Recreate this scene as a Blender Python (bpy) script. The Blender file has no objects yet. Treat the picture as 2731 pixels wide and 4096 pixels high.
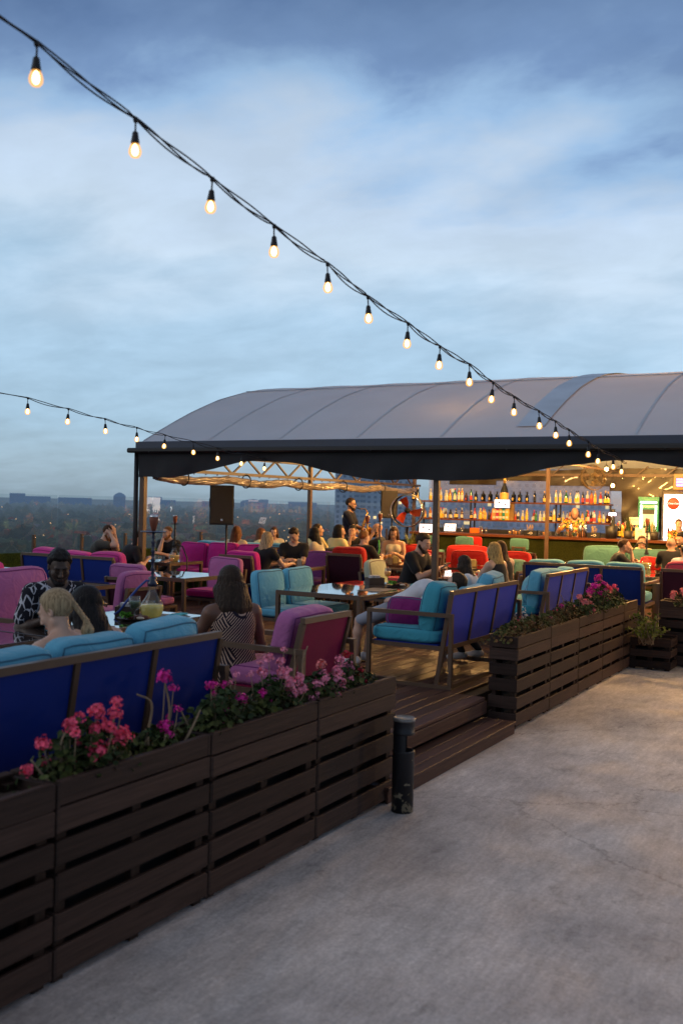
import bpy, math, random
import numpy as np
from mathutils import Vector, Matrix
RND = random.Random(7)
NR = np.random.default_rng(7)
sc = bpy.context.scene
COL = sc.collection
PI = math.pi
DK = 0.28                      # deck height above the concrete

# ------------------------------------------------------------------ camera
YAW, PIT, ROL = math.radians(29.43), math.radians(-0.52), math.radians(1.356)
FPX = 3982.0
cF = np.array([-math.sin(YAW), math.cos(YAW), 0.0]); cR0 = np.array([math.cos(YAW), math.sin(YAW), 0.0])
_F = cF*math.cos(PIT) + np.array([0, 0, math.sin(PIT)]); _U = np.cross(cR0, _F)
_R = cR0*math.cos(ROL) + _U*math.sin(ROL); _U2 = -cR0*math.sin(ROL) + _U*math.cos(ROL)
EYE = np.array([0, 0, 2.0])
def at(px, py, w):             # surveyed point: photo position plus distance
    return EYE + (_F + _R*(px-1365.5)/FPX - _U2*(py-2048)/FPX)*w
def gxy(px, w):                # ground position at a bearing and distance
    lat = (px-1365.5)/FPX*w
    return (cF[0]*w + cR0[0]*lat, cF[1]*w + cR0[1]*lat)
cam = bpy.data.cameras.new("camera"); co = bpy.data.objects.new("camera", cam); COL.objects.link(co)
m = Matrix.Identity(4)
for i in range(3):
    m[i][0], m[i][1], m[i][2], m[i][3] = _R[i], _U2[i], -_F[i], EYE[i]
co.matrix_world = m
cam.sensor_fit = 'VERTICAL'; cam.sensor_height = 36.0; cam.sensor_width = 24.0
cam.lens = FPX/4096*36
cam.clip_start = 0.05; cam.clip_end = 40000
cam.dof.use_dof = True; cam.dof.focus_distance = 12.5; cam.dof.aperture_fstop = 2.4
sc.camera = co
sc.view_settings.view_transform = 'Standard'; sc.view_settings.look = 'None'
sc.view_settings.exposure = 0; sc.view_settings.gamma = 1
sc.render.engine = 'CYCLES'
try:
    sc.cycles.use_denoising = True
    sc.cycles.denoiser = 'OPENIMAGEDENOISE'
except Exception: pass
sc.cycles.max_bounces = 8; sc.cycles.transparent_max_bounces = 16
sc.cycles.caustics_reflective = False; sc.cycles.caustics_refractive = False
sc.cycles.sample_clamp_indirect = 4.0

# ------------------------------------------------------------------ colours / materials
def L(r, g, b):
    f = lambda c: (c/255/12.92) if c/255 <= .04045 else ((c/255+.055)/1.055)**2.4
    return (f(r), f(g), f(b))
_M = {}
def nt(name):
    m = bpy.data.materials.new(name); m.use_nodes = True
    t = m.node_tree; bs = t.nodes['Principled BSDF']
    return m, t, bs
def N(t, typ, **kw):
    n = t.nodes.new(typ)
    for k, v in kw.items():
        if k.startswith('i_'):
            n.inputs[k[2:].replace('_', ' ')].default_value = v
        else: setattr(n, k, v)
    return n
def mat(name, col, rough=.6, metal=0.0, var=.18, scale=6.0, stretch=(1, 1, 1), bump=0.0, bscale=80.0, island=0.0,
        spec=.5, emit=None, estr=0.0, coat=0.0, sheen=0.0, trans=0.0, alpha=1.0, ior=1.45, col2=None, obj=0.0):
    if name in _M: return _M[name]
    m, t, b = nt(name); _M[name] = m
    tc = N(t, 'ShaderNodeTexCoord'); mp = N(t, 'ShaderNodeMapping'); mp.inputs['Scale'].default_value = stretch
    t.links.new(tc.outputs['Object'], mp.inputs['Vector'])
    no = N(t, 'ShaderNodeTexNoise'); no.inputs['Scale'].default_value = scale; no.inputs['Detail'].default_value = 5
    t.links.new(mp.outputs[0], no.inputs['Vector'])
    rp = N(t, 'ShaderNodeMapRange'); rp.inputs['From Min'].default_value = .25; rp.inputs['From Max'].default_value = .75
    rp.inputs['To Min'].default_value = 1-var; rp.inputs['To Max'].default_value = 1+var
    t.links.new(no.outputs['Fac'], rp.inputs['Value'])
    fac = rp.outputs[0]
    if island or obj:
        src = N(t, 'ShaderNodeNewGeometry').outputs['Random Per Island'] if island else N(t, 'ShaderNodeObjectInfo').outputs['Random']
        amt = island or obj
        r2 = N(t, 'ShaderNodeMapRange'); r2.inputs['To Min'].default_value = 1-amt; r2.inputs['To Max'].default_value = 1+amt
        t.links.new(src, r2.inputs['Value'])
        mu = N(t, 'ShaderNodeMath', operation='MULTIPLY'); t.links.new(fac, mu.inputs[0]); t.links.new(r2.outputs[0], mu.inputs[1])
        fac = mu.outputs[0]
    hs = N(t, 'ShaderNodeVectorMath', operation='SCALE')
    if col2 is not None:
        mx = N(t, 'ShaderNodeMix', data_type='RGBA'); mx.inputs[6].default_value = (*col, 1); mx.inputs[7].default_value = (*col2, 1)
        n2 = N(t, 'ShaderNodeTexNoise'); n2.inputs['Scale'].default_value = scale*.6; n2.inputs['Detail'].default_value = 6
        t.links.new(mp.outputs[0], n2.inputs['Vector'])
        r3 = N(t, 'ShaderNodeMapRange'); r3.inputs['From Min'].default_value = .42; r3.inputs['From Max'].default_value = .62
        t.links.new(n2.outputs['Fac'], r3.inputs['Value']); t.links.new(r3.outputs[0], mx.inputs[0])
        t.links.new(mx.outputs[2], hs.inputs[0])
    else:
        hs.inputs[0].default_value = col
    t.links.new(fac, hs.inputs['Scale'])
    t.links.new(hs.outputs[0], b.inputs['Base Color'])
    rr = N(t, 'ShaderNodeMapRange'); rr.inputs['To Min'].default_value = max(0, rough-.08); rr.inputs['To Max'].default_value = min(1, rough+.08)
    t.links.new(no.outputs['Fac'], rr.inputs['Value'])
    if rough > .1: t.links.new(rr.outputs[0], b.inputs['Roughness'])
    else: b.inputs['Roughness'].default_value = rough
    b.inputs['Metallic'].default_value = metal
    b.inputs['Specular IOR Level'].default_value = spec; b.inputs['IOR'].default_value = ior
    b.inputs['Coat Weight'].default_value = coat; b.inputs['Sheen Weight'].default_value = sheen
    b.inputs['Transmission Weight'].default_value = trans; b.inputs['Alpha'].default_value = alpha
    if emit is not None:
        b.inputs['Emission Color'].default_value = (*emit, 1); b.inputs['Emission Strength'].default_value = estr
    if bump:
        bn = N(t, 'ShaderNodeTexNoise'); bn.inputs['Scale'].default_value = bscale; bn.inputs['Detail'].default_value = 4
        t.links.new(mp.outputs[0], bn.inputs['Vector'])
        bp = N(t, 'ShaderNodeBump'); bp.inputs['Strength'].default_value = bump; bp.inputs['Distance'].default_value = .01
        t.links.new(bn.outputs['Fac'], bp.inputs['Height']); t.links.new(bp.outputs[0], b.inputs['Normal'])
    return m
def fabric(name, col, wr=.6):      # woven cushion cloth: soft wrinkles + weave
    if name in _M: return _M[name]
    m, t, b = nt(name); _M[name] = m
    tc = N(t, 'ShaderNodeTexCoord')
    n1 = N(t, 'ShaderNodeTexNoise', i_Scale=3.2, i_Detail=3.0); n2 = N(t, 'ShaderNodeTexNoise', i_Scale=260.0, i_Detail=2.0)
    oi = N(t, 'ShaderNodeObjectInfo')
    t.links.new(tc.outputs['Object'], n1.inputs['Vector']); t.links.new(tc.outputs['Object'], n2.inputs['Vector'])
    a = N(t, 'ShaderNodeMapRange'); a.inputs['To Min'].default_value = .82; a.inputs['To Max'].default_value = 1.18
    t.links.new(n1.outputs['Fac'], a.inputs['Value'])
    c = N(t, 'ShaderNodeMapRange'); c.inputs['To Min'].default_value = .75; c.inputs['To Max'].default_value = 1.25
    t.links.new(n2.outputs['Fac'], c.inputs['Value'])
    d = N(t, 'ShaderNodeMapRange'); d.inputs['To Min'].default_value = .9; d.inputs['To Max'].default_value = 1.1
    t.links.new(oi.outputs['Random'], d.inputs['Value'])
    m1 = N(t, 'ShaderNodeMath', operation='MULTIPLY'); m2 = N(t, 'ShaderNodeMath', operation='MULTIPLY')
    t.links.new(a.outputs[0], m1.inputs[0]); t.links.new(c.outputs[0], m1.inputs[1])
    t.links.new(m1.outputs[0], m2.inputs[0]); t.links.new(d.outputs[0], m2.inputs[1])
    s = N(t, 'ShaderNodeVectorMath', operation='SCALE'); s.inputs[0].default_value = col
    t.links.new(m2.outputs[0], s.inputs['Scale']); t.links.new(s.outputs[0], b.inputs['Base Color'])
    b.inputs['Roughness'].default_value = .85; b.inputs['Specular IOR Level'].default_value = .2
    b.inputs['Sheen Weight'].default_value = .12
    n3 = N(t, 'ShaderNodeTexNoise', i_Scale=6.0, i_Detail=4.0, i_Distortion=1.6)
    t.links.new(tc.outputs['Object'], n3.inputs['Vector'])
    bp = N(t, 'ShaderNodeBump'); bp.inputs['Strength'].default_value = wr; bp.inputs['Distance'].default_value = .03
    t.links.new(n3.outputs['Fac'], bp.inputs['Height'])
    b2 = N(t, 'ShaderNodeBump'); b2.inputs['Strength'].default_value = .25; b2.inputs['Distance'].default_value = .002
    t.links.new(n2.outputs['Fac'], b2.inputs['Height']); t.links.new(bp.outputs[0], b2.inputs['Normal'])
    t.links.new(b2.outputs[0], b.inputs['Normal'])
    return m
def emission(name, col, s):
    if name in _M: return _M[name]
    m, t, b = nt(name); _M[name] = m
    n = N(t, 'ShaderNodeTexNoise', i_Scale=14.0)
    r = N(t, 'ShaderNodeMapRange'); r.inputs['To Min'].default_value = s*.85; r.inputs['To Max'].default_value = s*1.15
    t.links.new(n.outputs['Fac'], r.inputs['Value']); t.links.new(r.outputs[0], b.inputs['Emission Strength'])
    b.inputs['Base Color'].default_value = (*[min(.8, c) for c in col], 1); b.inputs['Emission Color'].default_value = (*col, 1)
    return m
def glass(name, tint=(.9, .95, .97), refl=1.0, rough=.01, dirt=.03):
    if name in _M: return _M[name]
    m, t, b = nt(name); _M[name] = m
    out = t.nodes['Material Output']
    tr = N(t, 'ShaderNodeBsdfTransparent'); tr.inputs['Color'].default_value = (*tint, 1)
    gl = N(t, 'ShaderNodeBsdfGlossy'); gl.inputs['Roughness'].default_value = rough
    fr = N(t, 'ShaderNodeLayerWeight'); fr.inputs['Blend'].default_value = .5
    p5 = N(t, 'ShaderNodeMath', operation='POWER'); p5.inputs[1].default_value = 4.0; t.links.new(fr.outputs['Facing'], p5.inputs[0])
    mm = N(t, 'ShaderNodeMath', operation='MULTIPLY_ADD'); mm.inputs[1].default_value = .85*min(1, refl); mm.inputs[2].default_value = .045*refl
    t.links.new(p5.outputs[0], mm.inputs[0])
    mx = N(t, 'ShaderNodeMixShader'); t.links.new(mm.outputs[0], mx.inputs[0]); t.links.new(tr.outputs[0], mx.inputs[1]); t.links.new(gl.outputs[0], mx.inputs[2])
    no = N(t, 'ShaderNodeTexNoise', i_Scale=3.0, i_Detail=6.0); ms = N(t, 'ShaderNodeMath', operation='MULTIPLY'); ms.inputs[1].default_value = dirt
    t.links.new(no.outputs['Fac'], ms.inputs[0])
    df = N(t, 'ShaderNodeBsdfDiffuse'); df.inputs['Color'].default_value = (.5, .5, .5, 1)
    m2 = N(t, 'ShaderNodeMixShader'); t.links.new(ms.outputs[0], m2.inputs[0]); t.links.new(mx.outputs[0], m2.inputs[1]); t.links.new(df.outputs[0], m2.inputs[2])
    t.links.new(m2.outputs[0], out.inputs['Surface'])
    return m

# ------------------------------------------------------------------ mesh collector
class MB:
    def __init__(s): s.v = []; s.f = []; s.m = []; s.sm = []
    def add(s, vs, fs, mi=0, smooth=False):
        o = len(s.v); s.v.extend([tuple(map(float, p)) for p in vs])
        for f in fs: s.f.append([i+o for i in f]); s.m.append(mi); s.sm.append(smooth)
    def box(s, c, d, rz=0.0, mi=0, M=None):
        x, y, z = d[0]/2, d[1]/2, d[2]/2
        P = [Vector((a*x, b*y, e*z)) for e in (-1, 1) for b in (-1, 1) for a in (-1, 1)]
        if M is None: M = Matrix.Rotation(rz, 3, 'Z')
        P = [M @ p + Vector(c) for p in P]
        s.add(P, [(0, 2, 3, 1), (4, 5, 7, 6), (0, 1, 5, 4), (2, 6, 7, 3), (0, 4, 6, 2), (1, 3, 7, 5)], mi)
    def bev(s, c, d, r=.004, rz=0.0, mi=0, jit=0.0, rnd=None):   # box with chamfered edges
        x, y, z = d[0]/2, d[1]/2, d[2]/2; r = min(r, x*.9, y*.9, z*.9)
        vs = []; idx = {}
        for e in (-1, 1):
            for b in (-1, 1):
                for a in (-1, 1):
                    for k in range(3):
                        p = [a*(x-r), b*(y-r), e*(z-r)]; p[k] = (a*x, b*y, e*z)[k]
                        idx[(a, b, e, k)] = len(vs); vs.append(p)
        fs = []
        for k in range(3):
            i, j = (k+1) % 3, (k+2) % 3
            for sg in (-1, 1):
                q = []
                for (u, v) in ((-1, -1), (1, -1), (1, 1), (-1, 1)):
                    t = [0, 0, 0]; t[k] = sg; t[i] = u; t[j] = v; q.append(idx[(t[0], t[1], t[2], k)])
                fs.append(q if sg > 0 else q[::-1])
        for k in range(3):                     # edges along axis k
            i, j = (k+1) % 3, (k+2) % 3
            for u in (-1, 1):
                for v in (-1, 1):
                    t0 = [0, 0, 0]; t1 = [0, 0, 0]; t0[k] = -1; t1[k] = 1
                    for t in (t0, t1): t[i] = u; t[j] = v
                    q = [idx[(*t0, i)], idx[(*t1, i)], idx[(*t1, j)], idx[(*t0, j)]]
                    fs.append(q if u*v < 0 else q[::-1])
        for e in (-1, 1):
            for b in (-1, 1):
                for a in (-1, 1):
                    q = [idx[(a, b, e, 0)], idx[(a, b, e, 1)], idx[(a, b, e, 2)]]
                    fs.append(q if a*b*e > 0 else q[::-1])
        M = Matrix.Rotation(rz, 3, 'Z')
        s.add([M @ Vector(p) + Vector(c) for p in vs], fs, mi)
    def beam(s, a, b, w=.04, h=.04, up=(0, 0, 1), mi=0):
        a, b = Vector(a), Vector(b); d = (b-a); ln = d.length; d.normalize()
        upv = Vector(up)
        if abs(d.dot(upv)) > .98: upv = Vector((0, 1, 0)) if abs(d.y) < .9 else Vector((1, 0, 0))
        x = d.cross(upv).normalized(); z = x.cross(d)
        M = Matrix((x, d, z)).transposed()
        s.box((a+b)/2, (w, ln, h), mi=mi, M=M)
    def tube(s, pts, r, n=8, mi=0, cap=True, smooth=True):
        pts = [Vector(p) for p in pts]; k = len(pts)
        rr = r if isinstance(r, (list, tuple)) else [r]*k
        vs = []; prev = None
        for i, p in enumerate(pts):
            d = (pts[min(i+1, k-1)] - pts[max(i-1, 0)])
            if d.length < 1e-9: d = Vector((0, 0, 1))
            d.normalize()
            if prev is None:
                x = d.orthogonal().normalized()
            else:
                x = prev - d*prev.dot(d)
                if x.length < 1e-6: x = d.orthogonal()
                x.normalize()
            prev = x; y = d.cross(x)
            for j in range(n):
                a = 2*PI*j/n; vs.append(p + (x*math.cos(a) + y*math.sin(a))*rr[i])
        fs = [(i*n+j, i*n+(j+1) % n, (i+1)*n+(j+1) % n, (i+1)*n+j) for i in range(k-1) for j in range(n)]
        if cap: fs += [tuple(range(n))[::-1], tuple((k-1)*n+j for j in range(n))]
        s.add(vs, fs, mi, smooth)
    def lathe(s, prof, n=20, c=(0, 0, 0), mi=0, smooth=True, M=None, cap=True):   # prof: list of (r, z)
        vs = []
        for (r, z) in prof:
            for j in range(n):
                a = 2*PI*j/n; p = Vector((r*math.cos(a), r*math.sin(a), z))
                if M is not None: p = M @ p
                vs.append(p + Vector(c))
        k = len(prof)
        fs = [(i*n+j, i*n+(j+1) % n, (i+1)*n+(j+1) % n, (i+1)*n+j) for i in range(k-1) for j in range(n)]
        if cap and prof[0][0] > 1e-4: fs.append(tuple(range(n))[::-1])
        if cap and prof[-1][0] > 1e-4: fs.append(tuple((k-1)*n+j for j in range(n)))
        s.add(vs, fs, mi, smooth)
    def ball(s, c, r, n=10, mi=0, sq=(1, 1, 1)):
        prof = [(max(1e-5, math.sin(PI*i/n))*1.0, -math.cos(PI*i/n)) for i in range(n+1)]
        vs = []
        for (q, z) in prof:
            for j in range(2*n):
                a = PI*j/n; vs.append((c[0]+q*math.cos(a)*r*sq[0], c[1]+q*math.sin(a)*r*sq[1], c[2]+z*r*sq[2]))
        w = 2*n
        s.add(vs, [(i*w+j, i*w+(j+1) % w, (i+1)*w+(j+1) % w, (i+1)*w+j) for i in range(n) for j in range(w)], mi, True)
    def cushion(s, c, d, puff=.25, M=None, mi=0, mp=1, n=9, axis=2, seed=0, pw=5.0, pipe=.006):
        """soft block with seams piped round both faces; thin along `axis`"""
        rg = random.Random(seed); ph = [rg.uniform(0, 6.28) for _ in range(6)]
        h = [d[0]/2, d[1]/2, d[2]/2]
        if M is None: M = Matrix.Identity(3)
        i0, i1 = [k for k in range(3) if k != axis]
        def shape(q):
            q = list(q); nn = (abs(q[0])**pw+abs(q[1])**pw+abs(q[2])**pw)**(1/pw)
            mx = max(abs(t) for t in q); k = mx/nn if nn > 0 else 1
            p = [t*k for t in q]
            a, b = q[i0], q[i1]
            bul = (1-a*a)*(1-b*b)
            wob = .05*math.sin(3.1*a+ph[0])*math.sin(2.3*b+ph[1]) + .04*math.sin(5*a+ph[2]+2*b)
            p[axis] = p[axis]*(1 - .28*puff*(a**4+b**4)*.5) + q[axis]*puff*bul*(.8+wob*4) + wob*.35*(1-abs(q[axis])*.5)
            p[i0] *= 1 - .05*(1-a*a if False else (b*b))*0 ; 
            # pinched corners
            cor = abs(a*b)**3; p[i0] *= 1+.03*cor; p[i1] *= 1+.03*cor-.035*(1-a*a)*(abs(b)**4)*math.sin(ph[3]+2*a)
            return M @ Vector((p[0]*h[0], p[1]*h[1], p[2]*h[2])) + Vector(c)
        key = {}; vs = []; fs = []
        def vid(q):
            k = tuple(round(t, 4) for t in q)
            if k not in key: key[k] = len(vs); vs.append(shape(q))
            return key[k]
        g = [-1+2*t/n for t in range(n+1)]
        g = [math.copysign(abs(t)**.8, t) for t in g]
        for k in range(3):
            i, j = (k+1) % 3, (k+2) % 3
            for sg in (-1, 1):
                for a in range(n):
                    for b in range(n):
                        q = []
                        for (u, v) in ((g[a], g[b]), (g[a+1], g[b]), (g[a+1], g[b+1]), (g[a], g[b+1])):
                            t = [0, 0, 0]; t[k] = sg; t[i] = u; t[j] = v; q.append(vid(t))
                        fs.append(q if sg > 0 else q[::-1])
        s.add(vs, fs, mi, True)
        if pipe:
            for sg in (-1, 1):
                loop = []
                for (u0, v0, u1, v1) in ((-1, -1, 1, -1), (1, -1, 1, 1), (1, 1, -1, 1), (-1, 1, -1, -1)):
                    for t in range(8):
                        e = t/8; q = [0, 0, 0]; q[axis] = sg*.93; q[i0] = (u0+(u1-u0)*e)*.995; q[i1] = (v0+(v1-v0)*e)*.995
                        loop.append(shape(q))
                loop.append(loop[0]); s.tube(loop, pipe, 5, mp, cap=False)
    def build(s, name, mats, parent=None, loc=None):
        me = bpy.data.meshes.new(name); me.from_pydata(s.v, [], s.f)
        for m in (mats if isinstance(mats, (list, tuple)) else [mats]): me.materials.append(m)
        me.polygons.foreach_set('material_index', s.m); me.polygons.foreach_set('use_smooth', s.sm); me.update()
        o = bpy.data.objects.new(name, me); COL.objects.link(o)
        if parent is not None: o.parent = parent
        if loc is not None: o.location = loc
        return o
def np_obj(name, V, F, mats, parent=None, smooth=True, mi=None):
    me = bpy.data.meshes.new(name)
    V = np.asarray(V, dtype=np.float32); F = np.asarray(F, dtype=np.int32)
    k = F.shape[1]
    me.vertices.add(len(V)); me.vertices.foreach_set('co', V.ravel())
    me.loops.add(F.size); me.loops.foreach_set('vertex_index', F.ravel())
    me.polygons.add(len(F)); me.polygons.foreach_set('loop_start', np.arange(0, F.size, k, dtype=np.int32))
    try: me.polygons.foreach_set('loop_total', np.full(len(F), k, dtype=np.int32))
    except Exception: pass
    for m in (mats if isinstance(mats, (list, tuple)) else [mats]): me.materials.append(m)
    me.polygons.foreach_set('use_smooth', np.full(len(F), smooth))
    if mi is not None: me.polygons.foreach_set('material_index', np.asarray(mi, dtype=np.int32))
    me.update(calc_edges=True); me.validate()
    o = bpy.data.objects.new(name, me); COL.objects.link(o)
    if parent is not None: o.parent = parent
    return o
def tag(o, label=None, cat=None, group=None, kind=None):
    if label: o['label'] = label
    if cat: o['category'] = cat
    if group: o['group'] = group
    if kind: o['kind'] = kind
    return o
def empty(name, loc=(0, 0, 0), rz=0.0, label=None, cat=None, group=None):
    o = bpy.data.objects.new(name, None); COL.objects.link(o); o.empty_display_size = .1
    o.location = loc; o.rotation_euler = (0, 0, rz)
    return tag(o, label, cat, group)
def dup(root, loc=None, rz=None, label=None, group=None, scale=None):
    r = root.copy(); COL.objects.link(r)
    if loc is not None: r.location = loc
    if rz is not None: r.rotation_euler = (0, 0, rz)
    if label: r['label'] = label
    if group: r['group'] = group
    if scale: r.scale = scale
    for ch in list(root.children):
        c = ch.copy(); COL.objects.link(c); c.parent = r
        for g in list(ch.children):
            d = g.copy(); COL.objects.link(d); d.parent = c
    return r
ORD = ['first', 'second', 'third', 'fourth', 'fifth', 'sixth', 'seventh', 'eighth', 'ninth', 'tenth', 'eleventh', 'twelfth', 'thirteenth',
       'fourteenth', 'fifteenth', 'sixteenth', 'seventeenth', 'eighteenth', 'nineteenth', 'twentieth', 'twenty-first', 'twenty-second',
       'twenty-third', 'twenty-fourth', 'twenty-fifth', 'twenty-sixth', 'twenty-seventh', 'twenty-eighth', 'twenty-ninth', 'thirtieth',
       'thirty-first', 'thirty-second', 'thirty-third', 'thirty-fourth', 'thirty-fifth', 'thirty-sixth', 'thirty-seventh', 'thirty-eighth', 'thirty-ninth', 'fortieth']

# ------------------------------------------------------------------ world: dusk sky with cloud layers
w = bpy.data.worlds.new("World"); sc.world = w; w.use_nodes = True
t = w.node_tree; bg = t.nodes['Background']
tc = N(t, 'ShaderNodeTexCoord'); sx = N(t, 'ShaderNodeSeparateXYZ'); t.links.new(tc.outputs['Generated'], sx.inputs[0])
def MA(op, a, b=None, clamp=False):
    n = N(t, 'ShaderNodeMath', operation=op); n.use_clamp = clamp
    for i, q in enumerate((a, b)):
        if q is None: continue
        if isinstance(q, (int, float)): n.inputs[i].default_value = q
        else: t.links.new(q, n.inputs[i])
    return n.outputs[0]
zc = MA('MAXIMUM', sx.outputs[2], 0.0)
dv = MA('ADD', zc, .22)
px_ = MA('DIVIDE', sx.outputs[0], dv); py_ = MA('DIVIDE', sx.outputs[1], dv)
cb = N(t, 'ShaderNodeCombineXYZ'); t.links.new(px_, cb.inputs[0]); t.links.new(py_, cb.inputs[1])
mp = N(t, 'ShaderNodeMapping'); mp.inputs['Rotation'].default_value = (0, 0, math.radians(-22)); mp.inputs['Scale'].default_value = (1.0, 1.35, 1); mp.inputs['Location'].default_value = (3.1, 1.7, 0)
t.links.new(cb.outputs[0], mp.inputs['Vector'])
nA = N(t, 'ShaderNodeTexNoise', i_Scale=1.35, i_Detail=6.0, i_Roughness=.5, i_Distortion=.15); t.links.new(mp.outputs[0], nA.inputs['Vector'])
nB = N(t, 'ShaderNodeTexNoise', i_Scale=3.6, i_Detail=9.0, i_Roughness=.58, i_Distortion=.25); t.links.new(mp.outputs[0], nB.inputs['Vector'])
# bearing relative to the view axis, so that the dark bank sits toward the right (world direction, not screen)
rt = MA('ADD', MA('MULTIPLY', sx.outputs[0], float(cR0[0])), MA('MULTIPLY', sx.outputs[1], float(cR0[1])))
kn = N(t, 'ShaderNodeMapRange'); kn.inputs['From Min'].default_value = .02; kn.inputs['From Max'].default_value = .26; kn.inputs['To Min'].default_value = .12; t.links.new(zc, kn.inputs['Value'])
def KN(x): return MA('MULTIPLY', x, kn.outputs[0])
zz = MA('ADD', zc, KN(MA('MULTIPLY', MA('SUBTRACT', nA.outputs['Fac'], .5), .30)))
zz = MA('ADD', zz, KN(MA('MULTIPLY', MA('SUBTRACT', nB.outputs['Fac'], .5), .12)))
zz = MA('ADD', zz, KN(MA('MULTIPLY', rt, .075)))
cr = N(t, 'ShaderNodeValToRGB'); e = cr.color_ramp.elements
stops = [(0.0, L(128, 152, 170)), (.03, L(141, 168, 189)), (.075, L(150, 181, 206)), (.15, L(164, 193, 217)), (.24, L(190, 208, 225)), (.315, L(186, 204, 224)),
         (.365, L(146, 178, 212)), (.40, L(108, 136, 176)), (.45, L(80, 106, 146)), (.58, L(96, 120, 158)), (.72, L(132, 140, 154)), (1.0, L(165, 164, 164))]
e[0].position = 0; e[0].color = (*stops[0][1], 1); e[1].position = 1; e[1].color = (*stops[-1][1], 1)
for p, c in stops[1:-1]:
    q = e.new(p); q.color = (*c, 1)
t.links.new(zz, cr.inputs[0])
# fine wisps
wv = N(t, 'ShaderNodeMapRange'); wv.inputs['From Min'].default_value = .35; wv.inputs['From Max'].default_value = .68; wv.inputs['To Min'].default_value = .91; wv.inputs['To Max'].default_value = 1.08
t.links.new(nB.outputs['Fac'], wv.inputs['Value'])
sv = N(t, 'ShaderNodeVectorMath', operation='SCALE'); t.links.new(cr.outputs[0], sv.inputs[0]); fwd_ = MA('ADD', MA('MULTIPLY', sx.outputs[0], float(cF[0])), MA('MULTIPLY', sx.outputs[1], float(cF[1])))
bd = N(t, 'ShaderNodeMapRange'); bd.inputs['From Min'].default_value = -.7; bd.inputs['From Max'].default_value = .5; bd.inputs['To Min'].default_value = .62; bd.inputs['To Max'].default_value = 1.0; t.links.new(fwd_, bd.inputs['Value'])
t.links.new(MA('MULTIPLY', wv.outputs[0], bd.outputs[0]), sv.inputs['Scale'])
sky = N(t, 'ShaderNodeTexSky'); sky.sky_type = 'NISHITA'; sky.sun_disc = False
SUN_EL, SUN_AZ = math.radians(28), math.radians(215)
sky.sun_elevation = SUN_EL; sky.sun_rotation = SUN_AZ
sk = N(t, 'ShaderNodeVectorMath', operation='SCALE'); sk.inputs['Scale'].default_value = .02; t.links.new(sky.outputs[0], sk.inputs[0])
ad = N(t, 'ShaderNodeVectorMath', operation='ADD'); t.links.new(sv.outputs[0], ad.inputs[0]); t.links.new(sk.outputs[0], ad.inputs[1])
t.links.new(ad.outputs[0], bg.inputs['Color']); bg.inputs['Strength'].default_value = 1.05
sl = bpy.data.lights.new("sun", 'SUN'); sl.energy = .35; sl.angle = math.radians(40); sl.color = (1, .93, .86)
so = bpy.data.objects.new("sun", sl); COL.objects.link(so)
sdir = Vector((math.sin(SUN_AZ)*math.cos(SUN_EL), math.cos(SUN_AZ)*math.cos(SUN_EL), math.sin(SUN_EL)))
so.rotation_euler = sdir.to_track_quat('Z', 'Y').to_euler()
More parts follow.
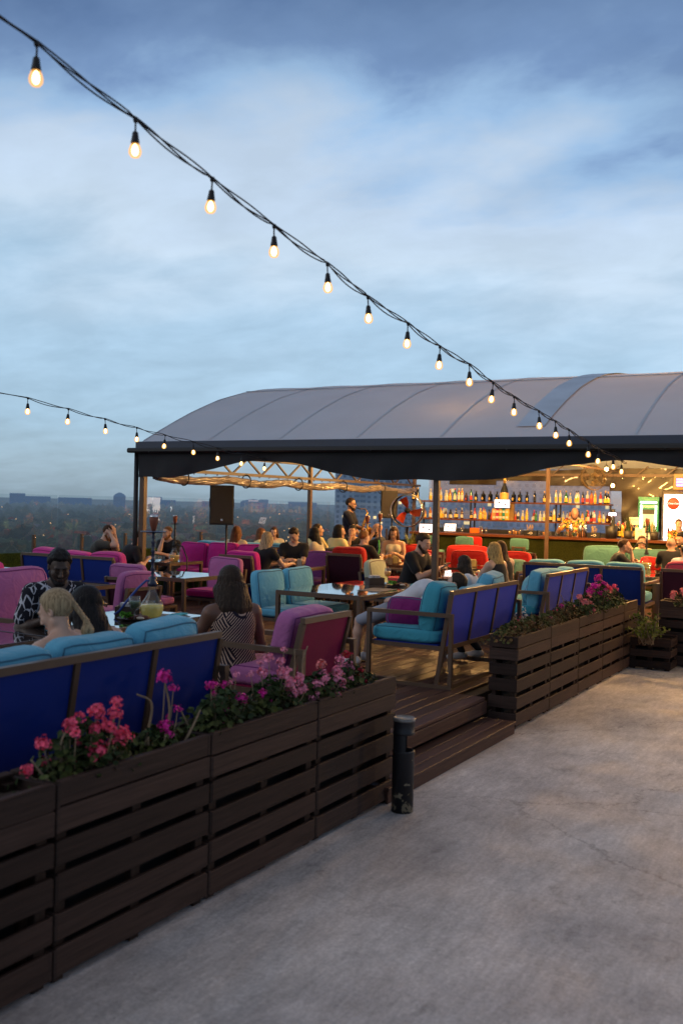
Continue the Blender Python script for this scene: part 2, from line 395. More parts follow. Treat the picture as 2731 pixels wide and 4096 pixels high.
# ------------------------------------------------------------------ ground, deck, step
def mat_concrete():
    m, t, b = nt('concrete_screed')
    tc = N(t, 'ShaderNodeTexCoord')
    def noise(sc_, det=6, rough=.55, st=(1, 1, 1), dist=0.0):
        mp = N(t, 'ShaderNodeMapping'); mp.inputs['Scale'].default_value = st; mp.inputs['Rotation'].default_value = (0, 0, .35)
        n = N(t, 'ShaderNodeTexNoise', i_Scale=sc_, i_Detail=det, i_Roughness=rough, i_Distortion=dist)
        t.links.new(tc.outputs['Object'], mp.inputs['Vector']); t.links.new(mp.outputs[0], n.inputs['Vector']); return n.outputs['Fac']
    def rng(x, a, c, lo, hi):
        r = N(t, 'ShaderNodeMapRange'); r.interpolation_type = 'SMOOTHSTEP'
        for k, v_ in zip(('From Min', 'From Max', 'To Min', 'To Max'), (a, c, lo, hi)): r.inputs[k].default_value = v_
        t.links.new(x, r.inputs['Value']); return r.outputs[0]
    def mul(a, c):
        n = N(t, 'ShaderNodeMath', operation='MULTIPLY'); t.links.new(a, n.inputs[0]); t.links.new(c, n.inputs[1]); return n.outputs[0]
    big = rng(noise(.45, 4, .5), .3, .7, .86, 1.12)
    streak = rng(noise(3.0, 10, .72, (1.2, .55, 1), .5), .3, .72, .80, 1.16)
    dark = mul(rng(noise(2.3, 12, .78, (1, .7, 1), .2), .56, .64, 1.0, .76), rng(noise(5.5, 12, .8, (.8, 1.3, 1), .1), .56, .62, 1.0, .84))
    spec = mul(rng(noise(42, 8, .8), .3, .72, .80, 1.18), rng(noise(9, 10, .8, (2.6, .5, 1)), .32, .68, .84, 1.14))
    pits = rng(noise(22, 6, .7), .64, .72, 1.0, .60)
    pits2 = rng(noise(11, 10, .8), .63, .68, 1.0, 1.3)
    vm = N(t, 'ShaderNodeMapping'); vm.inputs['Rotation'].default_value = (0, 0, .4); t.links.new(tc.outputs['Object'], vm.inputs['Vector'])
    nd = N(t, 'ShaderNodeTexNoise', i_Scale=1.6, i_Detail=8.0, i_Roughness=.7); t.links.new(vm.outputs[0], nd.inputs['Vector'])
    va = N(t, 'ShaderNodeVectorMath', operation='MULTIPLY_ADD'); va.inputs[1].default_value = (.7, .7, 0); t.links.new(nd.outputs['Color'], va.inputs[0]); t.links.new(vm.outputs[0], va.inputs[2])
    vo = N(t, 'ShaderNodeTexVoronoi', i_Scale=.28); vo.feature = 'DISTANCE_TO_EDGE'; t.links.new(va.outputs[0], vo.inputs['Vector'])
    crk = mul(rng(vo.outputs['Distance'], .001, .004, .72, 1.0), pits2); pits2 = crk
    f = mul(mul(mul(big, streak), mul(dark, spec)), mul(pits, pits2))
    mx = N(t, 'ShaderNodeMix', data_type='RGBA'); mx.inputs[6].default_value = (.44, .415, .41, 1); mx.inputs[7].default_value = (.53, .50, .485, 1)
    t.links.new(rng(noise(.9, 8, .65), .38, .62, 0, 1), mx.inputs[0])
    s = N(t, 'ShaderNodeVectorMath', operation='SCALE'); t.links.new(mx.outputs[2], s.inputs[0]); t.links.new(f, s.inputs['Scale'])
    t.links.new(s.outputs[0], b.inputs['Base Color'])
    t.links.new(rng(noise(1.4, 6), .3, .7, .62, .92), b.inputs['Roughness'])
    b.inputs['Specular IOR Level'].default_value = .3
    bp = N(t, 'ShaderNodeBump'); bp.inputs['Strength'].default_value = .5; bp.inputs['Distance'].default_value = .012
    ad = N(t, 'ShaderNodeMath', operation='ADD'); t.links.new(noise(24, 8, .7, (1.3, .5, 1)), ad.inputs[0]); t.links.new(noise(3, 6, .6), ad.inputs[1])
    t.links.new(ad.outputs[0], bp.inputs['Height']); t.links.new(bp.outputs[0], b.inputs['Normal'])
    return m
M_CONC = mat_concrete()
def wood(name, col, along, rough=.62, isl=.3, bump=.25):
    st = {'x': (1.2, 26, 26), 'y': (26, 1.2, 26), 'z': (26, 26, 1.2)}[along]
    return mat(name, col, rough, var=.42, scale=2.2, stretch=st, bump=bump, bscale=6, island=isl, spec=.2)
W_PY = wood('stained_planter_wood_y', L(62, 46, 40), 'y', .6, .42)
W_PX = wood('stained_planter_wood_x', L(57, 43, 38), 'x', .6, .42)
W_PZ = wood('stained_planter_wood_z', L(50, 36, 30), 'z', .6, .42)
W_DY = wood('deck_board_wood', L(82, 58, 51), 'y', .5, .34)
M_DARK = mat('rooftop_void', (.012, .011, .011), .9)
M_BRN = mat('brown_painted_steel', L(88, 68, 54), .42, metal=.0, var=.1, scale=9, bump=.05, spec=.5)
M_BRNX = mat('dark_brown_steel', L(66, 52, 44), .45, var=.1, scale=9)
M_BLK = mat('matte_black', (.012, .012, .014), .5, var=.2)
M_NAVY = mat('navy_valance_cloth', L(22, 23, 29), .75, var=.2, scale=3, bump=.4, bscale=5)
M_GUT = mat('blue_grey_gutter', L(52, 61, 80), .45, var=.12, scale=4)
M_CHROME = mat('polished_steel', (.6, .6, .6), .2, metal=1, var=.06)
M_TURF = mat('artificial_turf', L(62, 78, 34), .9, var=.45, scale=70, bump=.8, bscale=220, spec=.1, col2=L(44, 60, 26))

b = MB(); b.box((0, 8, -.15), (60, 60, .3)); o = b.build('ground', M_CONC); tag(o, kind='structure')
o.location = (20.0-3.0, 0, 0)          # slab reaches from behind the railing to far right
o.location = (17.0, 0, 0)
b = MB()                                # deck: boards run along y, random joints
x = -3.24; r = random.Random(3)
while x > -12.0:
    y = -6.0 + r.uniform(0, 2.5)
    y0 = -6.0
    while y0 < 24.2:
        y1 = min(24.2, y0 + r.uniform(2.6, 3.6))
        yy0, yy1 = y0, y1
        if x > -3.38: yy0, yy1 = max(y0, 5.98), min(y1, 8.46)    # outermost strip only between the planters
        if yy1-yy0 > .2: b.bev((x-.069, (yy0+yy1)/2, DK-.0145), (.134, yy1-yy0-.004, .029), .004)
        y0 = y1
    x -= .139
o = b.build('deck_floor', W_DY); tag(o, kind='structure')
b = MB(); b.box((-7.7, 9.1, (DK-.035)/2), (8.6, 30.2, DK-.035)); tag(b.build('deck_base', M_DARK), kind='structure')
b = MB(); b.bev((-3.232, 7.22, DK-.03-.055), (.024, 2.46, .11), .004); tag(b.build('deck_fascia', W_DY), kind='structure')
# low entrance step
st = empty('wooden_step', (-3.07, 7.17, 0), 0, 'low brown wooden step in front of the deck entrance between planter rows', 'step')
b = MB()
for i in range(3):
    b.bev((.088-.108*i, .0+(.004*i), .11-.014), (.104, 2.5-.01*i, .028), .004)
o = b.build('tread', W_DY, st)
b = MB(); b.bev((.118, 0, .04), (.022, 2.48, .08), .004); b.bev((-.02, 1.225, .04), (.22, .024, .08), .004); b.bev((-.02, -1.225, .04), (.22, .024, .08), .004)
b.build('riser', W_DY, st)

# ------------------------------------------------------------------ turf parapet and wind glass
pw = empty('turf_parapet_wall', (-12.38, 8, 0), math.radians(-4.0), 'low wall covered in green artificial grass under the wind glass', 'wall')
b = MB(); b.box((0, 0, .52), (.36, 34, 1.04)); b.build('core', M_DARK, pw)
b = MB(); b.box((.19, 0, .55), (.02, 34, 1.1)); b.box((-.02, 0, 1.06), (.40, 34, .04)); b.build('turf_cover', M_TURF, pw)
G_WIND = glass('wind_glass', (.90, .95, .97), 2.2, .008, .07)
yy = 9.1; ys = []
rail = empty('glass_wind_screen', (-12.94, 0, 1.08), math.radians(-4.0), 'frameless clear glass wind screen standing on the turf parapet', 'glass railing')
y = -2.0
k = 0
while y < 24.5:
    p = MB(); p.add([(0, y+.012, .02), (0, y+1.988, .02), (0, y+1.988, .94), (0, y+.012, .94)], [(0, 1, 2, 3)]); p.build('glass_panel', G_WIND, rail)
    for q in (.5, 1.5):
        c = MB(); c.bev((.03, y+q, .15), (.05, .05, .30), .004)
        for zq in (.06, .25):
            c.lathe([(.013, 0), (.013, .012), (.006, .014)], 10, (.055, y+q, zq), 1, M=Matrix.Rotation(PI/2, 3, 'Y'))
        c.build('clamp_post', [M_BRN, M_CHROME], rail)
    y += 2.0; k += 1

# ------------------------------------------------------------------ city below
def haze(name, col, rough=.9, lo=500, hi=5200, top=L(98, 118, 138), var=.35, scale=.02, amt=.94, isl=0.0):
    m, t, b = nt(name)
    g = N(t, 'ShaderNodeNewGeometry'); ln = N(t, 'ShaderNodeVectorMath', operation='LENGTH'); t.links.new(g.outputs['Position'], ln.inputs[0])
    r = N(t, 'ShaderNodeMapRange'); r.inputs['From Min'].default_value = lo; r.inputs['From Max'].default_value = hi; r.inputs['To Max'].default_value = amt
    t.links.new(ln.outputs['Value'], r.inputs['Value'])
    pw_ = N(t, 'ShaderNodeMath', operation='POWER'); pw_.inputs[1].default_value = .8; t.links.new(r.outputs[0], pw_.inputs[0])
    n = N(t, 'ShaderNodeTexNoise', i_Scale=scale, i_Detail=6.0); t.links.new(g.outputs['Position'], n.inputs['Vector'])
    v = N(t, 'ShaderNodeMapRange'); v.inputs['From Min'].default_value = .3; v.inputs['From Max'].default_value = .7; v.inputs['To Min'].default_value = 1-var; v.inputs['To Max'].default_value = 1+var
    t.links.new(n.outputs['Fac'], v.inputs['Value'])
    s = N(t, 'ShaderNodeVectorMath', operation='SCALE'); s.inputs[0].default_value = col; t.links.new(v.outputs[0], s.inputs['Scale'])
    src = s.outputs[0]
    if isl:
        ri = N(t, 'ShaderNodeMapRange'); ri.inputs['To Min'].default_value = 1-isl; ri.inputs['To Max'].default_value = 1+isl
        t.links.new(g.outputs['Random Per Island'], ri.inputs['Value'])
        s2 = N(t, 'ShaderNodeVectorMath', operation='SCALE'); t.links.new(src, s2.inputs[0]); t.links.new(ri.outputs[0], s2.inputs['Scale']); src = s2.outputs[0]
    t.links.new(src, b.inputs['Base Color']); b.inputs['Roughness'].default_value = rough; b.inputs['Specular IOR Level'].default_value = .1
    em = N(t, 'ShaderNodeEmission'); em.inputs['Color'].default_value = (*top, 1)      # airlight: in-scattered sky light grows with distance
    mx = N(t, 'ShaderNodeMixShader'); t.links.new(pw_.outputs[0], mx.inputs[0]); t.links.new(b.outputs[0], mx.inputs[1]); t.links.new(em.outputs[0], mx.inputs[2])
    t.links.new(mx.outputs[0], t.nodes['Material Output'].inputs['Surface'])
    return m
GZ = -50.0
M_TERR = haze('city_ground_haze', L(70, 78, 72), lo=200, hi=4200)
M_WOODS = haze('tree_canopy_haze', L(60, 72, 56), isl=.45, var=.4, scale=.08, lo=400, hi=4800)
b = MB(); n = 96
ring = [0, 300, 700, 1200, 2000, 3200, 5200, 9000, 22000]
vs = [(0, 0, GZ)]; fs = []
for r_ in ring[1:]:
    for j in range(n):
        a = 2*PI*j/n; vs.append((r_*math.cos(a), r_*math.sin(a), GZ + (0 if r_ < 3000 else NR.uniform(0, 6))))
for j in range(n): fs.append((0, 1+j, 1+(j+1) % n))
for i in range(len(ring)-2):
    for j in range(n): fs.append((1+i*n+j, 1+(i+1)*n+j, 1+(i+1)*n+(j+1) % n, 1+i*n+(j+1) % n))
b.add(vs, fs); tag(b.build('city_terrain', M_TERR), kind='structure')
# far-off tree masses read as one canopy: one "stuff" object of clumps
def ico(sub=1):
    import bmesh
    bm = bmesh.new(); bmesh.ops.create_icosphere(bm, subdivisions=sub, radius=1)
    V = np.array([v.co[:] for v in bm.verts]); F = np.array([[v.index for v in f.verts] for f in bm.faces]); bm.free(); return V, F
IV, IF = ico(2); I1V, I1F = ico(1)
Vs, Fs = [], []; off = 0
for i in range(3600):
    px = NR.uniform(-250, 1900); d = 620*math.exp(NR.uniform(0, 1.95))
    x, y = gxy(px, d); x += NR.normal()*12; y += NR.normal()*12
    if math.sin(x*.011)+math.sin(y*.013+1) < -.75 and NR.random() < .85: continue
    s = NR.uniform(4.5, 9)*(1+d/2600)
    v = IV if d < 1100 else I1V; f_ = IF if d < 1100 else I1F
    dn = 1+.32*NR.normal(size=(len(v), 1))*.6
    Vs.append(v*dn*np.array([s, s, s*NR.uniform(.7, 1.1)]) + np.array([x, y, GZ+s*.55])); Fs.append(f_+off); off += len(v)
tag(np_obj('distant_tree_canopy', np.vstack(Vs), np.vstack(Fs), M_WOODS, smooth=False), kind='stuff')
M_HW = [haze('far_house_wall_%d' % i, c, lo=700) for i, c in enumerate([L(196, 190, 184), L(150, 128, 112), L(122, 126, 132)])]
M_HR = [haze('far_house_roof_%d' % i, c, lo=700) for i, c in enumerate([L(150, 78, 66), L(98, 100, 108), L(120, 66, 58)])]
M_HL = emission('far_window_light', (1, .62, .25), 3.0)
def house(px, d, rz, w_, l_, h_, wi, ri):
    x, y = gxy(px, d)
    r = empty('far_house', (x, y, GZ), rz, 'small pitched-roof house half hidden among the dark trees beyond the glass', 'house', 'houses among the far trees')
    q = MB(); q.box((0, 0, h_/2), (w_, l_, h_)); q.build('wall', M_HW[wi], r)
    q = MB(); e = .6; rh = w_*.38
    vs = [(-w_/2-e, -l_/2-e, h_-.3), (w_/2+e, -l_/2-e, h_-.3), (w_/2+e, l_/2+e, h_-.3), (-w_/2-e, l_/2+e, h_-.3), (0, -l_/2-e, h_+rh), (0, l_/2+e, h_+rh)]
    q.add(vs, [(0, 3, 5, 4), (1, 4, 5, 2), (0, 4, 1), (2, 5, 3), (0, 1, 2, 3)]); q.build('roof', M_HR[ri], r)
    q = MB(); q.box((0, -l_/2-.02, h_*.5), (1.4, .1, 1.5)); q.build('window', M_HL, r)
for i in range(90):
    house(RND.uniform(-60, 1500), 800*math.exp(RND.uniform(0, 1.05)), RND.uniform(0, PI), RND.uniform(9, 15), RND.uniform(12, 24), RND.uniform(7, 12), RND.randrange(3), RND.randrange(3))
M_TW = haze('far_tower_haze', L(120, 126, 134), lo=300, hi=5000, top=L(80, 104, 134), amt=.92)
for i, (px, d, w_, h_) in enumerate([(70, 4600, 65, 62), (150, 4800, 120, 50), (478, 4700, 52, 62), (590, 4900, 40, 60), (630, 4800, 38, 60), (640, 5200, 160, 46),
                        (1055, 4900, 42, 60), (1010, 5000, 120, 46), (1190, 4700, 90, 52), (1240, 4600, 60, 50), (300, 4900, 160, 47), (860, 4300, 110, 46)]):
    x, y = gxy(px, d); r = empty('far_tower_block', (x, y, GZ), 0, 'hazy blue-grey block rising on the far city skyline', 'tower block', 'towers on the far skyline')
    q = MB(); q.box((0, 0, h_/2), (w_, 24, h_), rz=YAW)
    if i in (2, 7): q.lathe([(w_*.5, 0), (w_*.42, 6), (w_*.2, 12), (.1, 15)], 12, (0, 0, h_))
    q.build('tower_shell', M_TW, r)
Vs, Fs = [], []; off = 0
for i in range(170):
    px = NR.uniform(-100, 1600); d = 900*math.exp(NR.uniform(0, 1.5)); x, y = gxy(px, d); s = d*NR.uniform(.0002, .0006)
    Vs.append(I1V*s + np.array([x, y, GZ+NR.uniform(6, 16)])); Fs.append(I1F+off); off += len(I1V)
tag(np_obj('city_lights', np.vstack(Vs), np.vstack(Fs), emission('city_light', (1, .55, .22), 2.2), smooth=True), kind='stuff')
# apartment block beyond the back of the terrace
def apartment(px0, px1, d, label, base=GZ, top=36, cols=13, wallc=L(128, 138, 152), gc=L(70, 82, 98), ap=.7, tp=L(104, 128, 158)):
    (x0, y0), (x1, y1) = gxy(px0, d), gxy(px1, d)
    wd = math.hypot(x1-x0, y1-y0); r = empty('apartment_block', (x0, y0, base), YAW, label, 'apartment block')
    H = top-base
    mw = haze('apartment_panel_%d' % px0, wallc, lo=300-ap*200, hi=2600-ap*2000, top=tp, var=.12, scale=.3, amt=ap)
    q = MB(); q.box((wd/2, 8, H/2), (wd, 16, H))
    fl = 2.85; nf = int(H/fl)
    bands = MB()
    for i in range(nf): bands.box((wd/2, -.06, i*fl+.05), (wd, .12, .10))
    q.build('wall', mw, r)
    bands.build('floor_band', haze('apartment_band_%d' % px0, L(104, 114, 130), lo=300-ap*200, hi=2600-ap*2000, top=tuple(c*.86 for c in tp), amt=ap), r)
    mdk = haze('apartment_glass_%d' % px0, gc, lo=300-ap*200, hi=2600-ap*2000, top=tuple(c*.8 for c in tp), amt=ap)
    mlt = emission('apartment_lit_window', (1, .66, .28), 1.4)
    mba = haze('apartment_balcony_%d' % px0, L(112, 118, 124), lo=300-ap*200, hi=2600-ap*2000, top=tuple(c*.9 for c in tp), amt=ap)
    win = MB(); lit = MB(); bal = MB(); cw = wd/cols; k = 0
    for i in range(int((30-base-12)/fl*0), nf):
        zc = i*fl
        if base+zc < -32: continue
        for c in range(cols):
            cx = (c+.5)*cw; tgt = lit if RND.random() < .07 else win
            if c in (3, 4, 8, 9):
                bal.box((cx, -.7, zc+.65), (cw*.96, 1.3, 1.15)); tgt.box((cx, -.1, zc+1.9), (cw*.85, .2, 1.3))
            else: tgt.box((cx, -.1, zc+1.55), (cw*.46, .2, 1.5))
    for nm, mm, mt in (('window', win, mdk), ('lit_window', lit, mlt), ('balcony', bal, mba)):
        if mm.v:
            o = mm.build(nm, mt, r); tag(o, kind='stuff')
apartment(1338, 1660, 560, 'grey panel apartment block with balconies seen behind the saxophone player')
apartment(1735, 2440, 430, 'pale blue-grey apartment block seen through the clear sheet behind the bar', cols=24, wallc=L(158, 170, 188), gc=L(138, 152, 174), ap=.86, tp=L(146, 162, 184))

# ------------------------------------------------------------------ tent
TX0, TX1, TY0, TY1 = -10.3, 6.0, 11.9, 21.9
tz = [(0, 2.87), (.11, 3.14), (.225, 3.40), (.38, 3.70), (.53, 3.91), (.65, 4.04), (.78, 4.14), (1.0, 4.25)]
def roof_z(s):                          # s in 0..2 across the vault
    s = s if s <= 1 else 2-s
    for (a, za), (c, zc_) in zip(tz, tz[1:]):
        if s <= c: return za+(zc_-za)*(s-a)/(c-a)
    return tz[-1][1]
def mat_membrane():
    m, t, b_ = nt('tent_membrane')
    tc = N(t, 'ShaderNodeTexCoord'); n = N(t, 'ShaderNodeTexNoise', i_Scale=1.3, i_Detail=6.0); t.links.new(tc.outputs['Object'], n.inputs['Vector'])
    v = N(t, 'ShaderNodeMapRange'); v.inputs['To Min'].default_value = .88; v.inputs['To Max'].default_value = 1.1; t.links.new(n.outputs['Fac'], v.inputs['Value'])
    s = N(t, 'ShaderNodeVectorMath', operation='SCALE'); s.inputs[0].default_value = (.45, .53, .63); t.links.new(v.outputs[0], s.inputs['Scale'])
    t.links.new(s.outputs[0], b_.inputs['Base Color']); b_.inputs['Roughness'].default_value = .7; b_.inputs['Specular IOR Level'].default_value = .25
    tl = N(t, 'ShaderNodeBsdfTranslucent'); tl.inputs['Color'].default_value = (.5, .46, .42, 1)
    mx = N(t, 'ShaderNodeMixShader'); mx.inputs[0].default_value = .13; t.links.new(b_.outputs[0], mx.inputs[1]); t.links.new(tl.outputs[0], mx.inputs[2])
    t.links.new(mx.outputs[0], t.nodes['Material Output'].inputs['Surface'])
    n2 = N(t, 'ShaderNodeTexNoise', i_Scale=1.7, i_Detail=6.0, i_Distortion=.6); t.links.new(tc.outputs['Object'], n2.inputs['Vector'])
    bp = N(t, 'ShaderNodeBump'); bp.inputs['Strength'].default_value = .25; bp.inputs['Distance'].default_value = .06; t.links.new(n2.outputs['Fac'], bp.inputs['Height']); t.links.new(bp.outputs[0], b_.inputs['Normal'])
    return m
M_MEMB = mat_membrane()
M_SEAM = mat('membrane_seam', L(172, 182, 195), .7, var=.1)
M_BAND = mat('membrane_patch_band', L(178, 190, 206), .6, var=.15, scale=2)
M_YEL = mat('cream_liner', L(206, 186, 140), .8, var=.1, scale=2)
tent = empty('bar_tent', (TX0, TY0, 0), 0, 'long barrel-roofed grey membrane tent with dark scalloped valance over the bar', 'tent')
D2 = (TY1-TY0)
NX, NS = 66, 40
V = np.zeros(((NX+1)*(NS+1), 3))
for i in range(NX+1):
    for j in range(NS+1):
        s = 2*j/NS; xx = (TX1-TX0)*i/NX
        sag = -.012*math.sin(PI*((xx % 1.25)/1.25))*math.sin(PI*j/NS)      # slight sag between the arches
        V[i*(NS+1)+j] = (xx, s/2*D2, roof_z(s)+sag)
F = [(i*(NS+1)+j, (i+1)*(NS+1)+j, (i+1)*(NS+1)+j+1, i*(NS+1)+j+1) for i in range(NX) for j in range(NS)]
np_obj('roof_membrane', V, np.array(F), M_MEMB, tent)
def arc_strip(x0, x1, s0, s1, lift, name, mt, n=26):
    q = MB(); vs = []; fs = []
    for j in range(n+1):
        s = s0+(s1-s0)*j/n
        for xx in (x0, x1): vs.append((xx, s/2*D2, roof_z(s)+lift))
    for j in range(n): fs.append((2*j, 2*j+1, 2*j+3, 2*j+2))
    q.add(vs, fs, 0, True); return q.build(name, mt, tent)
for k in range(13):
    if k in (5,): continue
    arc_strip(1.25*k+.0 if k else .0, 1.25*k+.034, .01, 1.99, .006, 'seam', M_SEAM)
arc_strip(5.95, 6.32, .06, 1.2, .016, 'patch_band', M_BAND)
arc_strip(8.9, 9.0, .02, 1.2, .016, 'patch_band', M_BAND)
q = MB(); q.beam((0, .56*D2/2, roof_z(.56)+.012), (TX1-TX0, .56*D2/2, roof_z(.56)+.012), .05, .008); q.build('long_seam', M_SEAM, tent)
# gable cloths
for gx, nm in ((.02, 'gable_cloth'),):
    q = MB(); vs = []; fs = []
    for j in range(31):
        s = 2*j/30; vs += [(gx, s/2*D2, 2.74), (gx, s/2*D2, max(2.75, roof_z(s)-.02))]
    for j in range(30): fs.append((2*j, 2*j+2, 2*j+3, 2*j+1))
    q.add(vs, fs); q.build(nm, M_MEMB, tent)
# eave band, gutter
q = MB(); q.bev(((TX1-TX0)/2-.02, -.03, 2.82), (TX1-TX0+.1, .05, .11), .01); q.build('eave_band', M_GUT, tent)
q = MB(); q.bev(((TX1-TX0)/2+.03, -.10, 2.735), (TX1-TX0+.38, .12, .075), .02); q.build('gutter', M_BLK, tent)
q = MB()
for k in range(9): q.beam((.3+1.9*k, -.17, 2.70), (.3+1.9*k, -.0, 2.79), .02, .02)
q.build('gutter_bracket', M_BLK, tent)
# valance: bottom edge scallops up between the posts
def val_z(xx):                          # local x from the left corner
    p = (xx-2.35)/5.0; d = abs(p-round(p))*5.0          # distance from nearest apex
    if d < 1.75: e = .5+.5*math.cos(PI*d/1.75); return 2.325+.25*e**.8
    return 2.325
q = MB(); vs = []; fs = []; n = 160; rows = 7
for i in range(n+1):
    xx = (TX1-TX0)*i/n; zb = val_z(xx)+.008*math.sin(xx*7); 
    for j in range(rows+1):
        f_ = j/rows; vs.append((xx, -.06+.022*math.sin(xx*5.3+f_*2)*f_+.012*math.sin(xx*17+3*f_)*f_, 2.74-(2.74-zb)*f_))
for i in range(n):
    for j in range(rows): a = i*(rows+1)+j; fs.append((a, a+1, a+rows+2, a+rows+1))
q.add(vs, fs, 0, True); q.build('valance', M_NAVY, tent)
# posts, side truss, rear purlin
def post(px, py, nm='post', w_=.075, z1=2.74):
    q = MB(); q.bev((px-TX0, py-TY0, (DK+z1)/2), (w_, w_, z1-DK), .006)
    q.bev((px-TX0, py-TY0, DK+.008), (w_*2.4, w_*2.4, .016), .004); return q.build(nm, M_BRN, tent)
post(TX0+.04, TY0+.03, w_=.09); post(-5.32, TY0+.05); post(TX0+.1, 16.8); post(TX0+.1, 21.6); post(-6.33, 19.75, w_=.068, z1=3.6); post(-.3, TY0+.05)
q = MB(); q.tube([(-.055, -.03, 2.70), (-.055, -.03, .32)], .036, 10); q.build('downpipe', M_BLK, tent)
q = MB()
q.beam((.1, 0, 2.74), (.1, D2, 2.74), .05, .05); q.beam((.1, 0, 2.46), (.1, D2, 2.46), .05, .05)
for k in range(22): q.beam((.1, D2*k/22, 2.46 if k % 2 else 2.74), (.1, D2*(k+1)/22, 2.74 if k % 2 else 2.46), .03, .03)
q.build('side_truss', M_BRNX, tent)
q = MB()
q.beam((0, D2-.1, 2.74), (TX1-TX0, D2-.1, 2.74), .06, .06)
for k in range(14): q.beam((k*1.25, D2-.1, 2.80), (k*1.25, .05, 2.80), .03, .03) if k % 4 == 0 else None
for k in range(0, 26): q.beam((.3+k*.62, D2-.14, 2.74), (.3+(k+.5)*.62, D2-.14, 2.98 if k % 1 == 0 else 2.74), .02, .02)
q.beam((0, D2-.14, 2.98), (TX1-TX0, D2-.14, 2.98), .045, .045)
q.build('rear_truss', M_BRN, tent)
# rolled-up clear side curtain with rings
M_PLAS = mat('rolled_clear_plastic', L(112, 102, 96), .18, var=.5, scale=3, stretch=(1, 1, 1), bump=.9, bscale=3.5, spec=.8, coat=.5)
q = MB()
for st_ in range(8):
    pts = []; rr = []; rgc = random.Random(st_); ph = st_*PI/4
    for k in range(110):
        f_ = k/109; pts.append((.14+.05*math.cos(ph+k*.16+.5*math.sin(k*.7+st_)), .2+f_*(D2-.5), 2.355-.05*abs(math.sin(f_*PI*5))+.045*math.sin(ph+k*.16))); rr.append(.026+.012*math.sin(k*.9+st_*2)*rgc.uniform(.3, 1))
    q.tube(pts, rr, 7)
q.build('rolled_curtain', M_PLAS, tent)
for k in range(6):
    yk = .9+k*1.75; q = MB(); q.tube([(.14+.1*math.cos(a), yk, 2.34+.115*math.sin(a)) for a in [2*PI*i/14 for i in range(15)]], .012, 5); q.build('curtain_tie', M_BLK, tent)
for k in range(30): q = MB(); q.ball((.06, .3+k*.32, 2.43), .017, 4); q.build('eyelet', M_CHROME, tent)
# right side and rear tarps
def mat_tarp():
    m = mat('brown_vinyl_tarp', L(38, 30, 20), .40, var=.35, scale=1.2, bump=1.0, bscale=1.8, spec=.5, coat=.12); return m
M_TARP = mat_tarp()
def tarp(x0, x1, y, z0, z1, name, mt, seed=0, amp=.05, hole=None):
    q = MB(); vs = []; fs = []; nx, nz = int((x1-x0)/.09), 26
    for i in range(nx+1):
        for j in range(nz+1):
            xx = x0+(x1-x0)*i/nx; zz_ = z0+(z1-z0)*j/nz; f_ = j/nz
            d = amp*(math.sin(5.1*(xx-.7*zz_)+seed)*.5+math.sin(9.3*(xx*.5+zz_)+seed*2)*.35+.4*math.sin(13*(xx*.8-zz_*1.1)))*(.35+.65*(1-abs(2*f_-1)))
            vs.append((xx, y+d, zz_-(.06*math.sin(xx/(x1-x0)*9)**2 if j == nz else 0)))
    def inhole(i, j):
        if hole is None: return False
        xx = x0+(x1-x0)*(i+.5)/nx; zz_ = z0+(z1-z0)*(j+.5)/nz; return hole(xx, zz_)
    for i in range(nx):
        for j in range(nz):
            if not inhole(i, j): a = i*(nz+1)+j; fs.append((a, a+nz+1, a+nz+2, a+1))
    q.add(vs, fs, 0, True); return q.build(name, mt, tent)
def hole(xx, zz_):
    u = (xx+TX0 - (-7.6))/2.25
    return abs(u) < 1 and zz_ > 1.0 and zz_ < 2.34+.22*math.sqrt(max(0, 1-u*u))
tarp(.9, TX1-TX0, D2-.06, .3, 2.90, 'rear_tarp', M_TARP, 1, .05, hole)
q = MB(); q.add([(.35, D2-.02, .9), (5.05, D2-.02, .9), (5.05, D2-.02, 2.62), (.35, D2-.02, 2.62)], [(0, 1, 2, 3)]); q.build('clear_window_sheet', glass('clear_sheet', (.66, .76, .90), .7, .10, .50), tent)
for k in range(26): q = MB(); q.tube([(5.0+k*.42+.022*math.cos(a), D2-.16, 2.68+.026*math.sin(a)) for a in [2*PI*i/10 for i in range(11)]], .006, 5); q.build('tarp_ring', M_CHROME, tent)
# cream inner liner under the roof near the bar (lit by the lamps)
# ------------------------------------------------------------------ furniture (local: sits facing +Y, back at y=0, width along x)
C_BLUE = fabric('light_blue_fabric', (.115, .385, .55)); C_TEAL = fabric('teal_fabric', (.05, .30, .40)); C_LIL = fabric('lilac_fabric', (.40, .125, .31))
C_MAG = fabric('magenta_fabric', (.52, .015, .24)); C_PINK = fabric('pink_fabric', (.60, .05, .27)); C_RED = fabric('red_fabric', (.44, .012, .011))
C_SAGE = fabric('sage_fabric', (.062, .165, .14)); C_ROSE = fabric('rose_fabric', (.55, .06, .12)); C_VIO = fabric('violet_fabric', (.20, .06, .30)); C_LITCREAM = fabric('warm_lit_cream_fabric', (.42, .46, .36))
C_PLUM = fabric('plum_fabric', (.20, .012, .13)); C_CORAL = fabric('coral_fabric', (.70, .10, .07))
P_BLUE = mat('blue_batyline_panel', L(10, 42, 124), .6, var=.12, scale=3, bump=.25, bscale=420, spec=.25)
P_LAV = mat('lavender_blue_panel', L(46, 64, 180), .6, var=.12, scale=3, bump=.25, bscale=420, spec=.25)
P_MAR = mat('maroon_batyline_panel', L(124, 16, 62), .6, var=.14, scale=3, bump=.25, bscale=420, spec=.25)
P_WINE = mat('wine_batyline_panel', L(52, 14, 36), .6, var=.14, scale=3, bump=.25, bscale=420, spec=.25)
